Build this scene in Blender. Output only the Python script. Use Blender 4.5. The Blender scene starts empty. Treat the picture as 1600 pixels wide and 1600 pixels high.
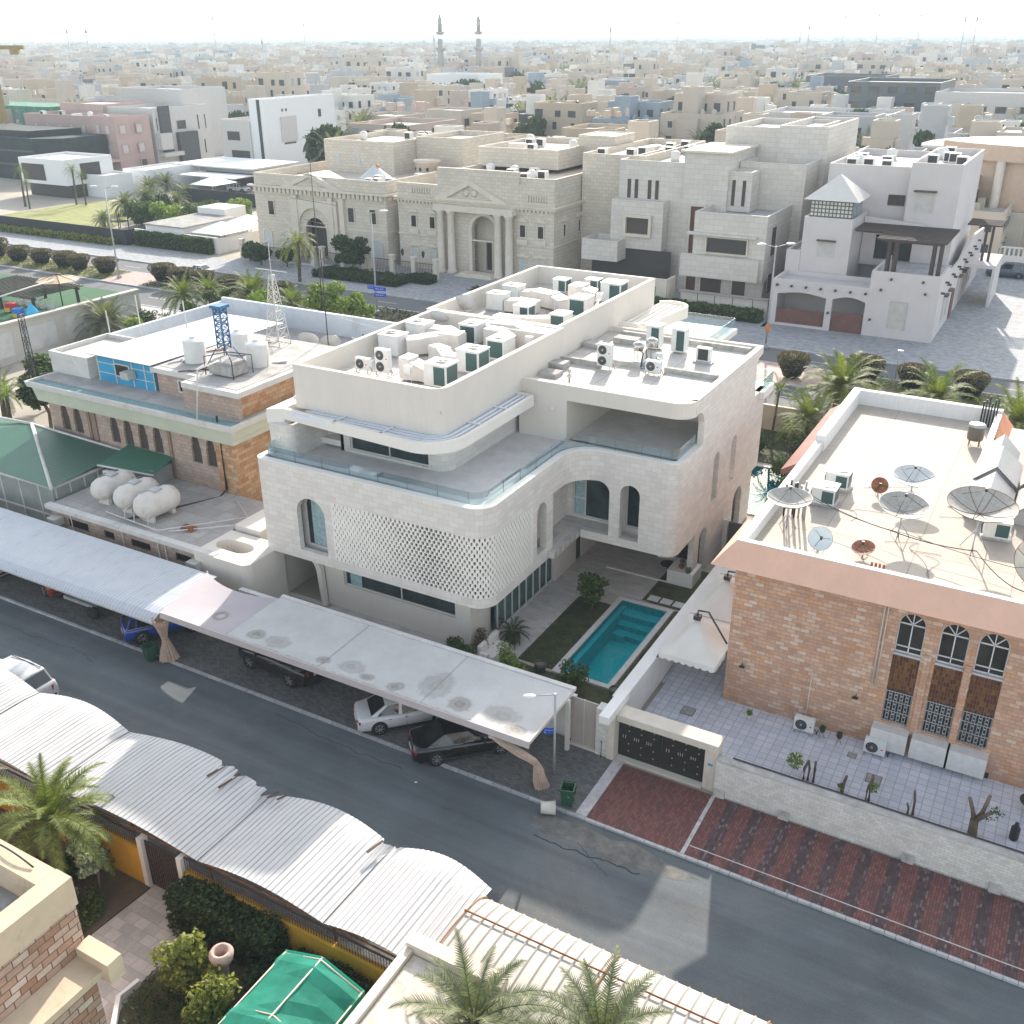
import bpy, bmesh, math, random
from mathutils import Vector, Matrix
from mathutils.geometry import tessellate_polygon
R=math.radians; PI=math.pi; sin=math.sin; cos=math.cos
rnd=random.Random(7)
S=bpy.context.scene
C=S.collection
# ------------------------------------------------ camera, world, sun, exposure
cam=bpy.data.objects.new('camera',bpy.data.cameras.new('camera')); C.objects.link(cam); S.camera=cam
cam.data.sensor_width=36; cam.data.lens=36*1567.5/1600; cam.data.clip_end=20000; cam.data.clip_start=.5
def _cam():
    p,r,y=R(25.45),R(.333),R(29.56)
    f=Vector((-sin(y)*cos(p),cos(y)*cos(p),-sin(p))); rt=Vector((cos(y),sin(y),0)); dn=f.cross(rt)
    x=cos(r)*rt+sin(r)*dn; d=cos(r)*dn-sin(r)*rt
    m=Matrix((x,-d,-f)).transposed().to_4x4(); m.translation=Vector((0,0,30)); cam.matrix_world=m
_cam()
HAZE=.00031
SUN_EL=26.0; SUN_AZ=-16.6        # azimuth from +Y towards -X
W=bpy.data.worlds.new('World'); S.world=W; W.use_nodes=True
nt=W.node_tree; sk=nt.nodes.new('ShaderNodeTexSky'); sk.sky_type='NISHITA'; sk.sun_disc=False
sk.sun_elevation=R(SUN_EL); sk.sun_rotation=R(SUN_AZ); sk.air_density=1.0; sk.dust_density=1.5; sk.ozone_density=1.0
bg=nt.nodes['Background']; hs=nt.nodes.new('ShaderNodeHueSaturation'); hs.inputs['Saturation'].default_value=.5; nt.links.new(sk.outputs[0],hs.inputs['Color']); wt=nt.nodes.new('ShaderNodeMix'); wt.data_type='RGBA'; wt.blend_type='MULTIPLY'; wt.inputs[0].default_value=1; wt.inputs[7].default_value=(1.02,1,.95,1); nt.links.new(hs.outputs[0],wt.inputs[6]); nt.links.new(wt.outputs[2],bg.inputs[0]); bg.inputs[1].default_value=.13
sl=bpy.data.lights.new('sun','SUN'); sl.energy=2.6; sl.angle=R(.6); sl.color=(1,.91,.80)
so=bpy.data.objects.new('sun',sl); C.objects.link(so)
_d=Vector((sin(R(SUN_AZ))*cos(R(SUN_EL)),cos(R(SUN_AZ))*cos(R(SUN_EL)),sin(R(SUN_EL))))
so.rotation_euler=_d.to_track_quat('Z','Y').to_euler()
S.view_settings.view_transform='Standard'; S.view_settings.look='None'; S.view_settings.exposure=1.62; S.view_settings.gamma=1
S.render.engine='CYCLES'; S.cycles.max_bounces=7; S.cycles.diffuse_bounces=4; S.cycles.volume_bounces=1; S.cycles.transparent_max_bounces=12
S.cycles.use_adaptive_sampling=True

# ------------------------------------------------ materials
MC={}
def new(name):
    m=bpy.data.materials.new(name); m.use_nodes=True; n=m.node_tree.nodes; b=n['Principled BSDF']; return m,m.node_tree,b
def ramp(t,fac,stops,mode='LINEAR'):
    r=t.nodes.new('ShaderNodeValToRGB'); e=r.color_ramp.elements; r.color_ramp.interpolation=mode
    while len(e)<len(stops): e.new(.5)
    for q,(p,c) in zip(e,stops): q.position=p; q.color=(*c,1) if len(c)==3 else c
    t.links.new(fac,r.inputs[0]); return r.outputs[0]
def noise(t,vec,scale,detail=4,rough=.55,dist=0):
    n=t.nodes.new('ShaderNodeTexNoise'); n.inputs['Scale'].default_value=scale; n.inputs['Detail'].default_value=detail; n.inputs['Roughness'].default_value=rough; n.inputs['Distortion'].default_value=dist
    t.links.new(vec,n.inputs['Vector']); return n.outputs['Fac']
def mixc(t,fac,a,b,mode='MIX'):
    m=t.nodes.new('ShaderNodeMix'); m.data_type='RGBA'; m.blend_type=mode
    for s,v in ((m.inputs[0],fac),(m.inputs[6],a),(m.inputs[7],b)):
        if isinstance(v,(int,float)): s.default_value=v
        elif isinstance(v,tuple): s.default_value=(*v,1)
        else: t.links.new(v,s)
    return m.outputs[2]
def math_(t,op,a,b=0.):
    m=t.nodes.new('ShaderNodeMath'); m.operation=op
    for s,v in ((m.inputs[0],a),(m.inputs[1],b)):
        if isinstance(v,(int,float)): s.default_value=v
        else: t.links.new(v,s)
    return m.outputs[0]
def coord(t,wall=False,rot=0):
    c=t.nodes.new('ShaderNodeTexCoord').outputs['Object']
    if not wall:
        if rot:
            m=t.nodes.new('ShaderNodeMapping'); m.inputs['Rotation'].default_value=(0,0,rot); t.links.new(c,m.inputs[0]); c=m.outputs[0]
        return c
    s=t.nodes.new('ShaderNodeSeparateXYZ'); t.links.new(c,s.inputs[0]); a=math_(t,'ADD',s.outputs[0],s.outputs[1])
    k=t.nodes.new('ShaderNodeCombineXYZ'); t.links.new(a,k.inputs[0]); t.links.new(s.outputs[2],k.inputs[1]); t.links.new(s.outputs[0],k.inputs[2]); return k.outputs[0]
def bump(t,b,h,st=.3,dist=.02):
    n=t.nodes.new('ShaderNodeBump'); n.inputs['Strength'].default_value=st; n.inputs['Distance'].default_value=dist
    t.links.new(h,n.inputs['Height']); t.links.new(n.outputs[0],b.inputs['Normal'])
def plain(name,col,rough=.6,metal=0,var=.12,scale=1.5,bmp=.15,dirt=0,dirtcol=(.12,.1,.08),streak=0):
    if name in MC: return MC[name]
    m,t,b=new(name); v=coord(t)
    f=noise(t,v,scale,5,.6); lo=tuple(c*(1-var) for c in col); hi=tuple(min(1,c*(1+var)) for c in col)
    c=ramp(t,f,[(.3,lo),(.7,hi)])
    if dirt:
        g=noise(t,v,scale*.45,6,.72,.6); g=ramp(t,g,[(.62-dirt*.25,(0,0,0)),(.85-dirt*.15,(1,1,1))]); c=mixc(t,g,c,dirtcol)
    if streak:
        mp=t.nodes.new('ShaderNodeMapping'); mp.inputs['Scale'].default_value=(5,5,.35); t.links.new(v,mp.inputs[0])
        g=noise(t,mp.outputs[0],1.2,5,.7); g=ramp(t,g,[(.5,(0,0,0)),(.8,(streak,)*3)]); c=mixc(t,g,c,dirtcol)
    t.links.new(c,b.inputs['Base Color']); b.inputs['Roughness'].default_value=rough; b.inputs['Metallic'].default_value=metal
    if bmp: bump(t,b,noise(t,v,scale*12,4),bmp,.02)
    MC[name]=m; return m
def brick(name,cols,mortar,bw,bh,ms=.01,wall=True,rough=.8,offset=.5,var=.1,bmp=.4,rot=0,dirt=0,bias=0,squash=1,dirtcol=(.1,.085,.07),nscale=1.2):
    if name in MC: return MC[name]
    m,t,b=new(name); v=coord(t,wall,rot)
    k=t.nodes.new('ShaderNodeTexBrick'); k.offset=offset; k.squash=squash
    k.inputs['Scale'].default_value=1; k.inputs['Brick Width'].default_value=bw; k.inputs['Row Height'].default_value=bh; k.inputs['Mortar Size'].default_value=ms
    k.inputs['Mortar Smooth'].default_value=.1; k.inputs['Bias'].default_value=bias
    k.inputs['Color1'].default_value=(0,0,0,1); k.inputs['Color2'].default_value=(1,1,1,1); k.inputs['Mortar'].default_value=(.5,.5,.5,1)
    t.links.new(v,k.inputs['Vector'])
    n=len(cols); c=ramp(t,k.outputs['Color'],[((i+.5)/n if n>1 else 0,q) for i,q in enumerate(cols)])
    f=noise(t,v,nscale,6,.65); c=mixc(t,1,c,ramp(t,f,[(.25,(1-var*1.6,)*3),(.75,(1+var,)*3)]),'MULTIPLY')
    f2=noise(t,v,nscale*9,4,.7); c=mixc(t,1,c,ramp(t,f2,[(.3,(1-var,)*3),(.7,(1+var*.6,)*3)]),'MULTIPLY')
    c=mixc(t,k.outputs['Fac'],c,mortar)
    if dirt:
        g=noise(t,v,.35,6,.75,.8); g=ramp(t,g,[(.66-dirt*.3,(0,0,0)),(.9-dirt*.2,(.8,.8,.8))]); c=mixc(t,g,c,dirtcol)
    t.links.new(c,b.inputs['Base Color']); b.inputs['Roughness'].default_value=rough
    if bmp: bump(t,b,math_(t,'SUBTRACT',math_(t,'MULTIPLY',f2,.5),k.outputs['Fac']),bmp,.015)
    MC[name]=m; return m
def glassy(name,col=(.02,.03,.032),rough=.06,spec=.6):
    if name in MC: return MC[name]
    m,t,b=new(name); v=coord(t); f=noise(t,v,.8,3)
    t.links.new(ramp(t,f,[(.35,col),(.65,tuple(c*1.9+.005 for c in col))]),b.inputs['Base Color']); b.inputs['Roughness'].default_value=rough; b.inputs['Specular IOR Level'].default_value=spec
    MC[name]=m; return m
def clear(name,tint,alpha):
    m,t,b=new(name); g=t.nodes.new('ShaderNodeBsdfTransparent'); g.inputs[0].default_value=(*tint,1); gl=t.nodes.new('ShaderNodeBsdfGlossy'); gl.inputs['Roughness'].default_value=.03; gl.inputs[0].default_value=(.9,.95,1,1)
    fr=t.nodes.new('ShaderNodeFresnel'); fr.inputs[0].default_value=1.45; mx=t.nodes.new('ShaderNodeMixShader')
    t.links.new(math_(t,'MINIMUM',math_(t,'ADD',fr.outputs[0],alpha),.6),mx.inputs[0]); t.links.new(g.outputs[0],mx.inputs[1]); t.links.new(gl.outputs[0],mx.inputs[2]); t.links.new(mx.outputs[0],t.nodes['Material Output'].inputs[0]); MC[name]=m; return m
def corrug(name,col,period,axis=0,dark=.35,dirt=0,dirtcol=(.1,.09,.08),depth=.03,width=.12,var=.08):
    "ribbed metal sheet: thin dark seams every period metres along the axis"
    if name in MC: return MC[name]
    m,t,b=new(name); v=coord(t); s=t.nodes.new('ShaderNodeSeparateXYZ'); t.links.new(v,s.inputs[0])
    f=math_(t,'FRACT',math_(t,'DIVIDE',s.outputs[axis],period)); tri=math_(t,'ABSOLUTE',math_(t,'SUBTRACT',f,.5))
    seam=ramp(t,tri,[(0,(1,1,1)),(width,(0,0,0))]); n=noise(t,v,.9,6,.7); c=ramp(t,n,[(.3,tuple(q*(1-var) for q in col)),(.7,tuple(min(1,q*(1+var)) for q in col))])
    c=mixc(t,math_(t,'MULTIPLY',seam,1-dark),c,tuple(q*dark for q in col))
    if dirt:
        mp=t.nodes.new('ShaderNodeMapping'); mp.inputs['Scale'].default_value=(3,.35,1) if axis==0 else (.35,3,1); t.links.new(v,mp.inputs[0])
        g=noise(t,mp.outputs[0],1.3,7,.75); g=ramp(t,g,[(.66-dirt*.3,(0,0,0)),(.84-dirt*.1,(.85,)*3)]); c=mixc(t,g,c,dirtcol)
    t.links.new(c,b.inputs['Base Color']); b.inputs['Roughness'].default_value=.45; b.inputs['Metallic'].default_value=.0
    bump(t,b,math_(t,'SUBTRACT',1,seam),.5,depth); MC[name]=m; return m
def leafm(name,cols,trans=.25):
    if name in MC: return MC[name]
    m,t,b=new(name); v=coord(t); f=noise(t,v,3.1,3,.7); gi=t.nodes.new('ShaderNodeNewGeometry')
    f=math_(t,'MULTIPLY_ADD' if 0 else 'ADD',math_(t,'MULTIPLY',f,.65),math_(t,'MULTIPLY',gi.outputs['Random Per Island'],.35))
    n=len(cols); c=ramp(t,f,[(.25+.5*i/(n-1),q) for i,q in enumerate(cols)])
    t.links.new(c,b.inputs['Base Color']); b.inputs['Roughness'].default_value=.65; b.inputs['Specular IOR Level'].default_value=.3
    tr=t.nodes.new('ShaderNodeBsdfTranslucent'); t.links.new(mixc(t,1,c,(1.2,1.3,.5),'MULTIPLY'),tr.inputs[0]); mx=t.nodes.new('ShaderNodeMixShader'); mx.inputs[0].default_value=trans
    t.links.new(b.outputs[0],mx.inputs[1]); t.links.new(tr.outputs[0],mx.inputs[2]); t.links.new(mx.outputs[0],t.nodes['Material Output'].inputs[0]); MC[name]=m; return m

# ------------------------------------------------ mesh builder
FY=lambda x0,y,z0=0:(Vector((x0,y,z0)),Vector((1,0,0)),Vector((0,0,1)),Vector((0,1,0)))     # facade facing -Y, u=+X, depth=+Y
FX=lambda x,y0,z0=0:(Vector((x,y0,z0)),Vector((0,1,0)),Vector((0,0,1)),Vector((-1,0,0)))    # facade facing +X, u=+Y, depth=-X
def arch(u0,u1,v0,v1,n=10,r=None):
    h=(u1-u0)/2; r=h if r is None else r
    p=[(u0,v0),(u1,v0)]
    for i in range(n+1): a=PI/2*i/n; p.append((u1-r+r*cos(a),v1-r+r*sin(a)))
    for i in range(n+1):
        a=PI/2+PI/2*i/n; q=(u0+r+r*cos(a),v1-r+r*sin(a))
        if i or abs(u1-u0-2*r)>1e-4: p.append(q)
    return p
def parch(u0,u1,v0,v1,n=6):
    "pointed horseshoe-like arch"
    m=(u0+u1)/2; w=u1-u0; s=v1-w*.75; p=[(u0,v0),(u1,v0),(u1,s-w*.2),(u1-w*.08,s-w*.15),(u1-w*.08,s)]
    for i in range(1,n): a=i/n; p.append((u1-w*.08-(w*.42)*(1-math.sqrt(1-a*a)),s+(v1-s)*a))
    p.append((m,v1)); q=[(2*m-x,y) for x,y in p[2:-1]]; return p+q[::-1]
def rect(u0,u1,v0,v1): return [(u0,v0),(u1,v0),(u1,v1),(u0,v1)]
class MB:
    def __init__(s): s.v=[]; s.f=[]; s.m=[]; s.sm=[]
    def add(s,vs,fs,mi=0,sm=False):
        o=len(s.v); s.v+=[tuple(p) for p in vs]
        for f in fs: s.f.append(tuple(i+o for i in f)); s.m.append(mi); s.sm.append(sm)
        return s
    def box(s,x0,x1,y0,y1,z0,z1,mi=0):
        return s.add([(x,y,z) for z in (z0,z1) for y in (y0,y1) for x in (x0,x1)],[(0,2,3,1),(4,5,7,6),(0,1,5,4),(2,6,7,3),(0,4,6,2),(1,3,7,5)],mi)
    def obox(s,c,sx,sy,sz,rz=0,mi=0,rx=0,ry=0):
        M=Matrix.Translation(Vector(c))@Matrix.Rotation(rz,4,'Z')@Matrix.Rotation(ry,4,'Y')@Matrix.Rotation(rx,4,'X')
        return s.add([M@Vector((x*sx/2,y*sy/2,z*sz/2)) for z in (-1,1) for y in (-1,1) for x in (-1,1)],[(0,2,3,1),(4,5,7,6),(0,1,5,4),(2,6,7,3),(0,4,6,2),(1,3,7,5)],mi)
    def tube(s,pts,r,n=6,mi=0,sm=True,r2=None):
        pts=[Vector(p) for p in pts]; o=len(s.v); L=len(pts)
        for i,p in enumerate(pts):
            d=(pts[min(i+1,L-1)]-pts[max(i-1,0)]).normalized(); a=d.cross(Vector((0,0,1)))
            if a.length<1e-3: a=Vector((1,0,0))
            a.normalize(); b=d.cross(a); rr=r if r2 is None else r+(r2-r)*i/(L-1)
            for k in range(n): t=2*PI*k/n; s.v.append(tuple(p+a*rr*cos(t)+b*rr*sin(t)))
        fs=[(i*n+k,i*n+(k+1)%n,(i+1)*n+(k+1)%n,(i+1)*n+k) for i in range(L-1) for k in range(n)]
        for f in fs: s.f.append(tuple(i+o for i in f)); s.m.append(mi); s.sm.append(sm)
        for e in ((0,),(L-1,)): s.f.append(tuple(o+e[0]*n+k for k in range(n))); s.m.append(mi); s.sm.append(False)
        return s
    def lathe(s,c,prof,n=20,mi=0,sm=True,axis='Z',cap=True):
        o=len(s.v); c=Vector(c)
        for r,z in prof:
            for k in range(n):
                t=2*PI*k/n; p=(r*cos(t),r*sin(t),z)
                if axis=='X': p=(p[2],p[0],p[1])
                if axis=='Y': p=(p[1],p[2],p[0])
                s.v.append(tuple(c+Vector(p)))
        for i in range(len(prof)-1):
            for k in range(n): s.f.append((o+i*n+k,o+i*n+(k+1)%n,o+(i+1)*n+(k+1)%n,o+(i+1)*n+k)); s.m.append(mi); s.sm.append(sm)
        if cap:
            for i in (0,len(prof)-1):
                if prof[i][0]>1e-3: s.f.append(tuple(o+i*n+k for k in range(n))); s.m.append(mi); s.sm.append(False)
        return s
    def prism(s,poly,z0,z1,mi=0,mt=None):
        n=len(poly); o=[(x,y,z0) for x,y in poly]+[(x,y,z1) for x,y in poly]
        s.add(o,[(i,(i+1)%n,n+(i+1)%n,n+i) for i in range(n)],mi)
        tr=tessellate_polygon([[Vector((x,y,0)) for x,y in poly]])
        s.add(o,[tuple(t) for t in tr],mi); s.add(o,[tuple(i+n for i in t) for t in tr],mi if mt is None else mt); return s
    def slab(s,outl,holes,th,fr,mi=0,mh=None,back=True):
        O,U,V,Wd=fr; P=lambda u,v,w:O+U*u+V*v+Wd*w; loops=[outl]+list(holes)
        flat=[p for l in loops for p in l]
        if holes: tr=tessellate_polygon([[Vector((a,b,0)) for a,b in l] for l in loops])
        elif len(outl)<=4: tr=[tuple(range(len(outl)))]
        else: tr=tessellate_polygon([[Vector((a,b,0)) for a,b in outl]])
        s.add([P(a,b,0) for a,b in flat],[tuple(t) for t in tr],mi)
        if back: s.add([P(a,b,th) for a,b in flat],[tuple(t) for t in tr],mi)
        for li,l in enumerate(loops):
            n=len(l); s.add([P(a,b,0) for a,b in l]+[P(a,b,th) for a,b in l],[(i,(i+1)%n,n+(i+1)%n,n+i) for i in range(n)],mi if (li==0 or mh is None) else mh)
        return s
    def frame(s,outl,w,th,fr,mi=0,off=0):
        "a frame of width w following the inside of an outline"
        O,U,V,Wd=fr; O=O+Wd*off; n=len(outl); cx=sum(p[0] for p in outl)/n; inn=[]
        for i in range(n):
            a=Vector(outl[i-1]);b=Vector(outl[i]);c=Vector(outl[(i+1)%n]); d1=(b-a);d2=(c-b)
            if d1.length<1e-6 or d2.length<1e-6: inn.append(outl[i]); continue
            d1.normalize(); d2.normalize(); n1=Vector((-d1.y,d1.x));n2=Vector((-d2.y,d2.x)); m=(n1+n2)
            if m.length<.2: m=n1
            m.normalize(); k=w/max(.4,m.dot(n1)); inn.append((b.x+m.x*k,b.y+m.y*k))
        return s.slab(outl,[inn],th,(O,U,V,Wd),mi)
    def arcwall(s,cx,cy,r,a0,a1,z0,z1,th,n=8,mi=0):
        "curved wall, outer radius r, thickness th inwards (negative th = concave)"
        vs=[];
        for i in range(n+1):
            a=a0+(a1-a0)*i/n
            for rr in (r,r-th):
                for z in (z0,z1): vs.append((cx+rr*cos(a),cy+rr*sin(a),z))
        fs=[]
        for i in range(n):
            b=i*4; c=b+4; fs+=[(b,c,c+1,b+1),(b+2,b+3,c+3,c+2),(b+1,c+1,c+3,b+3),(b,b+2,c+2,c)]
        s.add(vs,fs,mi,False); k=n*4; s.add(vs,[(0,1,3,2),(k,k+2,k+3,k+1)],mi); return s
    def obj(s,name,mats,origin=(0,0,0),parent=None,fix=True,bevel=0):
        me=bpy.data.meshes.new(name); o0=Vector(origin)
        me.from_pydata([Vector(p)-o0 for p in s.v],[],s.f)
        if not isinstance(mats,(list,tuple)): mats=[mats]
        for m in mats: me.materials.append(m)
        me.polygons.foreach_set('material_index',s.m); me.polygons.foreach_set('use_smooth',s.sm); me.update()
        if fix:
            bm=bmesh.new(); bm.from_mesh(me); bmesh.ops.remove_doubles(bm,verts=bm.verts,dist=1e-4); bmesh.ops.recalc_face_normals(bm,faces=bm.faces); bm.to_mesh(me); bm.free()
        ob=bpy.data.objects.new(name,me); C.objects.link(ob); ob.parent=parent
        if parent is None: ob.location=o0
        if bevel:
            b=ob.modifiers.new('bevel','BEVEL'); b.width=bevel; b.segments=2; b.limit_method='ANGLE'; b.angle_limit=R(40)
        return ob
def tag(o,label=None,cat=None,group=None,kind=None):
    if label: o['label']=label
    if cat: o['category']=cat
    if group: o['group']=group
    if kind: o['kind']=kind
    return o
def struct(name,mb,mats,origin=(0,0,0)): return tag(mb.obj(name,mats,origin),kind='structure')
class Thing:
    def __init__(s,name,label,cat,loc=(0,0,0),group=None):
        s.loc=Vector(loc); s.root=bpy.data.objects.new(name,None); C.objects.link(s.root); s.root.location=s.loc; s.root.empty_display_size=.2; tag(s.root,label,cat,group)
    def part(s,name,mb,mats,parent=None,label=None,fix=True,bevel=0):
        o=mb.obj(name,mats,s.loc,parent or s.root,fix,bevel)
        if label: o['label']=label
        return o
    def mesh(s,name,me,parent=None):
        o=bpy.data.objects.new(name,me); C.objects.link(o); o.parent=parent or s.root; return o
    def rot(s,z): s.root.rotation_euler=(0,0,z); return s
def copytree(o,parent=None):
    c=o.copy(); C.objects.link(c); c.parent=parent
    for ch in o.children: copytree(ch,c)
    return c
def dup(T,label,loc,rz=0,group=None,scale=1):
    r=copytree(T.root); r.location=Vector(loc); r.rotation_euler=(0,0,rz)
    if scale!=1: r.scale=(scale,)*3 if isinstance(scale,(int,float)) else scale
    if label: r['label']=label
    if group: r['group']=group
    return r
def single(name,mb,mats,label,cat,loc=(0,0,0),group=None,fix=True,bevel=0):
    return tag(mb.obj(name,mats,loc,None,fix,bevel),label,cat,group)
# ------------------------------------------------ setting
asph=plain('asphalt_old',(.105,.118,.126),.9,var=.16,scale=.3,bmp=.5,dirt=.45,dirtcol=(.165,.16,.15))
asph2=plain('asphalt_main',(.13,.135,.14),.9,var=.12,scale=.3,bmp=.2,dirt=.12,dirtcol=(.19,.18,.16))
dust=plain('sandy_ground',(.40,.36,.30),.95,var=.2,scale=.05,bmp=.2,dirt=.3,dirtcol=(.24,.21,.17))
kerbm=brick('kerb_stone',[(.42,.43,.45),(.5,.5,.5)],(.2,.2,.2),.9,5,.015,wall=False,var=.12,dirt=.3)
pavg=brick('grey_paver',[(.12,.125,.13),(.15,.155,.155),(.18,.178,.17)],(.08,.08,.08),.24,.12,.01,wall=False,var=.22,dirt=.35,dirtcol=(.09,.08,.07))
tilew=brick('yard_tile',[(.58,.60,.68),(.64,.655,.72),(.67,.68,.74)],(.38,.40,.44),.42,.42,.018,wall=False,offset=0,var=.08)
trav=brick('travertine_paving',[(.46,.44,.41),(.52,.49,.46),(.55,.52,.48)],(.36,.34,.32),.6,.3,.006,wall=False,var=.08)
pavb=brick('blue_grey_interlock',[(.30,.31,.33),(.37,.38,.40),(.42,.43,.44)],(.2,.21,.22),.5,.28,.03,wall=False,var=.12)
pavl=brick('pale_footway',[(.42,.41,.42),(.5,.48,.48)],(.3,.3,.3),.8,.8,.02,wall=False,var=.1,offset=0)
pinkp=brick('pink_footway',[(.45,.30,.27),(.52,.38,.34)],(.35,.28,.25),.3,.3,.02,wall=False,var=.1)
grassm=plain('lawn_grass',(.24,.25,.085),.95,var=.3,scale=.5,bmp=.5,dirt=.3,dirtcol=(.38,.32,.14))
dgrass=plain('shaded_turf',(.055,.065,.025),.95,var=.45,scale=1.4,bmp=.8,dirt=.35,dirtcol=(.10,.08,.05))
white=plain('white_paint',(.8,.8,.79),.5,var=.03)
redm,t,b=new('red_paver_stripes'); v=coord(t); MC['redp']=redm
k=t.nodes.new('ShaderNodeTexBrick'); k.inputs['Scale'].default_value=1; k.inputs['Brick Width'].default_value=.22; k.inputs['Row Height'].default_value=.11; k.inputs['Mortar Size'].default_value=.008; k.inputs['Color1'].default_value=(0,0,0,1); k.inputs['Color2'].default_value=(1,1,1,1); k.inputs['Mortar'].default_value=(.5,.5,.5,1)
mp=t.nodes.new('ShaderNodeMapping'); mp.inputs['Rotation'].default_value=(0,0,PI/2); t.links.new(v,mp.inputs[0]); t.links.new(mp.outputs[0],k.inputs['Vector'])
s=t.nodes.new('ShaderNodeSeparateXYZ'); t.links.new(v,s.inputs[0])
f=math_(t,'FRACT',math_(t,'DIVIDE',math_(t,'ADD',s.outputs[0],math_(t,'MULTIPLY',noise(t,v,2.5,5,.8),.25)),1.12)); st=ramp(t,f,[(.5,(0,0,0)),(.56,(1,1,1)),(.96,(1,1,1)),(1,(0,0,0))])
st=mixc(t,math_(t,'GREATER_THAN',s.outputs[0],4.35),0.0,st) if 0 else st
gt=math_(t,'GREATER_THAN',s.outputs[0],4.3)
red=ramp(t,k.outputs['Color'],[(.2,(.15,.055,.048)),(.8,(.22,.085,.072))]); gry=ramp(t,k.outputs['Color'],[(.1,(.035,.033,.036)),(.75,(.06,.055,.06)),(.95,(.17,.15,.15))])
c=mixc(t,math_(t,'MULTIPLY',math_(t,'MULTIPLY',st,gt),.72),red,gry); g=ramp(t,noise(t,v,.9,7,.75,.5),[(.5,(0,0,0)),(.72,(.6,.6,.6))]); c=mixc(t,g,c,(.10,.085,.08)); c=mixc(t,k.outputs['Fac'],c,(.05,.035,.033))
t.links.new(c,b.inputs['Base Color']); b.inputs['Roughness'].default_value=.85; bump(t,b,math_(t,'SUBTRACT',1,k.outputs['Fac']),.4,.01)

POOL=(-19.5,-16.7,39.25,47.45); POOL2=(-18.9,-15.4,62.7,71.0)
def sheet(x0,x1,y0,y1,z,mb=None): mb=mb or MB(); return mb.add([(x0,y0,z),(x1,y0,z),(x1,y1,z),(x0,y1,z)],[(0,1,2,3)])
g=MB(); hole=[[(a,c),(b_,c),(b_,d),(a,d)] for a,b_,c,d in (POOL,POOL2)]
o=[(-160,-60),(60,-60),(60,110),(-160,110)]; fl=o+hole[0]+hole[1]
g.add([(x,y,-.02) for x,y in fl],[tuple(q) for q in tessellate_polygon([[Vector((x,y,0)) for x,y in l] for l in [o]+hole])])
for a in ((-9000,-160,-60,110),(60,9000,-60,110),(-9000,9000,110,16000),(-9000,9000,-400,-60)): sheet(*a,-.02,g)
struct('ground',g,dust)
t=asph.node_tree; b=t.nodes['Principled BSDF']; c0=b.inputs['Base Color'].links[0].from_socket; v=coord(t); mp=t.nodes.new('ShaderNodeMapping'); mp.inputs['Scale'].default_value=(.06,1.1,1); t.links.new(v,mp.inputs[0])
c=mixc(t,1,c0,ramp(t,noise(t,mp.outputs[0],1,5,.6),[(.3,(.80,)*3),(.7,(1.22,)*3)]),'MULTIPLY'); c=mixc(t,1,c,ramp(t,noise(t,v,26,3,.9),[(.3,(.68,)*3),(.7,(1.35,)*3)]),'MULTIPLY')
g=ramp(t,noise(t,v,1.7,8,.8,1.5),[(.62,(0,0,0)),(.70,(.55,)*3)]); c=mixc(t,g,c,(.045,.045,.045)); t.links.new(c,b.inputs['Base Color'])
struct('road',sheet(-130,70,22.4,29.85,.004),asph)
struct('boulevard_road',sheet(-400,140,84.5,103,.004),asph2)
pv=MB().box(-130,-14.0,30.0,34.4,-.02,.1); struct('parking_pavement',pv,pavg)
kb=MB()
x=-130
while x<8: kb.box(x,x+.88,29.85,30.0,-.02,.115+rnd.uniform(-.008,.008)); x+=.9
struct('kerb',kb,kerbm)
struct('driveway_pavement',MB().box(-13.5,8,30.0,33.9,-.02,.1),redm,(-13.5,30,0))
dv=MB().box(-14.0,-13.5,30.0,34.3,-.02,.13).box(-9.3,-9.14,30.0,33.9,.1,.125); dv.box(-9.1,8,30.55,30.6,.1,.108)
struct('driveway_edging',dv,plain('edging_concrete',(.5,.47,.47),.9,var=.2,scale=3,dirt=.3))
struct('courtyard_paving',MB().box(-14.2,8,34.9,40.9,-.02,.06).box(-14.4,-11.2,40.9,63,-.02,.055),tilew)
# garden of the white villa: paving strip, lawn strips, coping
gp=MB()
gp.add([(x,y,.03) for x,y in [(-24.3,35.2),(-21.9,35.2),(-21.9,46.3),(-20.4,47.8),(-18.0,47.95),(-17.1,50.2),(-17.1,63),(-34,63),(-34,38),(-24.3,38)]],[(0,1,2,3,4,5,6,7,8,9)])
struct('garden_paving',gp,trav)
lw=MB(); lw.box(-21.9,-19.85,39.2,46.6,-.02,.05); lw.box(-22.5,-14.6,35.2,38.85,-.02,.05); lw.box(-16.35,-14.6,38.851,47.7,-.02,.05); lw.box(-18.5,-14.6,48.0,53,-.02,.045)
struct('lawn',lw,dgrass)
sst=MB()
for i in range(4): sst.box(-18.25+i*.78,-17.6+i*.78,48.15,48.75,.04,.075)
for i in range(6): sst.box(-21.6+i*1.05,-20.75+i*1.05,35.4,36.0,.05,.08)
struct('stepping_stones',sst,plain('pale_stone',(.6,.59,.57),.8,var=.08,scale=4))
def pool(P,deep,name,cop):
    a,b_,c,d=P; m=MB(); e=.36
    for q in ((a-cop,b_+cop,c-cop,c),(a-cop,b_+cop,d,d+cop),(a-cop,a,c,d),(b_,b_+cop,c,d)): m.box(*q,-.05,.075)
    return m
mos=brick('pool_mosaic',[(.03,.50,.50),(.05,.58,.58),(.07,.64,.64)],(.2,.4,.42),.06,.06,.006,wall=False,offset=0,var=.12,bmp=.1)
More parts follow.
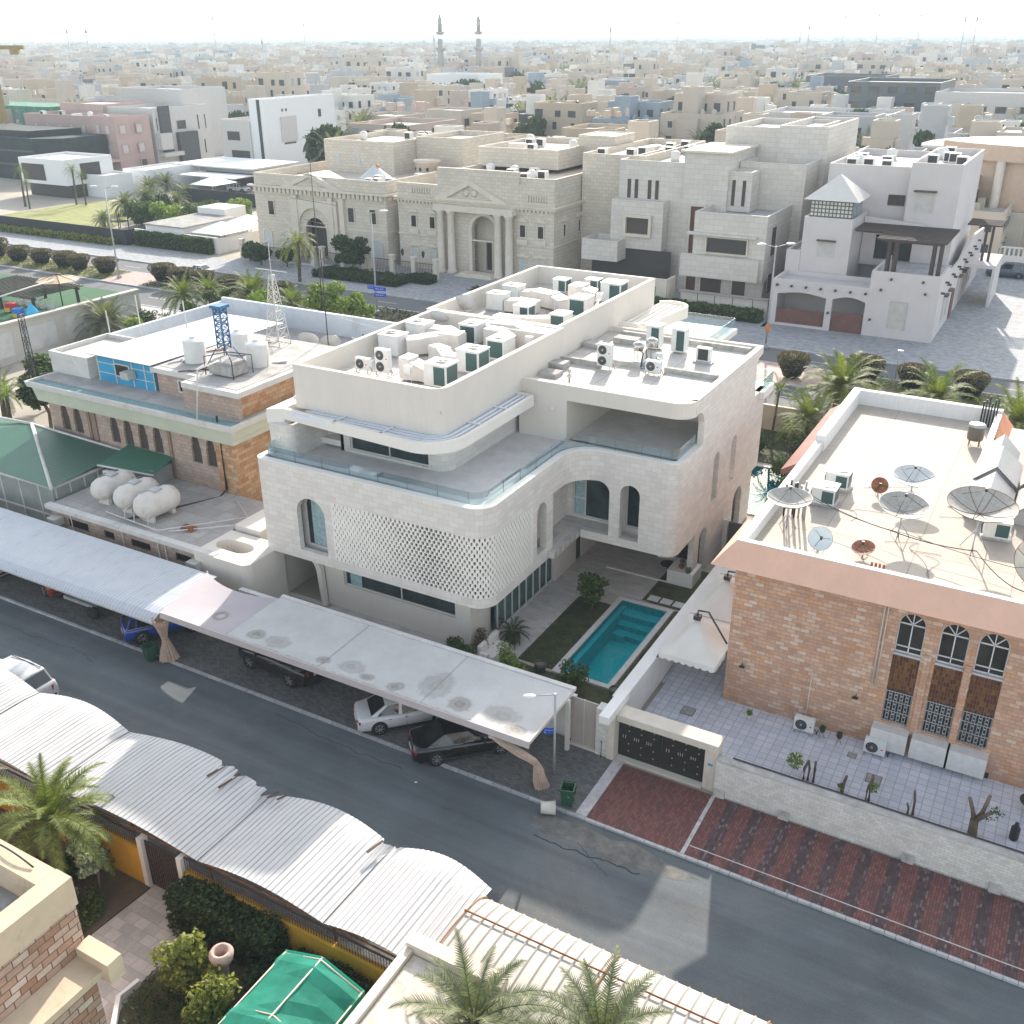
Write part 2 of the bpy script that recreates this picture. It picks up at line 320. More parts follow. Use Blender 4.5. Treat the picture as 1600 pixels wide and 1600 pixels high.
mosw=brick('pool_mosaic_pale',[(.22,.5,.55),(.3,.58,.62)],(.4,.6,.62),.06,.06,.006,wall=False,offset=0,var=.1,bmp=.1)
struct('pool_coping',pool(POOL,1,'',.3),plain('coping_stone',(.58,.55,.52),.8,var=.06,scale=3))
def basin(P,n):
    a,b_,c,d=P; w=MB(); w.box(a,b_,c,d,-1.5,-1.42,0)
    for q in ((a-.1,a,c-.1,d+.1),(b_,b_+.1,c-.1,d+.1),(a,b_,c-.1,c),(a,b_,d,d+.1)): w.box(*q,-1.5,-.03,0)
    if n:
        for q in ((a,a+.28,c,d),(b_-.28,b_,c,d),(a+.28,b_-.28,c,c+.28)): w.box(*q,-1.42,-.3,1)
        for i,(l,z) in enumerate(((1.9,-1.1),(1.35,-.8),(.75,-.45))): w.box(a+.29,b_-.29,d-l,d-.0-i*.002,-1.42,z,0 if i<2 else 1)
        w.box(a+.3,a+1.1,d-2.2,d-1.91,-1.42,-.95,0)
    return w
struct('pool_basin',basin(POOL,1),[mos,mosw])
wm,t,b=new('pool_water'); tb=t.nodes.new('ShaderNodeBsdfTransparent'); tb.inputs[0].default_value=(.34,.95,.98,1); gl=t.nodes.new('ShaderNodeBsdfGlossy'); gl.inputs['Roughness'].default_value=.02
fr=t.nodes.new('ShaderNodeFresnel'); fr.inputs[0].default_value=1.33; mx=t.nodes.new('ShaderNodeMixShader'); bp=t.nodes.new('ShaderNodeBump'); bp.inputs['Strength'].default_value=.12; t.links.new(noise(t,coord(t),6,2,.5),bp.inputs['Height'])
t.links.new(bp.outputs[0],gl.inputs['Normal']); t.links.new(bp.outputs[0],fr.inputs['Normal']); t.links.new(fr.outputs[0],mx.inputs[0]); t.links.new(tb.outputs[0],mx.inputs[1]); t.links.new(gl.outputs[0],mx.inputs[2]); t.links.new(mx.outputs[0],t.nodes['Material Output'].inputs[0])
tag(sheet(*POOL,.01).obj('pool_water',wm,fix=False),kind='structure')
struct('far_pool_basin',basin(POOL2,0),mos); tag(sheet(*POOL2,.01).obj('far_pool_water',wm,fix=False),kind='structure')
struct('far_pool_coping',pool(POOL2,1,'',.35),MC['coping_stone'])
# boulevard: median, footways, kerbs
md=MB().box(-400,-19.3,91.6,97.4,-.02,.14); md.box(-19.3,60,93.2,97.4,-.02,.14)
struct('median_soil',md,plain('median_ground',(.17,.15,.1),.95,var=.3,scale=.6,dirt=.4,dirtcol=(.09,.12,.04)))
mk=MB(); 
for y0 in (91.35,97.4): mk.box(-400,60,y0,y0+.25,-.02,.17)
mk.box(-400,60,102.9,103.15,-.02,.17); mk.box(-400,60,84.3,84.55,-.02,.17)
struct('boulevard_kerb',mk,kerbm)
x=-116.2; struct('crossing_pavement',MB().box(-116.2,-109.2,91.6,97.4,-.02,.15),pinkp)
struct('crossing_paving',MB().box(-33,-19.4,91.6,97.4,-.02,.15),pinkp)
struct('footway',MB().box(-400,60,103.15,110.6,-.02,.12),pavb); struct('near_footway',MB().box(-130,60,79.5,84.3,-.02,.12),pavl)
struct('forecourt_paving',MB().box(-87,-56,110.6,118,-.02,.11).box(-110,-87,110.6,117,-.02,.11).box(-56,-30,110.6,122,-.02,.1),pavb)
struct('interlock_paving',MB().box(-30.4,120,110.6,158,-.02,.1),pavb)
struct('side_road',sheet(-100,200,160,170,.004),asph2)
ln=MB()
for x in range(-400,60,9): sheet(x,x+3,100.1,100.22,.009,ln); sheet(x,x+3,88,88.12,.009,ln)
struct('lane_markings',ln,plain('road_paint',(.55,.55,.52),.8,var=.1))
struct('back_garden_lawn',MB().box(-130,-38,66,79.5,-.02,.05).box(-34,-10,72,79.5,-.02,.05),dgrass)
struct('park_lawn',MB().prism([(-178,117.5),(-178,137),(-171,147),(-156,136),(-147,118.5)],-.02,.06),grassm)
# cracks, worn patches in the near road
cr=MB(); rr=random.Random(3)
def crack(x,y,n,dx,dy,w=.012):
    n,dx,dy=n*3,dx/3,dy/3
    pts=[(x,y)]
    for i in range(n): x+=dx+rr.uniform(-.06,.06); y+=dy+rr.uniform(-.06,.06); pts.append((x,y))
    for (a,b_),(c,d) in zip(pts,pts[1:]):
        L=math.hypot(c-a,d-b_) or 1; nx,ny=-(d-b_)/L*w*rr.uniform(.5,1.5),(c-a)/L*w
        cr.add([(a-nx,b_-ny,.009),(c-nx,d-ny,.009),(c+nx,d+ny,.009),(a+nx,b_+ny,.009)],[(0,1,2,3)])
for q in ((-15,28.1,14,.3,-.0,.03),(-13.2,28.6,9,.2,-.08),(-30,29.2,26,.3,-.005,.015),(-50,28,30,.3,0)): crack(*q)
struct('road_cracks',cr,plain('crack_tar',(.035,.035,.035),.95))
pt=MB(); blob=[(-12.2+3.4*cos(2*PI*i/60)*(1+.12*rr.random()+.1*sin(i*.9)),28.95+(.62*sin(2*PI*i/60))*(.8+.35*rr.random()+.25*sin(i*.7))) for i in range(60)]; pt.prism(blob,.005,.0085)
struct('road_sand',pt,plain('wet_sand',(.17,.16,.145),.95,var=.3,scale=2,dirt=.75,dirtcol=(.09,.095,.10)))
# ------------------------------------------------ the white villa
stone=brick('villa_limestone',[(.625,.59,.55),(.66,.625,.585),(.69,.655,.615)],(.53,.50,.46),.62,.3,.012,var=.045,bmp=.25)
plas=plain('villa_plaster',(.66,.615,.555),.85,var=.03,scale=.6,bmp=.08,streak=.25,dirtcol=(.5,.46,.41))
plasw=plain('villa_white_plaster',(.74,.71,.66),.8,var=.03,scale=.6,bmp=.05)
glass=glassy('window_glass'); railg=clear('railing_glass',(.87,.94,.95),.05)
alu=plain('aluminium_frame',(.62,.60,.56),.4,var=.03)
roofc=brick('roof_screed',[(.52,.49,.45),(.56,.53,.49)],(.24,.23,.21),2.9,2.9,.02,wall=False,offset=0,var=.07,dirt=.12,dirtcol=(.4,.38,.34))
curt=plain('blue_curtain',(.30,.42,.45),.8,var=.25,scale=6)
V=Thing('modern_villa','large white stone-clad villa with rounded corners, arches and a perforated screen beside the pool','villa',(-29,50,0))
ZS,ZT,ZF=3.4,9.0,8.7
# ground floor
gf=MB(); F=FY(0,38.8)
gf.slab([(-34.3,0),(-24.6,0),(-24.6,ZS),(-34.9,ZS),(-34.4,2.4)],[rect(-33.05,-25.55,1.62,2.68)],.3,F)
gf.box(-24.9,-24.6,39.1,40.9,0,ZS)                                   # corner pier
gf.box(-24.3,-24.0,47.6,50.4,0,ZS); gf.box(-24.3,-24.0,51.2,60,0,ZS); gf.box(-24.3,-24.0,50.4,51.2,2.6,ZS)
gf.box(-34.3,-34.0,39.1,60,0,ZS); gf.box(-37.6,-37.3,38.4,72,0,ZS); gf.box(-37.3,-17,62.5,62.8,0,ZS)
gf.box(-24.3,-17.2,60,60.3,0,ZS)
V.part('ground_floor_wall',gf,plas)
# right flank wall with arches, ground to roof, facing +X
rw=MB(); fx=FX(-16.6,0)
hol=[arch(53.5,54.5,4.45,7.6),arch(56.75,57.8,4.45,7.55),arch(51.85,53.2,.1,3.2),arch(58.2,60.0,.1,3.35)]
rw.slab([(51.0,0),(62.0,0),(62.0,ZS),(63.2,ZS),(63.2,ZT),(60.9,ZT),(60.6,11.2),(61.0,11.5),(61.8,11.6),(61.8,12.1),(49.6,12.1),(49.6,11.3),(50.3,11.25),(50.8,11.0),(51.1,10.4),(51.1,ZT),(48.3,ZT),(48.3,ZS),(51.0,ZS)],hol,.35,fx)
V.part('flank_wall',rw,stone)
nb=MB()
for a in ((53.5,54.5,4.45,7.6),(56.75,57.8,4.45,7.55)): nb.slab(arch(*a),[],.03,FX(-17.3,0))
nb.box(-17.35,-16.95,53.3,58.0,4.0,4.4)
V.part('niche_back',nb,plas)
# first-floor belt: front wall, curved corner screen, side wall, concave corner, second front wall
r1=1.1; up=MB()
archw=arch(-34.95,-33.0,4.0,7.3)
up.slab([(-37.2,ZS),(-32.5,ZS),(-32.5,ZT),(-37.2,ZT)],[archw],.35,FY(0,37.6))
up.slab(rect(-32.5,-22.8-r1,ZS,3.95),[],.35,FY(0,37.6)); up.slab(rect(-32.5,-22.8-r1,7.4,ZT),[],.35,FY(0,37.6))
up.arcwall(-22.8-r1,37.6+r1,r1,-PI/2,0,ZS,3.95,.35); up.arcwall(-22.8-r1,37.6+r1,r1,-PI/2,0,7.4,ZT,.35)
up.arcwall(-37.2,38.1,.5,-PI,-PI/2,ZS,ZT,.35,5); up.box(-37.7,-37.35,38.1,72.8,ZS,ZT)
side=[(38.7,ZS),(47.6,ZS),(47.6,3.9),(44.82,3.9),(44.82,7.2),(46.0,7.2),(46.0,ZT),(42.5,ZT),(38.7,ZT),(38.7,7.4),(42.5,7.4),(42.5,3.95),(38.7,3.95)]
up.slab(side,[arch(42.95,44.05,4.2,7.15)],.4,FX(-22.8,0))
up.arcwall(-21.2,46.0,1.6,PI/2,PI,7.2,ZT,-.4,8)
rr_=.7; cut=[(-21.2,7.2),(-20.65-rr_,7.2)]+[(-20.65-rr_+rr_*sin(PI/2*i/6),7.2-rr_+rr_*cos(PI/2*i/6)) for i in range(1,7)]+[(-20.65,3.9),(-22.4,3.9),(-22.4,ZS)]
up.slab([(-16.6-.7,ZS),(-16.6-.7,ZT),(-21.2,ZT)]+cut,[arch(-20.0,-18.82,3.9,7.3)],.4,FY(0,47.6))
up.arcwall(-17.3,48.3,.7,-PI/2,0,ZS,ZT,.35,6)
V.part('upper_wall',up,stone)
# perforated screen: flat grid bent round the corner
def bend(s_,w):
    s0=-22.8-r1+32.5; La=r1*PI/2
    if s_<=s0: return (-32.5+s_,37.6+w)
    if s_<=s0+La: a=-PI/2+(s_-s0)/r1; return (-22.8-r1+(r1-w)*cos(a),37.6+r1+(r1-w)*sin(a))
    return (-22.8-w,38.7+s_-s0-La)
Ltot=8.6+r1*PI/2+3.8; scr=MB(); NR=16; rh=(7.4-3.95)/NR; pitch=.28; nc=int(Ltot/pitch)
def sq(s0,s1,z0,z1,w0,w1): 
    n=max(1,int((s1-s0)/.25)) if (8<s1 and s0<10.6) else 1
    for i in range(n):
        a=s0+(s1-s0)*i/n; b_=s0+(s1-s0)*(i+1)/n; A=bend(a,w0);B=bend(b_,w0);A2=bend(a,w1);B2=bend(b_,w1)
        scr.add([(*A,z0),(*B,z0),(*B,z1),(*A,z1),(*A2,z0),(*B2,z0),(*B2,z1),(*A2,z1)],[(0,1,2,3),(4,5,6,7),(0,1,5,4),(3,2,6,7)])
TH=.13
for r_ in range(NR):
    z0=3.95+r_*rh; z1=z0+rh; off=.5*(r_%2); prev=0
    for c_ in range(nc):
        s_=(c_+.35+off)*pitch+.05
        if s_>Ltot-.12: break
        xx=s_/9.6
        wd=.025+.135*max(0,1-abs(s_-6.2)/5.2)**1.1 if s_<9 else .045+.03*math.exp(-((s_-11)/2)**2)
        wd+=.012*math.sin(s_*2.1+r_*.9)
        a,b_=s_-wd/2-.01,s_+wd/2+.01
        sq(prev,a,z0,z1,0,TH)
        for e in (a,b_): A=bend(e,0);B=bend(e,TH); scr.add([(*A,z0),(*B,z0),(*B,z1),(*A,z1)],[(0,1,2,3)])
        sq(a,b_,z0,z0+rh*.13,0,TH); prev=b_
    sq(prev,Ltot,z0,z1,0,TH)
V.part('perforated_screen',scr,plasw,fix=False)
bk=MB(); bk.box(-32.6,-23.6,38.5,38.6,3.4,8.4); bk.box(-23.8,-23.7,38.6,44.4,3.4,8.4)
V.part('screen_backing',bk,plain('dark_interior',(.035,.035,.038),.9))  # near-black backing: the unlit look behind the holes is put into its colour
# first-floor walls behind openings, slabs
inn=MB(); inn.slab([(-24.0,3.4),(-17.0,3.4),(-17.0,ZF),(-24.0,ZF)],[rect(-23.62,-21.2,4.0,6.9),arch(-20.2,-18.7,4.0,7.3)],.2,FY(0,49.0)); inn.box(-24.2,-24.0,44,49.2,3.4,ZF)
V.part('window_wall',MB().slab(rect(-35.3,-32.6,3.5,7.8),[rect(-35.0,-33.0,4.0,7.4)],.15,FY(0,38.4)),stone)
V.part('inner_wall',inn,stone)
fl=MB()
P1=[(-37.4,38.0),(-23.9,38.0),(-23.2,38.7),(-23.2,47.9),(-17.0,47.9),(-17.0,62.8),(-37.4,72.6)]
fl.prism(P1,ZS-.02,ZS+.12)
V.part('first_floor_slab',fl,plasw)
fl=MB(); fl.prism([(x,y) for x,y in P1],ZF-.25,ZF)
V.part('terrace_floor',fl,brick('terrace_tile',[(.60,.575,.56),(.64,.615,.60)],(.48,.46,.45),.6,.6,.006,wall=False,var=.07))
cp=MB()   # parapet coping ring

def strip(mb,pts,w,z0,z1,mi=0):
    "offset band to the left of a polyline"
    pts=[Vector(p) for p in pts]; n=len(pts); off=[]
    for i in range(n):
        d=(pts[min(i+1,n-1)]-pts[max(i-1,0)]).normalized(); off.append(pts[i]+Vector((-d.y,d.x))*w)
    vs=[(p.x,p.y,z) for z in (z0,z1) for p in pts]+[(p.x,p.y,z) for z in (z0,z1) for p in off]
    fs=[]
    for i in range(n-1):
        a,b_=i,i+1; fs+=[(a,b_,n+b_,n+a),(2*n+a,2*n+b_,3*n+b_,3*n+a),(n+a,n+b_,3*n+b_,3*n+a),(a,b_,2*n+b_,2*n+a)]
    fs+=[(0,n,3*n,2*n),(n-1,2*n-1,4*n-1,3*n-1)]; mb.add(vs,fs,mi); return mb
def arcp(cx,cy,r,a0,a1,n=8): return [(cx+r*cos(a0+(a1-a0)*i/n),cy+r*sin(a0+(a1-a0)*i/n)) for i in range(n+1)]
per=[(-37.7,46)]+arcp(-37.2,38.1,.5,-PI,-PI/2,5)+arcp(-23.9,38.7,1.1,-PI/2,0)+arcp(-21.2,46.0,1.6,PI,PI/2)+arcp(-17.3,48.3,.7,-PI/2,0,6)+[(-16.6,51.1)]
strip(cp,per,.42,ZT+.002,ZT+.06)
V.part('parapet_coping',cp,plasw)
rg=MB(); pin=[(-37.3,42)]+arcp(-36.9,38.5,.4,-PI,-PI/2,4)+arcp(-24.1,38.9,.8,-PI/2,0)+arcp(-21.4,46.1,1.85,PI,PI/2)+arcp(-17.5,48.5,.5,-PI/2,0,5)+[(-17.0,51.0)]
strip(rg,pin,.02,ZF-.02,ZF+.98)
V.part('railing_glass',rg,railg)
rj=MB()
for x in [-37+i*1.85 for i in range(8)]: rj.box(x,x+.012,38.07,38.09,ZF,ZF+.98)
for y in [40.2+i*1.75 for i in range(4)]: rj.box(-23.29,-23.27,y,y+.012,ZF,ZF+.98)
for x in (-20.6,-19,-17.9): rj.box(x,x+.012,47.94,47.96,ZF,ZF+.98)
V.part('railing_joint',rj,plain('joint_dark',(.08,.14,.15),.4))
# glazing
def window(T,name,outl,fr,depth,fw=.06,muls=(),trans=(),curtain=None,gm=None,fm=None,gl_=.05):
    O,U,Vv,Wd=fr; m=MB(); m.frame(outl,fw,.09,fr,0,depth)
    us=[p[0] for p in outl]; vs=[p[1] for p in outl]; u0,u1,v0,v1=min(us),max(us),min(vs),max(vs); f2=(O+Wd*depth,U,Vv,Wd)
    for a in muls: q=u0+(u1-u0)*a; m.slab(rect(q-fw*.45,q+fw*.45,v0+.01,v1-.02 if len(outl)<6 else v1-.06),[],.07,f2)
    for a in trans:
        aa,x0,x1=(a,0,1) if not isinstance(a,tuple) else a; q=v0+(v1-v0)*aa; m.slab(rect(u0+(u1-u0)*x0+.01,u0+(u1-u0)*x1-.01,q-fw*.4,q+fw*.4),[],.06,f2)
    f=T.part(name,m,fm or alu)
    T.part('pane',MB().slab(outl,[],.02,(O+Wd*(depth+gl_),U,Vv,Wd)),gm or glass,parent=f)
    if curtain:
        c=MB(); c0,c1=curtain; n=int((c1-c0)/.05)
        vs_=[];
        for i in range(n+1):
            x=c0+(c1-c0)*i/n; d=depth+gl_-.012+.006*(i%2)
            for v_ in (v0+.08,v1-.1): vs_.append(O+U*x+Vv*v_+Wd*(d))
        c.add(vs_,[(2*i,2*i+2,2*i+3,2*i+1) for i in range(n)]); T.part('curtain',c,curt,parent=f,fix=False)
    return f
window(V,'strip_window',rect(-33.05,-25.55,1.62,2.68),FY(0,38.8),.14,.07,muls=(.52,),curtain=(-32.7,-31.9))
window(V,'arched_window',arch(-34.98,-33.02,4.02,7.35),FY(0,38.35),.02,.06,curtain=(-34.6,-33.1))
window(V,'corner_window',rect(-23.6,-21.22,4.02,6.88),FY(0,49.0),.05,.07,muls=(.33,),trans=((.4,0,.33),(.78,0,.33)),curtain=(-23.5,-22.85))
window(V,'arched_window',arch(-20.18,-18.72,4.02,7.28),FY(0,49.0),.05,.07,trans=(.86,),curtain=(-19.3,-18.8))
dg=MB()
for i in range(8): y=40.95+i*.83; dg.box(-24.25,-24.17,y,y+.05,.05,ZS)
dg.box(-24.25,-24.17,40.9,47.6,.03,.1); dgo=V.part('sliding_door',dg,alu)
V.part('pane',MB().box(-24.36,-24.34,40.9,47.6,.05,ZS),glassy('garden_glass',(.035,.075,.075)),parent=dgo)
V.part('side_door',MB().box(-24.12,-24.08,50.4,51.2,.05,2.6),plain('dark_wood',(.05,.04,.035),.5))
ga=MB().box(-24.1,-24.06,44.8,48.9,4.0,4.9); V.part('balcony_glass',ga,railg)
V.part('balcony_floor',MB().box(-24.0,-22.4,44.2,49,3.5,3.88).box(-22.4,-20.6,47.9,49,3.5,3.88),trav)
ch=MB(); ch.box(-24.4,-24.35,45,46.5,4.9,4.95).tube([(-23.9,45.1,4.0),(-23.9,45.1,4.75),(-23.4,45.6,4.75)],.03).tube([(-23.4,45.6,4.75),(-23.4,46.2,4.1)],.03)
# roofs: tower with two pens, right block
TZ=13.8; tw=MB(); wl=.28
def pen(mb,x0,x1,y0,y1,z0,z1,r=0.,w=wl,corners=()):
    "parapet ring with optional rounded SE corner"
    out=[]
    for (cx,cy,a0,key) in ((x0,y0,-PI,'sw'),(x1,y0,-PI/2,'se'),(x1,y1,0,'ne'),(x0,y1,PI/2,'nw')):
        rr=r if key in corners else .02
        ccx=cx+rr if cx==x0 else cx-rr; ccy=cy+rr if cy==y0 else cy-rr
        out+=[(ccx+rr*cos(a0+PI/2*i/7),ccy+rr*sin(a0+PI/2*i/7)) for i in range(8)] if rr>.05 else [(cx,cy)]
    inn=[]
    for x,y in out: inn.append((min(max(x,x0+w),x1-w),min(max(y,y0+w),y1-w)))
    n=len(out); mb.add([(x,y,z0) for x,y in out]+[(x,y,z1) for x,y in out]+[(x,y,z1) for x,y in inn]+[(x,y,z0) for x,y in inn],
      [(i,(i+1)%n,n+(i+1)%n,n+i) for i in range(n)]+[(n+i,n+(i+1)%n,2*n+(i+1)%n,2*n+i) for i in range(n)]+[(2*n+i,2*n+(i+1)%n,3*n+(i+1)%n,3*n+i) for i in range(n)])
    return out
pen(tw,-36.6,-26.9,40.25,54.0,11.3,TZ,.9,corners=('se',))
pen(tw,-37.0,-27.2,54.003,69.5,9.0,TZ)
tw.box(-32.2,-27.203,52.3,54.0,12.6,13.75)
tl=MB(); tl.slab([(-34.6,ZF),(-27.4-.9,ZF),(-27.4-.9,11.5),(-34.6,11.5)],[rect(-33.95,-28.65,8.85,10.7)],.25,FY(0,41.4)); tl.arcwall(-28.3,42.3,.9,-PI/2,0,ZF,11.5,.25); tl.box(-27.65,-27.4,42.3,54,ZF,11.5)
# left alcove of the terrace
tl.box(-37.6,-36.6,39.0,41.2,ZF,10.6); tl.arcwall(-36.6,39.5,.5,-PI/2,0,ZF,10.6,.4,5); tl.box(-36.4,-36.1,39.5,41.0,ZF,10.6)
strip(tl,[(-36.15,41.0),(-36.0,42.0),(-35.4,42.6),(-34.6,42.4),(-34.6,41.4)],.2,ZF,11.4)
tl.box(-37.6,-37.35,41.2,54,ZF,11.5)
V.part('tower_lower_wall',tl,stone)
V.part('tower_wall',tw,plas)
V.part('bench',MB().box(-36.1,-34.7,41.5,42.3,ZF+.15,ZF+.5),plasw)
window(V,'terrace_window',rect(-33.95,-28.65,8.85,10.7),FY(0,41.4),.1,.07,muls=(.5,))
V.part('tower_roof',MB().box(-36.4,-27.1,40.5,53.8,12.4,12.6).box(-36.8,-27.4,54.2,69.3,12.35,12.5),roofc)
# louvred canopy around tower
ca=MB(); cz0,cz1=10.78,11.4
ring=[(-37.9,41.6),(-37.9,39.6),(-36.6,39.3)]+arcp(-27.9,40.9,2.1,-PI/2,0,8)+[(-25.8,48.3)]
ring[3]=(-27.9,38.8); 
strip(ca,[(-36.9,39.5)]+arcp(-27.9,40.9,2.1,-PI/2,0,10)+[(-25.8,48.1),(-27.0,48.3)],.22,cz0,cz1)
ca.prism([(-37.7,39.0),(-36.9,39.5),(-36.9,40.3),(-36.6,44),(-37.7,44)],10.6,cz1)
V.part('canopy_fascia',ca,plasw)
lv=MB()
for i in range(4):
    k=.45+i*.33; strip(lv,[(-36.2+i*.25,38.8+k)]+arcp(-27.9,40.9,2.1-k,-PI/2,0,8)+[(-25.8-k,48.0)] if 2.1-k>.15 else [(-36+i*.25,38.8+k),(-27.9,38.8+k)],.17,11.05,11.33)
for x in (-33.2,-30.0): lv.box(x,x+.1,39.0,40.3,11.34,11.4)
for y in (42.6,45.4): lv.box(-26.9,-26.0,y,y+.1,11.34,11.4)
V.part('canopy_louvre',lv,plain('louvre_white',(.66,.69,.74),.5,var=.02))
# right block
rb=MB(); pr=[(-27.1,48.9)]+[(-24.6,48.9)]
RO=[(-27.1,48.7),(-17.7,48.7)]+arcp(-17.7,49.8,1.1,-PI/2,0,8)+[(-16.6,61.8)]
rb.arcwall(-17.7,49.8,1.1,-PI/2,0,11.2,12.1,.5); rb.box(-27.1,-17.7,48.7,49.1,11.2,12.1)
rb.slab([(-27.1,ZF),(-24.0,ZF),(-24.0,11.2),(-27.1,11.2)],[],.3,FY(0,48.7)); rb.box(-24.3,-24.0,49.0,55.4,ZF,11.4)
rb.box(-24.0,-17,55.4,55.6,ZF,11.4)
V.part('pavilion_back_wall',MB().box(-27.0,-16.95,61.5,61.8,9,12.1),plas)
V.part('pavilion_wall',rb,plas)
V.part('pavilion_ceiling',MB().box(-27.1,-17.0,49.1,61.5,11.3,11.6),plasw)
rf=MB().box(-27.1,-17.0,49.1,61.5,11.6,11.75)
V.part('pavilion_roof',rf,roofc)
for q in ((-24.2,-22.0,54.6,54.9,11.75,12.05),(-20.5,-17.2,54.6,54.9,11.75,12.05),(-27.1,-24.2,53.6,53.9,11.75,12.1),(-26,-17.2,60.9,61.2,11.75,12.05),(-26.6,-25.6,50.4,51.4,11.75,12.0),(-26.9,-25.9,52.0,52.9,11.75,12.15),(-27,-26,57,58,11.75,12.1),(-25.8,-24.2,59.0,59.9,11.75,12.1)): V.part('roof_upstand',MB().box(*q),plain('grey_concrete',(.40,.39,.37),.9,var=.25,scale=2,dirt=.4))
# far canopy and terrace
fc=MB(); strip(fc,[(-27.2,63.3),(-25.9,63.3)]+[(-25.3,64.0),(-24.6,68.6)]+arcp(-26.0,69.2,1.5,0,PI*.75,8),.2,11.2,12.0)
for i in range(5): fc.box(-26.9+i*.42,-26.7+i*.42,63.6,69.6,11.75,11.95)
V.part('rear_canopy',fc,plasw)
ft=MB().box(-28,-22.8,66,76.5,8.5,8.9).box(-18.6,-16.3,61.9,64.2,8.5,9.0); V.part('rear_terrace',ft,plasw); [V.part('rear_glass',MB().box(*q),railg) for q in ((-27.8,-23,76.3,76.32,8.9,9.8),(-23.0,-22.98,69.6,76.3,8.9,9.8),(-18.5,-16.4,64.1,64.12,9,9.9),(-16.42,-16.4,61.9,64.1,9,9.9))]
# entrance annex at the left with oval skylight and arched gateway
en=MB()
en.slab([(-37.7,0),(-34.3,0),(-34.35,1.2),(-34.4,2.4),(-34.9,ZS),(-37.7,ZS)],[[(-37.3,0.05),(-34.55,.05)]+[(-34.75-1.0+1.2*cos(a)*.85,2.1+1.05*sin(a)) for a in [PI/2*i/8 for i in range(9)]]+[(-36.4,3.12),(-37.0,2.9),(-37.3,2.5)]],.3,FY(0,38.45))
ov=[(-39.35+.75*cos(a)+(0.55 if cos(a)>0 else -.55),36.9+.6*sin(a)) for a in [2*PI*i/28 for i in range(28)]]
O_=[(-41.0,35.3),(-37.3,35.3),(-37.0,35.6),(-37.0,38.4),(-41.0,38.4)]
flat=O_+ov; tr=tessellate_polygon([[Vector((x,y,0)) for x,y in l] for l in (O_,ov)]); en.add([(x,y,ZS) for x,y in flat],[tuple(q) for q in tr]); n=len(ov)
en.add([(x,y,ZS) for x,y in ov]+[(x,y,2.6) for x,y in ov],[(i,(i+1)%n,n+(i+1)%n,n+i) for i in range(n)])
strip(en,[(-41.0,35.3),(-37.6,35.3)]+arcp(-37.6,35.9,.6,-PI/2,0,6)+[(-37.0,38.4)],.25,0,ZS-.003)
V.part('entrance_annex',en,plas)
V.part('entrance_mat',MB().box(-36.4,-35.5,43,45.5,.03,.06),plain('brown_mat',(.13,.09,.06),.95))
# small round downlights on the walls
wl_=MB()
for p in ((-36.9,38.97,9.9),(-24.58,39.8,1.6),(-26.2,48.68,10.6),(-24.9,48.68,10.6)): V.part('wall_light',MB().obox(p,.12,.1,.1),white)
# ------------------------------------------------ roof equipment prototypes
metw=plain('unit_white',(.68,.68,.66),.5,var=.06,scale=2); metg=plain('galvanised',(.42,.43,.44),.45,var=.2,scale=3,metal=.3)
dk=plain('fan_black',(.03,.03,.032),.5); coil=corrug('condenser_coil',(.04,.095,.095),.05,2,.5); rust=plain('rust',(.22,.085,.035),.9,var=.5,scale=4)
redp_=plain('small_red_badge',(.6,.03,.03),.5); ductm=plain('duct_cladding',(.66,.62,.58),.35,var=.08,scale=1.2,metal=.15,dirt=.1,dirtcol=(.35,.33,.3))
def fan(T,c,r,ax,par=None):
    m=MB(); m.lathe(c,[(r,0),(r,.02),(r*.93,.025)],24,axis=ax,sm=False); f=T.part('fan_grille',m,dk,parent=par)
    h=MB(); h.lathe(Vector(c)+Vector({'X':(.03,0,0),'Y':(0,.03,0),'Z':(0,0,.03)}[ax]),[(r*.2,-.01),(r*.2,.012)],12,axis=ax); 
    for i in range(1,4):
        q=r*(.3+.2*i); pts=[]
        for k in range(17):
            a=2*PI*k/16; p={'X':(0.025,q*cos(a),q*sin(a)),'Y':(q*sin(a),.025,q*cos(a)),'Z':(q*cos(a),q*sin(a),.03)}[ax]; pts.append(Vector(c)+Vector(p))
        h.tube(pts,.006,3)
    T.part('grille_ring',h,metg,parent=f); return f
def condenser(name,label,n,group,loc=(0,0,0),badge=redp_):
    "side-blowing outdoor unit, fans facing -Y"
    T=Thing(name,label,'AC unit',(0,0,0),group); H=.68*n; b=MB().box(-.47,.47,-.17,.17,.18,.18+H)
    body=T.part('casing',b,metw,bevel=.02)
    for i in range(n):
        m=MB(); c=(-.12,-.172,.18+.34+.66*i); m.lathe(c,[(.27,0),(.27,-.015)],24,axis='Y',sm=False); g=T.part('fan_grille',m,dk)
        h=MB(); h.lathe((c[0],c[1]-.02,c[2]),[(.06,-.01),(.06,.01)],12,axis='Y')
        for q in (.12,.2): h.tube([(c[0]+q*cos(2*PI*k/14),c[1]-.022,c[2]+q*sin(2*PI*k/14)) for k in range(15)],.006,3)
        T.part('fan_hub',h,metg,parent=g)
    m=MB()
    for x in (-.4,.4): m.box(x-.02,x+.02,-.22,.22,0,.03); m.box(x-.02,x+.02,-.2,-.16,0,.2); m.box(x-.02,x+.02,.16,.2,0,.2)
    T.part('stand',m,metg); T.part('badge',MB().box(.27,.37,-.18,-.171,H*.72,H*.72+.06),badge)
    T.part('pipe',MB().tube([(.48,0,.35),(.56,0,.3),(.58,.1,.05),(.6,.5,.03)],.02),dk); T.root.location=loc; return T
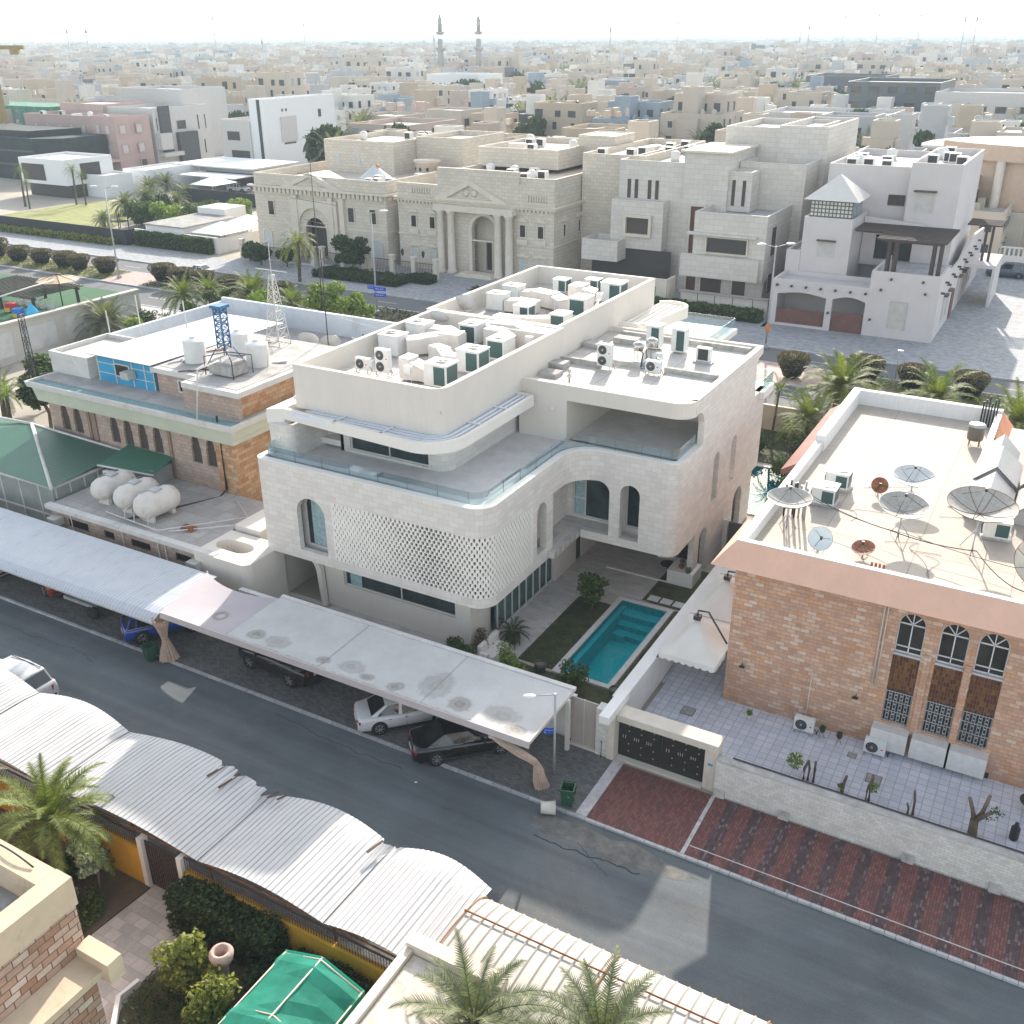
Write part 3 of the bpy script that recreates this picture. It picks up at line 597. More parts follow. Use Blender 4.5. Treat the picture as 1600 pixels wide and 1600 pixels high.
def package(name,label,group,sx=1.45,sy=1.25,sz=1.35):
    "packaged unit with a top fan and green coils"
    T=Thing(name,label,'AC unit',(0,0,0),group); T.part('casing',MB().box(-sx/2,sx/2,-sy/2,sy/2,.15,sz),metw,bevel=.02)
    T.part('lid',MB().box(-sx/2-.04,sx/2+.04,-sy/2-.04,sy/2+.04,sz+.001,sz+.06),metw,bevel=.015)
    T.part('coil',MB().box(-sx*.05,sx*.44,-sy/2-.012,-sy/2+.01,.25,sz-.08),coil); T.part('coil',MB().box(sx/2-.01,sx/2+.012,-sy*.42,sy*.42,.25,sz-.08),coil)
    fan(T,(sx*.1,0,sz+.062),.36,'Z'); m=MB()
    m.box(-sx/2-.1,sx/2+.1,-sy/2+.05,sy/2-.05,0,.148)
    T.part('skid',m,metg); T.part('cable',MB().tube([(-sx/2,-sy*.2,.9),(-sx/2-.08,-sy*.2,.6),(-sx/2-.05,-sy*.25,.2)],.03),dk); return T
def dish(name,label,r,tilt,az,loc,mat,group=None,mast=.7,mount='ped',depth=.18,ribs=6,ribm=None):
    T=Thing(name,label,'satellite dish',loc,group); n=28; L=T.loc
    M=Matrix.Translation(L+Vector((0,0,mast)))@Matrix.Rotation(az,4,'Z')@Matrix.Rotation(tilt,4,'X')   # bowl opens along local +Z before tilt
    m=MB(); prof=[(r*i/7,(i/7)**2*r*depth*2) for i in range(8)]; b=MB(); b.lathe((0,0,0),[(max(a,.001),z) for a,z in prof],n,cap=False); b.lathe((0,0,0),[(max(a,.001),z-.025) for a,z in prof],n,cap=False)
    o=len(b.v); b.v=[tuple(M@Vector(p)) for p in b.v]; rim=[tuple(M@Vector((r*cos(2*PI*k/n),r*sin(2*PI*k/n),prof[-1][1]))) for k in range(n+1)]
    bowl=T.part('reflector',b,mat,fix=False)
    k=MB(); k.tube(rim,.014,4)
    for i in range(ribs): a=2*PI*i/ribs+.2; k.tube([M@Vector((q*cos(a),q*sin(a),z+.012)) for q,z in prof],.012,4)
    T.part('rib',k,ribm or metg,parent=bowl)
    f=MB(); F_=M@Vector((0,0,r*.85)); 
    for i in range(3): a=2*PI*i/3; f.tube([M@Vector((r*.8*cos(a),r*.8*sin(a),prof[6][1])),F_],.012,4)
    f.lathe(F_,[(.05,-.08),(.07,.08)],8); T.part('feed_arm',f,dk)
    s=MB(); c=M@Vector((0,0,-.03))
    s.tube([c,L+Vector((0,0,mast*.55)),L],.04,6)
    for i in range(3): a=2*PI*i/3+.5; s.tube([L+Vector((0,0,mast*.6)),L+Vector((r*.45*cos(a),r*.45*sin(a),.01))],.022,4)
    T.part('mount',s,metg); return T
# ------------------------------------------------ equipment on the white villa
Z1=12.61; Z2=12.51; dish_w=plain('dish_pale',(.55,.55,.55),.5)
ac2=condenser('ac_unit','white double-fan AC unit at the front left corner of the white villa tower roof',2,'side-blowing AC units on the white villa'); ac2.root.location=(-33.15,43.9,Z1+.05)
dish('satellite_dish','grey mesh dish against the left parapet of the rear pen on the villa tower',.75,R(55),R(200),(-36.3,57.6,Z2),plain('dish_grey',(.45,.45,.46),.5,var=.1),None,.8)
dish('satellite_dish','white dish behind the AC ducts in the front roof pen of the villa tower',.6,R(50),R(190),(-35.4,53.0,Z1),dish_w,None,.9)
ac1=condenser('ac_unit','white single-fan AC unit nearest the front left corner of the villa tower roof',1,'side-blowing AC units on the white villa'); ac1.root.location=(-34.5,43.8,Z1+.05)
pk=package('packaged_ac_unit','large white AC unit with green coils at the front right of the villa tower roof','packaged AC units on the villa roof'); pk.root.location=(-29.3,43.9,Z1)
ps=[((-35.1,47.6,Z1),PI,.95,'white packaged AC unit along the left parapet of the front roof pen, nearer one'),((-35.2,50.6,Z1),PI,.95,'white packaged AC unit along the left parapet of the front roof pen, farther one'),
((-29.1,46.9,Z1),0,1.02,'white packaged AC unit in the middle of the right side of the front roof pen'),((-29.0,49.9,Z1),-PI/2,.95,'white packaged AC unit at the right of the front pen beside a small control box'),((-32.2,52.0,Z1),-PI/2,.95,'white packaged AC unit in the middle of the front pen near its back wall'),
((-35.2,60.3,Z2),PI,.9,'white packaged AC unit at the left of the rear roof pen beside the grey dish'),((-35.4,62.9,Z2),PI,.9,'white packaged AC unit farther along the left side of the rear roof pen'),((-32.2,58.6,Z2),0,.8,'low white packaged AC unit near the front wall of the rear roof pen'),((-28.9,57.6,Z2),-PI/2,.85,'white packaged AC unit in the front right corner of the rear roof pen'),
((-29.3,61.4,Z2),-PI/2,1,'white packaged AC unit with black fan midway along the right of the rear pen'),((-29.0,66.2,Z2),0,1.08,'largest packaged AC unit with green coils in the far right corner of the rear pen'),((-33.7,67.2,Z2),0,.75,'small green-coiled AC unit standing alone at the back left of the rear pen'),((-31.6,68.3,Z2),0,.75,'small green-coiled AC unit against the back parapet of the rear pen')]
for p,rz,s_,l in ps: dup(pk,l,p,rz,scale=s_)
def duct(label,pts,w,h,z):
    m=MB(); P_=[Vector(p) for p in pts]
    for i,(a,b_) in enumerate(zip(P_,P_[1:])):
        d=(b_-a); L=math.hypot(d.x,d.y); an=math.atan2(d.y,d.x); zz0,zz1=a.z,b_.z; nx,ny=-sin(an)*w/2,cos(an)*w/2; e=.001*i
        ax,ay=a.x-cos(an)*(w/2 if i else 0),a.y-sin(an)*(w/2 if i else 0); bx,by=b_.x+cos(an)*0,b_.y+sin(an)*0
        vs=[(x+s_*nx,y+s_*ny,zq) for (x,y,zt) in ((ax,ay,zz0),(bx,by,zz1)) for s_ in (1,-1) for zq in (z+.12,z+.12+zt+e)]
        m.add(vs,[(0,1,3,2),(4,6,7,5),(0,4,5,1),(2,3,7,6),(1,5,7,3),(0,2,6,4)])
    return single('air_duct',m,ductm,label,'air duct',(P_[0].x,P_[0].y,z),'insulated air ducts on the villa roof',bevel=.03)
duct('boxy cream duct rising beside the front right AC unit of the front pen',[(-31.9,44.1,1.25),(-31.2,44.1,1.2),(-30.6,44.2,.8),(-30.0,44.1,.75)],1.0,1,Z1)
duct('duct curving from the middle AC unit toward the centre of the front pen',[(-29.8,46.9,.8),(-30.8,46.8,.75),(-31.5,47.4,.9),(-32.3,47.7,.9)],.8,1,Z1)
duct('long flat-topped duct from the nearer left AC unit toward the pen centre',[(-34.4,47.8,.95),(-33.4,48.9,.95),(-32.4,49.6,1.15),(-31.6,49.7,1.15)],1.1,1,Z1)
duct('wide duct leading from the farther left AC unit of the front pen',[(-34.6,50.8,.95),(-33.4,50.9,.95),(-32.6,50.4,.95),(-32.0,50.2,.9)],1.0,1,Z1)
duct('cream duct against the back wall of the front pen',[(-31.4,53.2,1.1),(-29.6,53.2,1.2),(-28.4,52.9,1.0)],1.0,1,Z1)
duct('square cream duct box beside the small control box of the front pen',[(-30.9,51.5,1.2),(-29.9,51.5,1.2),(-29.1,51.1,.95)],.9,1,Z1)
duct('long arched duct in the left half of the rear pen',[(-34.7,62.9,.8),(-33.2,62.8,1.0),(-31.8,62.4,1.0),(-30.9,62.0,.75)],1.1,1,Z2)
duct('flat white duct behind the grey dish of the rear pen',[(-34.5,60.3,.75),(-33.2,60.4,.85),(-32.2,60.4,.8)],1.1,1,Z2)
duct('L-shaped white duct near the front wall of the rear pen',[(-33.6,57.2,.5),(-32.0,57.1,.55),(-30.4,57.1,.7),(-29.5,57.5,.75)],.9,1,Z2)
duct('stepped cream duct beside the largest AC unit of the rear pen',[(-32.0,65.4,1.1),(-30.9,65.4,1.1),(-30.1,65.6,.7)],1.3,1,Z2)
m=MB().box(-.22,.22,-.15,.15,.75,1.15).tube([(-.18,0,0),(-.18,0,.8)],.02).tube([(.18,0,0),(.18,0,.8)],.02)
cb=single('control_box',m,metw,'small white control box on legs at the right of the front roof pen','control box',(0,0,0),'control boxes'); cb.location=(-27.9,51.4,Z1)
c2=cb.copy(); C.objects.link(c2); c2.location=(-30.9,43.1,Z1); c2['label']='small white control box on legs between the duct and the front right AC unit'
c2=cb.copy(); C.objects.link(c2); c2.location=(-29.0,63.8,Z2); c2['label']='small white control box before the largest AC unit of the rear pen'
# pavilion roof equipment
ZR=11.76
blue=plain('blue_badge',(.05,.12,.5),.5)
dup(ac2,'white double-fan AC unit standing on the flat terrace roof near its water filters',(-23.9,53.6,ZR),0)
acb=condenser('ac_unit','white single-fan AC unit with blue badge on the flat terrace roof',1,'side-blowing AC units on the white villa',badge=blue); acb.root.location=(-20.9,53.9,ZR)
g1=Thing('ac_unit','grey-fronted AC unit standing right of the water filters on the terrace roof','AC unit',(-19.1,57.6,ZR),'side-blowing AC units on the white villa'); g1.part('casing',MB().box(-19.55,-18.65,57.4,57.8,ZR+.12,ZR+.95),metw,bevel=.02); g1.part('coil',MB().box(-19.42,-18.78,57.385,57.41,ZR+.2,ZR+.88),dk); g1.part('stand',MB().box(-19.7,-18.5,57.3,57.9,ZR,ZR+.12),metg)
for x,l in ((-21.2,'tall AC unit with dark green coil behind the water filters'),(-22.9,'tall AC unit with dark coil left behind the water filters')):
    T=Thing('ac_unit',l,'AC unit',(x,59,ZR),'side-blowing AC units on the white villa'); T.part('casing',MB().box(x-.45,x+.45,58.6,59.4,ZR+.1,ZR+1.55),metw,bevel=.02); T.part('coil',MB().box(x-.1,x+.4,58.585,58.61,ZR+.2,ZR+1.45),coil); T.part('lid',MB().box(x-.5,x+.5,58.55,59.45,ZR+1.551,ZR+1.6),metw)
steel=plain('stainless',(.5,.48,.46),.2,metal=.8,var=.1)
for x,y,l in ((-22.6,55.6,'round stainless steel water filter vessel on legs, nearer one'),(-22.2,56.8,'round stainless steel water filter vessel on legs, farther one')):
    T=Thing('filter_vessel',l,'water filter',(x,y,ZR),'stainless filter vessels'); T.part('vessel',MB().lathe((x,y,ZR+.75),[(.05,-.02),(.3,.06),(.38,.3),(.34,.5),(.1,.6)],20),steel)
    for k in range(3): a=2*PI*k/3; T.part('leg',MB().tube([(x+.3*cos(a),y+.3*sin(a),ZR),(x+.3*cos(a),y+.3*sin(a),ZR+.95)],.025),steel)
T=Thing('pump_set','cluster of pumps, small tanks and pipes beside the filter vessels','pump',(-21.6,55.2,ZR))
T.part('pump',MB().lathe((-21.9,54.9,ZR+.2),[(.14,-.2),(.16,0),(.14,.2)],12,axis='X'),plain('pump_blue',(.25,.33,.45),.5)); T.part('tank',MB().lathe((-21.2,55.3,ZR),[(.02,0),(.3,.1),(.3,.5),(.02,.6)],14),steel); T.part('tank',MB().lathe((-21.5,56.1,ZR),[(.3,0),(.32,.6),(.02,.7)],14),metw)
T.part('pipe',MB().tube([(-22.4,55.3,ZR+.9),(-22,54.9,ZR+.9),(-22,54.6,ZR+.1)],.04).tube([(-21.9,55.2,ZR),(-21.9,55.2,ZR+1.1),(-21.1,55.4,ZR+1.1)],.03).tube([(-21.4,54.7,ZR),(-21.4,54.7,ZR+.8)],.03).tube([(-21.1,54.8,ZR),(-21.1,54.8,ZR+.8)],.03),dk)
single('roof_vent',MB().lathe((-24.6,50.2,ZR),[(.05,0),(.05,.3),(.14,.32),(.14,.42),(.05,.5),(.05,.6),(.12,.62),(.1,.75),(.01,.8)],12),steel,'small metal vent near the front edge of the terrace roof','vent',(-24.6,50.2,ZR))
# ------------------------------------------------ brick villa on the right
pinkb=brick('pink_rubble_brick',[(.48,.28,.19),(.55,.35,.25),(.51,.30,.21),(.58,.39,.28),(.58,.29,.15),(.63,.47,.37)],(.36,.24,.18),.42,.2,.012,var=.13,bmp=.8,dirt=.08,nscale=2)
pinkr=plain('pink_render',(.70,.44,.33),.85,var=.05,scale=1,streak=.2,dirtcol=(.42,.24,.19))
whit=plain('white_roof_wall',(.76,.75,.73),.8,var=.05,scale=.8,streak=.3,dirtcol=(.5,.48,.45))
rroof=brick('cream_roof_screed',[(.44,.385,.33),(.475,.42,.36)],(.30,.26,.22),4.2,5.5,.025,wall=False,offset=0,var=.08,dirt=.12,dirtcol=(.42,.38,.34))
amber=brick('amber_ceramic_tile',[(.09,.03,.018),(.13,.045,.02),(.20,.10,.03),(.075,.022,.015)],(.15,.085,.045),.12,.24,.012,offset=0,rough=.3,var=.15)
BV=Thing('brick_villa','two-storey villa of pink rough brick with salmon eaves, arched windows and flat dish-covered roof','villa',(-4,50,0))
wy=40.9; ws=[(-3.80,-2.66),(-2.06,-.90),(-.55,.66)]
outl=[(-11.2,0),(9,0),(9,7.8),(-11.2,7.8)]; holes=[]
for a,b_ in ws: holes.append(arch(a,b_,1.5,7.28))
w=MB().slab(outl,holes,.35,FY(0,wy)); w.box(-11.2,-10.9,wy+.36,64.6,0,7.8); w.box(-10.9,9,64.3,64.6,0,7.8)
BV.part('wall',w,pinkb)
e=MB(); zt,zb=9.0,7.75
A=[(-11.25,wy-.15,zt),(9,wy-.15,zt),(9,wy-.95,zb+.15),(-12.15,wy-.95,zb+.15)]; e.add(A,[(0,1,2,3)]); e.add([(-12.15,wy-.95,zb+.15),(9,wy-.95,zb+.15),(9,wy,zb-.1),(-11.2,wy,zb-.1)],[(0,1,2,3)])
e.add([(-11.25,wy-.15,zt),(-12.15,wy-.95,zb+.15),(-11.5,wy+2.2,zt),(-11.25,wy+2.2,zt)],[(0,1,2),(0,2,3)]); e.add([(-12.15,wy-.95,zb+.15),(-11.2,wy,zb-.1),(-11.2,wy+2.6,zb+.9),(-11.5,wy+2.2,zt)],[(0,1,2,3)])
BV.part('eave_fascia',e,pinkr)
p=MB(); p.box(-11.25,9,wy-.14,wy+.16,8.35,zt+.03); p.box(-11.25,-10.85,wy+.165,55.0,8.0,zt+.02); p.box(-11.25,-10.75,55.005,64.7,8.0,zt+.35); p.box(-10.75,-2.4,64.3,64.7,8.0,zt+.34); p.box(-2.75,-2.4,52,64.3,8.0,zt+.2)
BV.part('parapet',p,whit)
BV.part('roof',MB().box(-10.85,9,wy+.16,64.3,8.1,8.4),rroof)
fr=plain('window_white',(.62,.62,.62),.4)
def rad_window(T,a,b_,z0,z1,y,dep=.12):
    F=FY(0,y); o=arch(a,b_,z0,z1); h=(b_-a)/2; c=(a+b_)/2; m=MB(); m.frame(o,.05,.08,F,0,dep); f2=(F[0]+F[3]*dep,F[1],F[2],F[3]); sp=z1-h
    m.slab(rect(a+.02,b_-.02,sp-.04,sp+.02),[],.06,f2); m.slab(rect(c-.025,c+.025,z0,sp),[],.05,f2); m.slab(rect(a+.02,b_-.02,z0+.28,z0+.33),[],.05,f2)
    for an in (50,90,130):
        d=(cos(R(an)),sin(R(an))); n=(-d[1]*.02,d[0]*.02); m.slab([(c-n[0],sp-n[1]),(c+d[0]*h*.97-n[0],sp+d[1]*h*.97-n[1]),(c+d[0]*h*.97+n[0],sp+d[1]*h*.97+n[1]),(c+n[0],sp+n[1])],[],.05,f2)
    f=T.part('arched_window',m,fr); T.part('pane',MB().slab(o,[],.02,(F[0]+F[3]*(dep+.04),F[1],F[2],F[3])),glassy('dark_pane',(.022,.022,.02),.12),parent=f)
for i,(a,b_) in enumerate(ws):
    rad_window(BV,a,b_,5.22,7.26,wy,.14)
    BV.part('window_sill',MB().box(a,b_,wy-.03,wy+.2,5.12,5.22),plain('sill_grey',(.45,.45,.48),.7))
    BV.part('tile_panel',MB().box(a,b_,wy+.06,wy+.12,3.22,5.115),amber)
    g=MB(); n=9
    for k in range(n+1): x=a+.03+(b_-a-.06)*k/n; g.box(x-.012,x+.012,wy+.03,wy+.055,1.5,3.2)
    for z in (1.55,2.1,2.65,3.15): g.box(a,b_,wy+.02,wy+.06,z-.015,z+.015)
    for k in range(n):
        if k%2: 
            for z in (1.7,1.95,2.25,2.5,2.8,3.0): x=a+.03+(b_-a-.06)*(k+.5)/n; g.obox((x,wy+.045,z),.07,.015,.07,0,0,0,R(45))
    BV.part('window_grille',g,plain('grille_grey',(.33,.34,.35),.6)); BV.part('lower_pane',MB().box(a,b_,wy+.2,wy+.22,1.5,3.22),MC['dark_pane'])
    bx=MB(); bx.box(a-.28,b_+.16,wy-.62,wy-.01,.38,1.12).box(a-.28,a-.2,wy-.62,wy-.01,1.12,1.42).box(b_+.08,b_+.16,wy-.62,wy-.01,1.12,1.42).box(a-.28,b_+.16,wy-.62,wy-.54,1.12,1.42) if 0 else bx.box(a-.28,b_+.16,wy-.62,wy-.01,.38,1.4)
    BV.part('white_window_box',bx,plain('box_white',(.62,.60,.58),.9,var=.1,scale=3,dirt=.12,dirtcol=(.4,.38,.36)))
for i,x in enumerate((-2.36,-.73)): BV.part('pilaster',MB().box(x-.14,x+.14,wy-.12,wy-.005,1.2,5.5),pinkb)
BV.part('basement_grille',MB().box(-1.9,1.0,wy-.02,wy+.01,.02,.36),dk)
# side roof with red tiles along the left, salmon corner on the right
rt=MB(); rt.add([(-12.6,53.2,7.6),(-11.26,52.6,8.6),(-11.26,64.7,8.6),(-12.6,64.7,7.6)],[(0,1,2,3)]).add([(-12.6,53.2,7.6),(-12.6,53.2,7.35),(-11.26,52.6,7.9),(-11.26,52.6,8.6)],[(0,1,2,3)])
BV.part('tiled_side_eave',rt,corrug('clay_tile',(.33,.15,.12),.22,1,.55,var=.2))
BV.part('salmon_corner',MB().add([(-2.38,64.6,9.2),(-2.38,60,9.1),(-.9,62.9,7.4),(-.9,65.2,7.3)],[(0,1,2,3)]),plain('salmon',(.62,.25,.13),.8,var=.05))
pm=plain('pipe_cream',(.6,.52,.45),.6)
for x,z0,z1 in ((-4.45,3.3,8.0),(-4.3,3.3,8.0)): BV.part('downpipe',MB().tube([(x,wy-.06,z0),(x,wy-.06,z1)],.035),pm)
BV.part('downpipe',MB().tube([(-7.1,wy-.06,.1),(-7.1,wy-.06,3.1)],.03),pm)
for x,z in ((-10.4,2.3),(-5.05,2.35)): BV.part('wall_bracket',MB().obox((x,wy-.1,z),.25,.2,.03).tube([(x,wy-.05,z),(x+.05,wy-.2,z+.3)],.02),dk)
# roof things of the brick villa
ZB=8.41
dw=plain('dish_white',(.62,.63,.62),.5,var=.06,scale=2,dirt=.05); dr=plain('dish_rusty',(.34,.13,.06),.8,var=.4,scale=3); dl=plain('dish_light',(.62,.68,.70),.5,var=.03)
drm=plain('dish_rust_patched',(.60,.55,.47),.7,var=.1,scale=1,dirt=.75,dirtcol=(.42,.19,.06)); dm=plain('dish_mesh',(.40,.38,.34),.7,var=.15,scale=5)
dg_='satellite dishes on the brick villa roof'
dish('satellite_dish','big white dish in the middle of the brick villa roof, behind another big one',1.0,R(10),R(10),(-5.25,50.3,ZB),dw,dg_,1.1)
dish('satellite_dish','big ribbed grey dish near four rusty pipe stubs on the brick villa roof',1.12,R(10),R(20),(-5.0,45.9,ZB),dm,dg_,1.3,ribs=8)
dish('satellite_dish','largest grey dish on a tall rusty stand at the right of the brick villa roof',1.5,R(8),R(20),(-1.75,46.0,ZB),dm,dg_,1.9,ribs=8,ribm=rust)
dish('satellite_dish','small round rusty red dish standing upright behind the others on the brick villa roof',.42,R(58),R(15),(-6.8,50.3,ZB),dr,dg_,.55,ribs=2)
dish('satellite_dish','wide mesh dish in the left front corner of the brick villa roof',1.05,R(4),R(0),(-9.9,44.3,ZB),dm,dg_,1.25,ribs=4)
dish('satellite_dish','pale blue-white offset dish near the front left of the brick villa roof',.55,R(62),R(20),(-7.95,42.6,ZB),dl,dg_,.65,ribs=0)
dish('satellite_dish','rusty brown small dish lying low near the front parapet of the brick villa roof',.52,R(18),R(-20),(-6.05,43.1,ZB),dr,dg_,.3)
dish('satellite_dish','white dish heavily patched with rust at the right end of the front parapet',1.15,R(48),R(25),(.95,43.6,ZB),drm,dg_,1.1,ribs=8,ribm=rust)
old=package('ac_unit','boxy AC unit by the left parapet of the brick villa roof, nearer of the pair','old AC units on the brick villa roof',1.15,1.05,.95); old.root.location=(-9.0,48.0,ZB)
dup(old,'boxy AC unit by the left parapet of the brick villa roof, farther of the pair',(-8.85,50.3,ZB)); dup(old,'pale green AC unit behind the largest dish by the white sheds',(-1.0,48.1,ZB),.1)
T=Thing('roof_cooler','round brown drum cooler on legs at the far right of the brick villa roof','cooler',(-3.4,60.2,ZB)); x,y=-3.4,60.2
T.part('drum',MB().lathe((x,y,ZB+.35),[(.42,0),(.45,.1),(.45,.75),(.42,.8)],18),corrug('drum_brown',(.16,.13,.10),.09,2,.5)); T.part('lid',MB().lathe((x,y,ZB+1.16),[(.48,0),(.45,.12),(.3,.16)],18),metg)
for k in range(4): a=PI/4+k*PI/2; T.part('leg',MB().tube([(x+.38*cos(a),y+.38*sin(a),ZB),(x+.36*cos(a),y+.36*sin(a),ZB+.4)],.03),rust)
T=Thing('pipe_bundle','bundle of dark upright pipes beside the AC pair on the brick villa roof','pipes',(-10.2,46.0,ZB))
for k in range(7): T.part('pipe',MB().tube([(-10.4+.17*k,45.6+.18*(k%3),ZB),(-10.4+.17*k,45.6+.18*(k%3),ZB+1.7+.2*(k%2))],.05),dk if k<4 else metg)
T=Thing('pipe_bundle','bundle of dark vertical pipes in the far right corner of the brick villa roof','pipes',(-2.9,63.6,ZB))
for k in range(6): T.part('pipe',MB().tube([(-3.5+.16*k,63.9-.15*(k%2),ZB),(-3.5+.16*k,63.9-.15*(k%2),ZB+1.5+.2*(k%3))],.05),dk)
T=Thing('pipe_stubs','four short rusty pipe stubs beside the front parapet of the brick villa roof','pipes',(-5.2,42.0,ZB))
for k in range(4): T.part('pipe',MB().tube([(-5.45+.17*k,42.0,ZB),(-5.45+.17*k,42.0,ZB+.35)],.055),rust)
shed=corrug('white_sheet',(.33,.33,.33),.3,1,.42,dirt=.06,depth=.02); shw=plain('shed_wall',(.42,.41,.40),.9,var=.1,scale=2,dirt=.3)
cnt=0
for (x0,y0,L,D,z) in ((-2.7,56.6,1.7,2.2,8.9),(-2.7,53.0,2.0,3.2,9.15),(-2.7,49.9,2.0,2.7,9.0),(-.4,57.4,1.9,2.0,8.9),(-.4,53.4,1.9,3.4,9.15),(-.4,50.0,1.9,3.0,9.0)):
    lab='white corrugated gabled roof shed on the brick villa, %s row, %s one'%(('left' if x0<-1 else 'right'),('farthest','middle','nearest')[cnt%3]); cnt+=1
    T=Thing('roof_shed',lab,'shed',(x0,y0,ZB),'white corrugated roof sheds'); r=MB(); h=.95
    r.add([(x0-.1,y0-.15,z),(x0+L/2,y0-.15,z+h),(x0+L/2,y0+D,z+h),(x0-.1,y0+D,z)],[(0,1,2,3)]).add([(x0+L+.1,y0-.15,z),(x0+L/2,y0-.15,z+h),(x0+L/2,y0+D,z+h),(x0+L+.1,y0+D,z)],[(0,1,2,3)])
    r.add([(x0-.1,y0-.15,z-.04),(x0+L/2,y0-.15,z+h-.04),(x0+L/2,y0+D,z+h-.04),(x0-.1,y0+D,z-.04)],[(0,1,2,3)]).add([(x0+L+.1,y0-.15,z-.04),(x0+L/2,y0-.15,z+h-.04),(x0+L/2,y0+D,z+h-.04),(x0+L+.1,y0+D,z-.04)],[(0,1,2,3)])
    T.part('roof',r,shed); w=MB(); w.add([(x0,y0,ZB),(x0+L,y0,ZB),(x0+L,y0,z),(x0+L/2,y0,z+h-.1),(x0,y0,z)],[(0,1,2,3,4)]).box(x0,x0+.05,y0+.01,y0+D-.1,ZB,z).box(x0+L-.05,x0+L,y0+.01,y0+D-.1,ZB,z); T.part('wall',w,shw)
cbm=plain('cable_black',(.03,.03,.03),.7)
rr=random.Random(5)
def cable(label,pts,r=.018,g=None,sag=0):
    m=MB(); P_=[]
    for a,b_ in zip(pts,pts[1:]):
        a,b_=Vector(a),Vector(b_)
        for i in range(8): t_=i/8; P_.append(a.lerp(b_,t_)-Vector((0,0,sag*4*t_*(1-t_))))
    P_.append(Vector(pts[-1])); m.tube(P_,r,4); return single('cable',m,cbm,label,'cable',pts[0],g)
cable('thick black cable sweeping over the front of the brick villa roof past the largest dish',[(-9.3,46.2,9.5),(-5.2,44.5,9.3),(-1.5,44.0,9.4),(.2,41.9,9.1),(3,41.3,9.3)],.025,None,.15)
cable('thin cable running beside the thick one across the brick villa roof',[(-9.4,46.6,9.2),(-4.5,44.9,9.1),(3,43.5,9.2)],.014,None,.2)
for k in range(5):
    x,y=rr.uniform(-8,-2),43.5+k*2; pts=[(x+rr.uniform(-1.5,1.5),y+rr.uniform(-1.2,1.2),ZB+.02) for _ in range(4)]
    m=MB(); P_=[]; 
    for i in range(25):
        t_=i/24*3; j=min(2,int(t_)); a,b_=Vector(pts[j]),Vector(pts[j+1]); P_.append(a.lerp(b_,t_-j)+Vector((.25*sin(t_*3),.25*cos(t_*2.3),0)))
    single('cable',m.tube(P_,.01,3),cbm,'thin loose cable curling on the brick villa roof among the dishes, %s from the front'%['nearest','second','third','fourth','farthest'][k],'cable',pts[0],'loose cables on the brick villa roof')
# ------------------------------------------------ gate, boundary walls, courtyard
lime=plain('limestone_trim',(.58,.53,.46),.85,var=.08,scale=1.5,dirt=.15,dirtcol=(.4,.35,.3)); whb=brick('white_block',[(.60,.58,.54),(.66,.64,.6),(.7,.68,.64)],(.45,.43,.4),.3,.13,.008,var=.1,dirt=.08,dirtcol=(.4,.37,.33),bmp=.6)
wpl=plain('white_render',(.70,.69,.67),.85,var=.05,scale=1,streak=.2,dirtcol=(.5,.48,.46))
T=Thing('boundary_wall','tall white wall between the small pool garden and the tiled courtyard','wall',(-14.5,45,0))
T.part('wall',MB().box(-14.75,-14.45,35.0,62,0,2.2),wpl); T.part('coping',MB().box(-14.9,-14.3,35.6,62,2.2,2.32),plain('coping_white',(.70,.69,.68),.7,var=.04))
T.part('timber_strip',MB().box(-14.3,-14.22,39.5,58,2.34,2.4),plain('brown_timber',(.16,.09,.07),.8))
T=Thing('courtyard_gate','black double metal gate with gold slots under a limestone beam','gate',(-12,34.4,0))
blk=plain('gate_black',(.022,.024,.022),.45,var=.2,scale=6); gold=plain('gate_slot',(.42,.38,.28),.5)
for x0,x1 in ((-14.0,-11.93),(-11.91,-9.9)):
    m=MB().box(x0,x1,34.42,34.5,.14,2.12)
    d=T.part('gate_leaf',m,blk); g=MB()
    for gx in ((.2,.32),(.75,.85,.95),(1.35,1.45,1.55)):
        for q in gx: g.box(x0+q,x0+q+.03,34.405,34.425,1.15+.02*q,1.33)
    for q in (.5,1.1,1.7):
        for z in (.5,.9,1.6,1.9): g.obox((x0+q,34.41,z),.05,.02,.05,0,0,0,R(45))
    T.part('slot_ornament',g,gold,parent=d)
T.part('beam',MB().box(-14.05,-9.3,34.15,35.0,2.14,2.5),lime,bevel=.02); T.part('pillar',MB().box(-14.35,-14.02,33.9,34.7,0,2.15),lime); T.part('pillar',MB().box(-9.88,-9.32,34.2,34.9,0,2.135),lime)
T.part('cap_block',MB().box(-14.5,-14.0,33.2,35.5,2.52,2.92),plain('cap_white',(.72,.71,.70),.7,var=.04),bevel=.02); T.part('cap_support',MB().box(-14.4,-14.06,33.6,34.9,2.15,2.52),lime)
T.part('house_number_plate',MB().box(-9.72,-9.5,34.18,34.2,1.35,1.47),plain('number_blue',(.1,.3,.45),.5)); T.part('threshold',MB().box(-14,-9.9,34.1,34.4,.0,.14),lime)
T=Thing('side_wall','white stone-clad pier between the beige gate and the black gate','wall',(-14.6,34.1,0)); T.part('pier',MB().box(-14.95,-14.37,33.95,34.5,0,2.65),whb); T.part('tap',MB().tube([(-14.6,33.85,.1),(-14.6,33.85,1.0),(-14.6,33.75,1.05)],.025),dk)
T=Thing('garden_gate','beige vertical-slatted gate at the street corner of the pool garden','gate',(-15.6,34.2,0)); bg_=corrug('beige_slats',(.42,.37,.34),.07,0,.6)
for x0,x1 in ((-16.28,-15.66),(-15.62,-14.97)): T.part('gate_leaf',MB().box(x0,x1,34.15,34.22,.12,2.7),bg_)
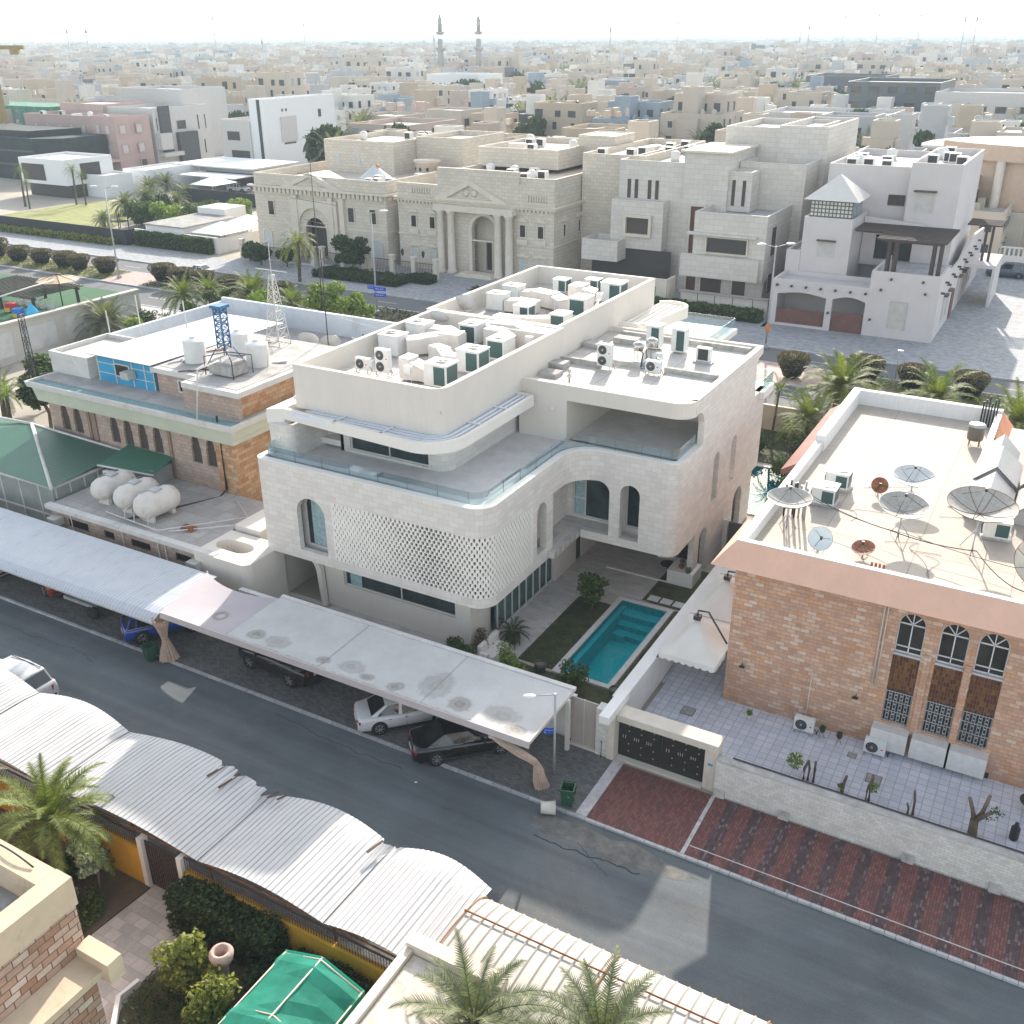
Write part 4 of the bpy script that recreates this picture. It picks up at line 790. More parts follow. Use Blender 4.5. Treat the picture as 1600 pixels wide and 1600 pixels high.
T.part('post',MB().box(-15.66,-15.62,34.12,34.24,.1,2.72),plain('beige_steel',(.5,.45,.42),.6)); T.part('sill',MB().box(-16.3,-14.95,34.0,34.15,.1,.2),lime)
T=Thing('street_wall','low white stone-clad wall with flat coping between the courtyard and the red pavers','wall',(-3,34,0))
T.part('wall',MB().box(-9.3,8,34.0,34.35,0,1.85),whb); cpm=plain('old_coping',(.45,.43,.41),.9,var=.2,scale=2,dirt=.3,dirtcol=(.2,.18,.16)); T.part('coping',MB().box(-9.3,8,34.02,34.45,1.85,1.93),cpm)
T.part('rail_pipe',MB().tube([(-8.7,34.42,1.98)]+[(-8.6+i*.8,34.42+rnd.uniform(-.01,.01),1.98) for i in range(20)],.035),dk)
for x in (-9.0,-6.2,-1.2,2.0): T.part('base_patch',MB().obox((x,33.93,.28),.45,.16,.4,rnd.uniform(-.05,.05)),cpm)
T=Thing('villa_street_wall','white plaster wall of the pool garden behind the fabric carport','wall',(-25,34.6,0)); T.part('wall',MB().box(-37,-16.3,34.5,34.8,0,2.4),wpl)
T=Thing('side_gate','dark vertical-slat sliding gate between the white villa and the brick villa','gate',(-15.5,58,0)); T.part('gate_leaf',MB().box(-16.55,-14.8,56.8,56.88,0,1.9),corrug('dark_slats',(.13,.12,.12),.08,0,.5)); T.part('post',MB().box(-16.6,-16.3,56.5,56.78,0,2.1),plas); T.part('post',MB().box(-14.95,-14.8,56.7,56.99,0,2.1),metg)
T=Thing('rear_garden_wall','cream wall at the back of the villa gardens by the boulevard','wall',(-20,78.5,0)); T.part('wall',MB().box(-38,-3,79.0,79.3,0,2.2),plain('cream_wall',(.58,.50,.40),.85,var=.06))
# outdoor kitchen, bench, pots
T=Thing('planter_counter','white block planter with succulents at the corner under the villa overhang','planter',(-17.1,51.2,0)); T.part('block',MB().box(-18.0,-16.4,50.6,52.2,0,.95),plasw); T.part('column',MB().box(-17.1,-16.65,51.6,52.05,.95,3.4),plas)
T=Thing('garden_bench','white masonry L-shaped bench with a pot behind, beside the garden path','bench',(-22.9,38.7,0)); T.part('seat',MB().box(-23.4,-22.7,37.9,39.6,0,.5),plasw,bevel=.01); T.part('backrest',MB().box(-23.65,-23.4,37.9,39.8,0,.95),plasw,bevel=.01); T.part('armrest',MB().box(-23.4,-22.9,37.65,37.9,0,.75),plasw)
def pot(label,x,y,z,r,h,mat,group=None):
    T=Thing('plant_pot',label,'pot',(x,y,z),group); T.part('pot',MB().lathe((x,y,z),[(r*.6,0),(r,h*.5),(r*.95,h),(r*.8,h),(r*.78,h*.85)],16,cap=False),mat); T.part('soil',MB().lathe((x,y,z+h*.8),[(.001,0),(r*.8,0.001)],14,cap=False),MC['median_ground']); return T
gpot=plain('dark_green_pot',(.05,.065,.055),.5)
pot('dark empty round pot between the lawn and the near left corner of the small pool',-20.3,38.7,.05,.33,.5,gpot); pot('dark empty round pot at the near right corner of the small pool',-16.0,38.55,.05,.32,.45,gpot)
pot('terracotta pot on the white block planter under the overhang',-17.3,51.1,.95,.16,.25,rust); pot('dark pot on the edge of the white block planter',-16.75,50.8,.95,.17,.22,gpot)
T=Thing('lounge_chair','dark hanging lounge chair in the shade under the villa overhang','chair',(-20.4,55,0)); T.part('seat',MB().lathe((-20.4,55,.5),[(.02,0),(.5,.12),(.62,.5),(.55,.9),(.5,.92)],14,cap=False),dk); T.part('base',MB().lathe((-20.4,55,.05),[(.5,0),(.5,.04)],16).tube([(-20.4,55.5,.05),(-20.4,55.6,1.9),(-20.4,55,2.1),(-20.4,55,1.4)],.03),dk)
T=Thing('outdoor_sofa','long dark outdoor sofa with white base under the villa overhang','sofa',(-18.6,54,0)); T.part('base',MB().box(-19.7,-17.6,53.4,54.2,.05,.3),plasw); T.part('cushion',MB().box(-19.65,-17.65,53.5,54.2,.3,.5),plain('dark_cushion',(.05,.05,.045),.9),bevel=.04); T.part('backrest',MB().box(-19.65,-17.65,54.2,54.4,.3,.85),plain('dark_cushion',(0,0,0)),bevel=.04)
T=Thing('coffee_table','low round dark table under the overhang near the planter block','table',(-18.6,52.3,0)); T.part('top',MB().lathe((-18.6,52.3,.35),[(.45,0),(.45,.05)],18),dk); T.part('leg',MB().tube([(-18.6,52.3,.03),(-18.6,52.3,.35)],.08),dk)
T=Thing('terrace_step','thin pale step edging the paving under the villa overhang','step',(-20,50.7,0)); T.part('step',MB().box(-22.0,-18.0,50.6,50.72,.03,.1),plasw)
T=Thing('bicycle','small dark bicycle standing beside the white garden bench','bicycle',(-22.2,37.1,.05)); x,y,z=-22.2,37.1,.05
for k in (0,.95): T.part('wheel',MB().tube([(x+k*.6+.28*cos(2*PI*i/16)*.6,y+k*.5+.28*cos(2*PI*i/16)*.5,z+.3+.3*sin(2*PI*i/16)) for i in range(17)],.015,4),dk)
T.part('frame',MB().tube([(x,y,z+.3),(x+.2,y+.17,z+.62),(x+.5,y+.42,z+.62),(x+.57,y+.47,z+.3)],.02).tube([(x+.2,y+.17,z+.62),(x+.28,y+.24,z+.3),(x+.5,y+.42,z+.62)],.018).tube([(x+.5,y+.42,z+.6),(x+.5,y+.42,z+.85),(x+.6,y+.3,z+.88)],.018),metg)
# awnings over the courtyard passage
can=plain('awning_canvas',(.64,.62,.58),.85,var=.04,scale=1.2,bmp=.05)
def awning(label,x0,x1,y0,y1,z,pk_):
    T=Thing('awning',label,'awning',((x0+x1)/2,(y0+y1)/2,z),'cream fabric awnings beside the brick villa'); px,py=x0+(x1-x0)*.42,(y0+y1)/2-.2; n=16; m=MB(); vs=[]
    for j in range(n+1):
        for i in range(n+1):
            x=x0+(x1-x0)*i/n; y=y0+(y1-y0)*j/n; d=max(abs(x-px)/(x1-px if x>px else px-x0),abs(y-py)/(y1-py if y>py else py-y0)); vs.append((x,y,z+(1-d)**1.7*(pk_-z)))
    m.add(vs,[(j*(n+1)+i,j*(n+1)+i+1,(j+1)*(n+1)+i+1,(j+1)*(n+1)+i) for j in range(n) for i in range(n)],0,True)
    T.part('canopy',m,can,fix=False); v=MB(); N=48; vs=[]
    for i in range(N+1): x=x0+(x1-x0)*i/N; vs+= [(x,y0,z),(x,y0-.02,z-.22-.09*abs(sin(PI*i/6)))]
    v.add(vs,[(2*i,2*i+1,2*i+3,2*i+2) for i in range(N)]); vs=[]
    for i in range(N+1): y=y0+(y1-y0)*i/N; vs+=[(x1,y,z),(x1+.01,y,z-.22-.09*abs(sin(PI*i/6)))]
    v.add(vs,[(2*i,2*i+1,2*i+3,2*i+2) for i in range(N)]); T.part('valance',v,can,fix=False)
    T.part('peak_cap',MB().box(px-.17,px+.17,py-.17,py+.17,pk_-.12,pk_+.1),dk); T.part('support_arm',MB().tube([(px,py,pk_+.1),(px,py,pk_+.35),(px+.5,py+.1,pk_+.35),(-11.2,py-.6,pk_-.7)],.05,6),dk)
awning('cream awning over the courtyard passage, nearer one with black bracket',-14.15,-11.3,39.4,43.6,2.75,4.1); awning('cream awning over the courtyard passage, farther one partly under the eave',-14.15,-11.3,43.7,48.4,2.75,4.1); awning('cream awning farthest along the passage beside the brick villa',-14.15,-11.3,48.5,54,2.75,3.6)
# courtyard things
yd=condenser('ac_unit','white AC condenser on the courtyard tiles below the wall bracket of the brick villa',1,'courtyard AC condensers'); yd.root.location=(-7.0,40.2,.06)
dup(yd,'white AC condenser on the courtyard tiles left of the white window boxes',(-3.75,40.1,.06))
for x,y,l in ((-12.35,39.1,'square grey manhole cover on the courtyard tiles behind the black gate'),(-3.4,38.4,'brown framed manhole cover on the courtyard tiles before the window boxes'),(-4.6,39.6,'small manhole cover near the potted plants')):
    s_=.33 if x>-4.5 or x<-10 else .2
    T=Thing('manhole_cover',l,'manhole cover',(x,y,.06),'manhole covers in the courtyard'); T.part('frame',MB().box(x-s_,x+s_,y-s_,y+s_,.062,.075),plain('cover_brown',(.22,.18,.14),.9)); T.part('lid',MB().box(x-s_*.85,x+s_*.85,y-s_*.85,y+s_*.85,.078,.085),plain('cover_grey',(.33,.33,.32),.8,var=.2,scale=4))
# ------------------------------------------------ vegetation
g_palm=leafm('palm_green',[(.075,.10,.03),(.15,.19,.05),(.26,.29,.09)],.3); g_palm2=leafm('palm_grey_green',[(.09,.11,.06),(.17,.19,.11),(.26,.28,.16)],.25)
g_leaf=leafm('leaf_green',[(.035,.06,.015),(.07,.11,.03),(.13,.17,.05)],.25); g_dark=leafm('leaf_dark',[(.02,.035,.012),(.04,.065,.02),(.075,.10,.035)],.2)
g_lite=leafm('leaf_light',[(.10,.16,.03),(.19,.26,.06),(.32,.38,.12)],.3); g_yel=leafm('leaf_yellow_green',[(.10,.12,.03),(.2,.22,.05),(.38,.38,.09)],.3)
g_brn=leafm('shrub_reddish',[(.05,.075,.022),(.10,.105,.04),(.19,.13,.07),(.26,.17,.10)],.15); g_pale=leafm('leaf_pale',[(.12,.16,.08),(.3,.36,.22),(.5,.55,.42)],.2)
bark=plain('bark',(.17,.13,.09),.95,var=.35,scale=6,bmp=.9); pbark=brick('palm_bark',[(.13,.095,.06),(.2,.155,.105),(.26,.2,.14)],(.05,.04,.03),.16,.11,.02,var=.3,bmp=1)
def leaves(mb,blobs,n,size,rg,hollow=.35,asp=1.7,flat=0):
    tot=sum(b[3]*b[4] if len(b)>4 else b[3]**2 for b in blobs)
    for b in blobs:
        x,y,z,r=b[:4]; rz=b[4] if len(b)>4 else r; k=int(n*(r*rz if len(b)>4 else r*r)/tot)
        for _ in range(k):
            while True:
                p=Vector((rg.uniform(-1,1),rg.uniform(-1,1),rg.uniform(-1,1)))
                if p.length<=1 and p.length>hollow: break
            q=Vector((x+p.x*r,y+p.y*r,z+p.z*rz)); s=size*rg.uniform(.6,1.35)
            d=(p.normalized()+Vector((rg.gauss(0,.6),rg.gauss(0,.6),rg.gauss(0,.6)))).normalized(); a=d.orthogonal().normalized(); a=Matrix.Rotation(rg.uniform(0,6.28),3,d)@a; c=d.cross(a)
            mb.add([q-a*s*asp/2,q+c*s/2,q+a*s*asp/2,q-c*s/2],[(0,1,2,3)])
def limbs(mb,x,y,z0,h,r,rg,spread,n=5):
    top=Vector((x+rg.uniform(-.1,.1)*h,y+rg.uniform(-.1,.1)*h,z0+h*.55)); mb.tube([(x,y,z0),(x+rg.uniform(-.05,.05)*h,y,z0+h*.3),top],r,7,r2=r*.7)
    for i in range(n):
        a=2*PI*i/n+rg.uniform(-.4,.4); e=top+Vector((cos(a)*spread*.7,sin(a)*spread*.7,h*.3*rg.uniform(.6,1.2))); mb.tube([top,top.lerp(e,.5)+Vector((0,0,.06*h)),e],r*.5,5,r2=r*.15)
def tree(name,label,cat,loc,h,rad,n,size,mat,seed,trunk=.12,nb=9,squash=.75,group=None,base=.4):
    rg=random.Random(seed); x,y,z=loc; T=Thing(name,label,cat,loc,group); m=MB(); limbs(m,x,y,z,h,trunk,rg,rad); T.part('trunk',m,bark,fix=False)
    bl=[]
    for i in range(nb):
        a=rg.uniform(0,2*PI); q=rad*rg.uniform(.15,.72); zz=z+h*(base+(1-base)*rg.uniform(.15,.85)); rb=rad*rg.uniform(.2,.48); bl.append((x+q*cos(a),y+q*sin(a),zz,rb,rb*squash))
    bl.append((x,y,z+h*(.5+base/2),rad*.55,rad*.5)); c=MB(); leaves(c,bl,n,size,rg); T.part('crown',c,mat,fix=False); return T
def frond(mb,base,az,el,L,rg,nl=26,lw=.035,ll=.42,droop=1.0,lift=.35,mi=0):
    p=Vector(base); d=Vector((cos(az)*cos(el),sin(az)*cos(el),sin(el))); st=L/14; pts=[p.copy()]; 
    for i in range(14): d=(d+Vector((0,0,-droop*.11*(.5+i/14)))).normalized(); p=p+d*st; pts.append(p.copy())
    mb.tube(pts,.022*L/2.5,3,mi,False,r2=.006)
    for k in range(nl):
        t=.12+.88*k/(nl-1); f=t*14; i=min(13,int(f)); q=pts[i].lerp(pts[i+1],f-i); tg=(pts[i+1]-pts[i]).normalized(); sd=tg.cross(Vector((0,0,1)))
        if sd.length<.05: sd=Vector((-sin(az),cos(az),0))
        sd.normalize(); upv=sd.cross(tg).normalized(); l=ll*L/2.5*(sin(PI*min(1,.15+t*.85))**.6)*rg.uniform(.8,1.1)
        for s_ in (1,-1):
            e=q+(sd*s_*.8+tg*(.35+.5*t)+upv*lift*rg.uniform(.3,1.2)).normalized()*l-Vector((0,0,l*.18)); wv=tg*lw*L/2.5
            mb.add([q-wv,q+wv,e],[(0,1,2)],mi)
def palm(name,label,loc,h,L,n,mat,seed,group=None,nl=24,tr=.2,up=1.35,droop=1.,cat='palm tree'):
    rg=random.Random(seed); x,y,z=loc; T=Thing(name,label,cat,loc,group); m=MB(); m.tube([(x,y,z),(x+.03*h,y,z+h*.5),(x+.05*h,y+.02*h,z+h)],tr*1.15,10,r2=tr*.85); T.part('trunk',m,pbark,fix=False)
    c=MB(); top=Vector((x+.05*h,y+.02*h,z+h))
    for i in range(n):
        f=i/n; az=i*2.39996+rg.uniform(-.2,.2); el=up*(1-f)**.8-.35*f+rg.uniform(-.08,.08); frond(c,top+Vector((cos(az)*.1,sin(az)*.1,.1*(1-f))),az,el,L*rg.uniform(.82,1.08)*(1-.12*(1-f)),rg,nl,droop=droop)
    T.part('crown',c,mat,fix=False); return T
def bush(name,label,loc,r,h,n,size,mat,seed,cat='shrub',group=None,core=(.02,.02,.012)):
    rg=random.Random(seed); x,y,z=loc; T=Thing(name,label,cat,loc,group); c=MB(); leaves(c,[(x+rg.uniform(-.65,.65)*r,y+rg.uniform(-.65,.65)*r,z+h*rg.uniform(.25,.85),r*rg.uniform(.22,.5),h*rg.uniform(.14,.32)) for _ in range(13)]+[(x,y,z+h*.35,r*.6,h*.35)],int(n*1.25),size*.82,rg,.2)
    T.part('foliage',c,mat,fix=False); T.part('stem',MB().tube([(x,y,z),(x,y,z+h*.5)],.05*max(.4,r)),bark); return T
def topiary(label,loc,r,h,n,size,mat,seed,group):
    rg=random.Random(seed); x,y,z=loc; T=Thing('topiary_shrub',label,'shrub',loc,group)
    T.part('stem',MB().tube([(x,y,z),(x,y,z+h*.4)],.09),bark); c=MB(); core=MB(); prof=[(.02,.28),(r*.6,.3),(r*.88,h*.5/1),(r*.9,h*.62),(r*.8,h*.85),(r*.45,h*.95),(.02,h*.96)]
    core.lathe((x,y,z),[(a*.93,b_ if b_>.3 else b_*1) for a,b_ in prof],14)
    def rad(t_):   # t 0 bottom..1 top
        return r*(.55+.48*math.sin(min(1,t_*1.25)*PI/2)) if t_<.78 else r*1.0*math.sqrt(max(0,1-((t_-.78)/.24)**2.2))
    for _ in range(n):
        t_=rg.random()**.8; a=rg.uniform(0,2*PI); top=rg.random()<.4
        if top: q=r*.98*math.sqrt(rg.random()); zz=h*(1-.10*(q/r)**2)+rg.uniform(-.05,.04)
        else: q=rad(t_)*rg.uniform(.92,1.05); zz=.25*h+t_*.75*h
        p=Vector((x+q*cos(a),y+q*sin(a),z+zz)); s=size*rg.uniform(.6,1.3); d=Vector((rg.gauss(0,1),rg.gauss(0,1),rg.gauss(0,1))).normalized(); u=d.orthogonal().normalized(); w_=d.cross(u)
        c.add([p-u*s,p+w_*s*.6,p+u*s,p-w_*s*.6],[(0,1,2,3)])
    f=T.part('foliage',c,mat,fix=False); T.part('dark_core',core,plain('shrub_core',(.03,.025,.015),.95,var=.3,scale=5),parent=f); return T  # solid core, its dark colour stands in for shade inside the foliage
def hedge(name,label,x0,x1,y0,y1,h,n,size,mat,seed,z=0,wob=.12,cat='hedge'):
    rg=random.Random(seed); T=Thing(name,label,cat,((x0+x1)/2,(y0+y1)/2,z)); c=MB(); 
    for _ in range(n):
        f=rg.random(); x=rg.uniform(x0,x1); y=rg.uniform(y0,y1); zz=rg.uniform(0,h)
        if f<.45: zz=h+rg.gauss(0,wob*.5)
        elif f<.75: y=y0+rg.gauss(0,wob*.5)
        elif f<.85: y=y1
        else: x=rg.choice((x0,x1))+rg.gauss(0,wob*.5)
        zz+=wob*sin(x*2.1+y)*.7
        p=Vector((x,y,z+zz)); s=size*rg.uniform(.6,1.3); d=Vector((rg.gauss(0,1),rg.gauss(0,1),rg.gauss(0,1))).normalized(); u=d.orthogonal().normalized(); w_=d.cross(u); c.add([p-u*s,p+w_*s*.6,p+u*s,p-w_*s*.6],[(0,1,2,3)])
    f=T.part('foliage',c,mat,fix=False); T.part('dark_core',MB().box(x0+wob,x1-wob,y0+wob,y1-wob,z,z+h-wob*1.3),plain('shrub_core',(0,0,0)),parent=f); return T  # dark box core paints the shade within the hedge
def creep(name,label,area,n,size,mat,seed,z=.05,h=.25,cat='ground cover'):
    rg=random.Random(seed); c=MB(); xs,ys=[p[0] for p in area],[p[1] for p in area]
    def inside(x,y):
        r_=False; j=len(area)-1
        for i in range(len(area)):
            if (area[i][1]>y)!=(area[j][1]>y) and x<(area[j][0]-area[i][0])*(y-area[i][1])/(area[j][1]-area[i][1])+area[i][0]: r_=not r_
            j=i
        return r_
    k=0
    while k<n:
        x=rg.uniform(min(xs),max(xs)); y=rg.uniform(min(ys),max(ys))
        if not inside(x,y): continue
        k+=1; p=Vector((x,y,z+h*rg.random()*(.4+.6*abs(sin(x*1.7)*cos(y*2.3))))); s=size*rg.uniform(.5,1.4); d=Vector((rg.gauss(0,.6),rg.gauss(0,.6),1)).normalized(); u=Matrix.Rotation(rg.uniform(0,6.28),3,d)@d.orthogonal().normalized(); w_=d.cross(u); c.add([p-u*s,p+w_*s*.5,p+u*s,p-w_*s*.5],[(0,1,2,3)])
    o=c.obj(name,mat,(0,0,0),None,False); tag(o,label,cat,None,'stuff'); return o
# --- planting in the pool garden
tree('garden_tree','small green tree with an open crown in the turf strip left of the small pool','tree',(-20.6,45.6,.05),2.6,1.15,1500,.12,g_leaf,11,.06,9,.7,base=.35)
bush('leafy_shrub','round bright green shrub between the carport and the dark pot by the lawn',(-21.4,37.6,.05),.95,1.5,1500,.11,g_lite,12)
bush('leafy_shrub','dark green leafy shrub in front of the near end of the small pool',(-18.2,38.1,.05),.95,1.3,1100,.12,g_leaf,13)
bush('trailing_shrub','dense dark green trailing shrub behind the white garden bench',(-24.6,37.7,.05),1.0,1.15,1500,.09,g_leaf,14); bush('trailing_shrub','brown-green bushy plant between the villa pier and the garden bench',(-23.9,39.0,.05),.65,1.1,800,.08,g_brn,15)
P=palm('sago_palm','dark sago palm in a round pot beside the villa glass doors',(-22.9,40.4,.45),.25,1.15,34,g_dark,16,nl=30,tr=.16,up=1.1,droop=1.1,cat='potted palm'); pot('dark green round pot holding the sago palm',-22.9,40.4,.03,.42,.5,gpot)
hedge('low_hedge','thin dark hedge along the right coping of the small pool',-15.9,-15.1,39.2,47.3,.5,2300,.07,g_dark,17)
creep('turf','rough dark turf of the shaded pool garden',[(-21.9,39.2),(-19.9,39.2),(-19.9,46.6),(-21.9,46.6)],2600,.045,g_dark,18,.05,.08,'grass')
for x,y,l in ((-17.4,51.5,'red-flowering succulent on the white block planter'),(-16.75,50.8,'small grey succulent in the dark pot on the white block planter')): bush('succulent',l,(x,y,1.05),.2,.35,160,.06,g_brn if x<-17 else g_pale,int(-x*10))
# --- courtyard: stubs, potted plants
def stub(label,x,y,hs,leafy,seed):
    rg=random.Random(seed); T=Thing('cut_tree',label,'cut tree',(x,y,.06),'pruned tree stumps along the street wall')
    for i,(dx,h,r) in enumerate(hs): T.part('stem',MB().tube([(x+dx,y,.0),(x+dx+rg.uniform(-.04,.04),y+.02,h*.6),(x+dx+rg.uniform(-.12,.12),y,h)],r,8,r2=r*.8),bark)
    if leafy: c=MB(); leaves(c,[(x+leafy[0],y,leafy[1],leafy[2])],leafy[3],.09,rg,.1); T.part('foliage',c,g_lite,fix=False)
stub('three thin bare trunk stumps with one green shoot, leftmost behind the street wall',-6.0,36.9,[(-.12,1.05,.07),(.05,1.15,.06),(.3,1.2,.07)],(-.6,.9,.38,160),1)
stub('single slim stump with a few leaves, second along the street wall',-4.45,36.85,[(0,1.0,.08)],(-.05,.35,.15,40),2)
stub('twin-stemmed bare stump behind the street wall, third from the left',-3.3,36.8,[(0,1.5,.08),(-.12,1.0,.05)],(.1,.9,.25,60),3); stub('thin bare pole-like stump, fourth along the street wall',-1.5,36.85,[(0,1.35,.06),(-.2,.6,.05)],None,4)
T=Thing('cut_tree','thick forked stump with sprouting twigs at the right behind the street wall','cut tree',(.85,36.8,.06),'pruned tree stumps along the street wall'); T.part('trunk',MB().tube([(.85,36.8,0),(.8,36.8,.9)],.2,10,r2=.17),bark)
for e in ((.45,36.8,1.9),(1.15,36.9,2.2),(1.35,36.7,1.6)): T.part('limb',MB().tube([(.8,36.8,.8),((.8+e[0])/2+.05,e[1],1.3),e],.11,7,r2=.07),bark)
c=MB(); leaves(c,[(1.5,36.8,1.5,.3),(1.2,36.9,1.1,.2)],90,.08,rnd,.1); T.part('foliage',c,g_leaf,fix=False)
for x,y,l in ((-9.55,39.9,'small potted plant in a white urn at the foot of the brick villa wall'),(-6.15,40.2,'small potted plant on a thin stand right of the first AC condenser'),(-5.35,40.1,'small potted plant on a thin stand near the second AC condenser')):
    T=Thing('potted_plant',l,'potted plant',(x,y,.06),'potted plants at the brick villa wall'); T.part('pot',MB().lathe((x,y,.06),[(.1,0),(.05,.15),(.14,.3),(.12,.3)] if x<-9 else [(.09,.35),(.12,.5)],12),wpl if x<-9 else gpot)
    if x>-9:
        for k in range(3): a=2*PI*k/3; T.part('stand_leg',MB().tube([(x+.15*cos(a),y+.15*sin(a),.06),(x,y,.42)],.01,4),dk)
    c=MB(); leaves(c,[(x,y,.6 if x>-9 else .48,.16,.2)],120,.06,rnd,.1); T.part('foliage',c,g_lite if x<-9 else g_leaf,fix=False)
T=Thing('gas_bottle','dark gas bottle at the right edge of the courtyard','gas bottle',(2.35,37.4,.06)); T.part('bottle',MB().lathe((2.35,37.4,.06),[(.15,0),(.18,.1),(.18,.6),(.08,.75),(.08,.85)],14),dk)
T=Thing('garden_table','round dark table at the right edge of the courtyard','table',(2.8,39.3,.06)); T.part('top',MB().lathe((2.8,39.3,.75),[(.5,0),(.5,.04)],20),dk); T.part('leg',MB().tube([(2.8,39.3,.06),(2.8,39.3,.75)],.04),dk)
# ------------------------------------------------ fabric carport
fab,t,b=new('stained_fabric'); v=coord(t); base=ramp(t,noise(t,v,.6,6,.7),[(.3,(.48,.475,.46)),(.7,(.58,.575,.56))])
# irregular ring-shaped dust stains where puddles dried: placed where the roof sags
st=None
sep=t.nodes.new('ShaderNodeSeparateXYZ'); t.links.new(v,sep.inputs[0]); nz=math_(t,'MULTIPLY',math_(t,'SUBTRACT',noise(t,v,2.6,7,.8),.5),1.3)
for (sx,sy,rx,ry) in [(a+25,b_-32,c_,d_) for a,b_,c_,d_ in ((-32.3,30.9,.6,.5),(-30.9,30.9,.8,.6),(-27.9,30.7,.45,.35),(-26.3,30.9,.8,.6),(-25.2,30.6,.45,.3),(-23.6,30.6,.5,.4),(-20.3,30.9,.62,.6),(-18.2,31.1,1.0,.8),(-17.2,30.5,.6,.4),(-22.0,31.6,.9,1.2))]:
    dx=math_(t,'POWER',math_(t,'ABSOLUTE',math_(t,'DIVIDE',math_(t,'SUBTRACT',sep.outputs[0],sx),rx)),2); dy=math_(t,'POWER',math_(t,'ABSOLUTE',math_(t,'DIVIDE',math_(t,'SUBTRACT',sep.outputs[1],sy),ry)),2)
    d=math_(t,'ADD',math_(t,'SQRT',math_(t,'ADD',dx,dy)),nz); w_=.75 if rx<.7 else .5
    k=ramp(t,d,[(0,(w_*.75,)*3),(.25,(w_*1.0,)*3),(.5,(w_*.55,)*3),(.72,(w_*.75,)*3),(1.0,(0,0,0))]); st=k if st is None else mixc(t,1,st,k,'LIGHTEN')
c=mixc(t,st,base,(.17,.15,.12)); e=math_(t,'LESS_THAN',math_(t,'ADD',sep.outputs[1],math_(t,'MULTIPLY',nz,.5)),30.15-32); c=mixc(t,math_(t,'MULTIPLY',e,.6),c,(.28,.25,.2))
t.links.new(c,b.inputs['Base Color']); b.inputs['Roughness'].default_value=.8; MC['fab']=fab
mauve=plain('mauve_fabric',(.46,.42,.44),.85,var=.05,scale=.8,bmp=.05); cream=plain('cream_fabric',(.60,.57,.52),.85,var=.05)
T=Thing('fabric_carport','long carport with a dirty off-white fabric roof in front of the white villa','carport',(-25,32,0)); zc=2.95
def sagsheet(x0,x1,y0,y1,zf,nx,ny,mi=0):
    m=MB(); vs=[(x0+(x1-x0)*i/nx,y0+(y1-y0)*j/ny,zf(x0+(x1-x0)*i/nx,y0+(y1-y0)*j/ny)) for j in range(ny+1) for i in range(nx+1)]
    m.add(vs,[(j*(nx+1)+i,j*(nx+1)+i+1,(j+1)*(nx+1)+i+1,(j+1)*(nx+1)+i) for j in range(ny) for i in range(nx)],mi,True); return m
zf=lambda x,y: zc+.06*(y-30.05)/4.15-.10*sin(PI*((x+33.6)/1.46%1))*abs(sin(PI*(y-30.05)/4.15))**.6
T.part('roof_fabric',sagsheet(-33.6,-16.3,30.05,34.2,zf,96,16),fab,fix=False)
T.part('front_valance',MB().box(-38.1,-16.25,29.96,30.03,zc-.3,zc+.06),plain('valance_mauve',(.5,.46,.47),.8,var=.04))
T.part('side_valance',MB().box(-16.29,-16.23,30.0,34.2,zc-.12,zc+.05),cream); T.part('rear_beam',MB().box(-33.6,-16.2,34.22,34.45,zc-.05,zc+.12),plain('beam_white',(.6,.58,.57),.6))
sm=plain('seam_grey',(.3,.3,.3),.8)
for x in (-27.75,-21.9): T.part('roof_seam',sagsheet(x,x+.03,30.07,34.2,lambda a,b_:zf(a,b_)+.008,1,14),sm,fix=False)
for x,y in ((-16.2,33.6),(-22,34.1),(-28,34.1),(-33.6,34.1)): T.part('post',MB().box(x-.09,x+.09,y-.09,y+.09,.1,zc-.06) if x==-16.2 and y>33 else MB().tube([(x,y,.1),(x,y,zc-.06)],.05),cream)
for x in (-27.7,-21.9,-33.5): T.part('rafter',MB().tube([(x,30.1,zc-.06),(x,34.2,zc-.04)],.035),metg)
T=Thing('shade_sail','mauve shade sail with curved edge between the corrugated and the fabric carports','shade sail',(-36,32,2.8)); m=MB(); n=14; vs=[]
for j in range(n+1):
    for i in range(n+1):
        u,v_=i/n,j/n; A=Vector((-38.1,30.03,2.95)).lerp(Vector((-33.62,30.03,2.95)),u); B=Vector((-39.0,34.3,3.05)).lerp(Vector((-33.62,34.1,2.98)),u); B.y-=.95*4*u*(1-u)*.7; p=A.lerp(B,v_); p.z-=.12*sin(PI*u)*sin(PI*v_); vs.append(p)
m.add(vs,[(j*(n+1)+i,j*(n+1)+i+1,(j+1)*(n+1)+i+1,(j+1)*(n+1)+i) for j in range(n) for i in range(n)],0,True); T.part('sail',m,mauve,fix=False)
T.part('puddle_mark',MB().lathe((-35.2,31.4,2.90),[(.25,0),(.42,.008)],20,cap=False),plain('stain_ring',(.33,.30,.27),.9)); T.part('corner_post',MB().tube([(-39.0,34.3,.1),(-39.0,34.3,3.1)],.05),metg)
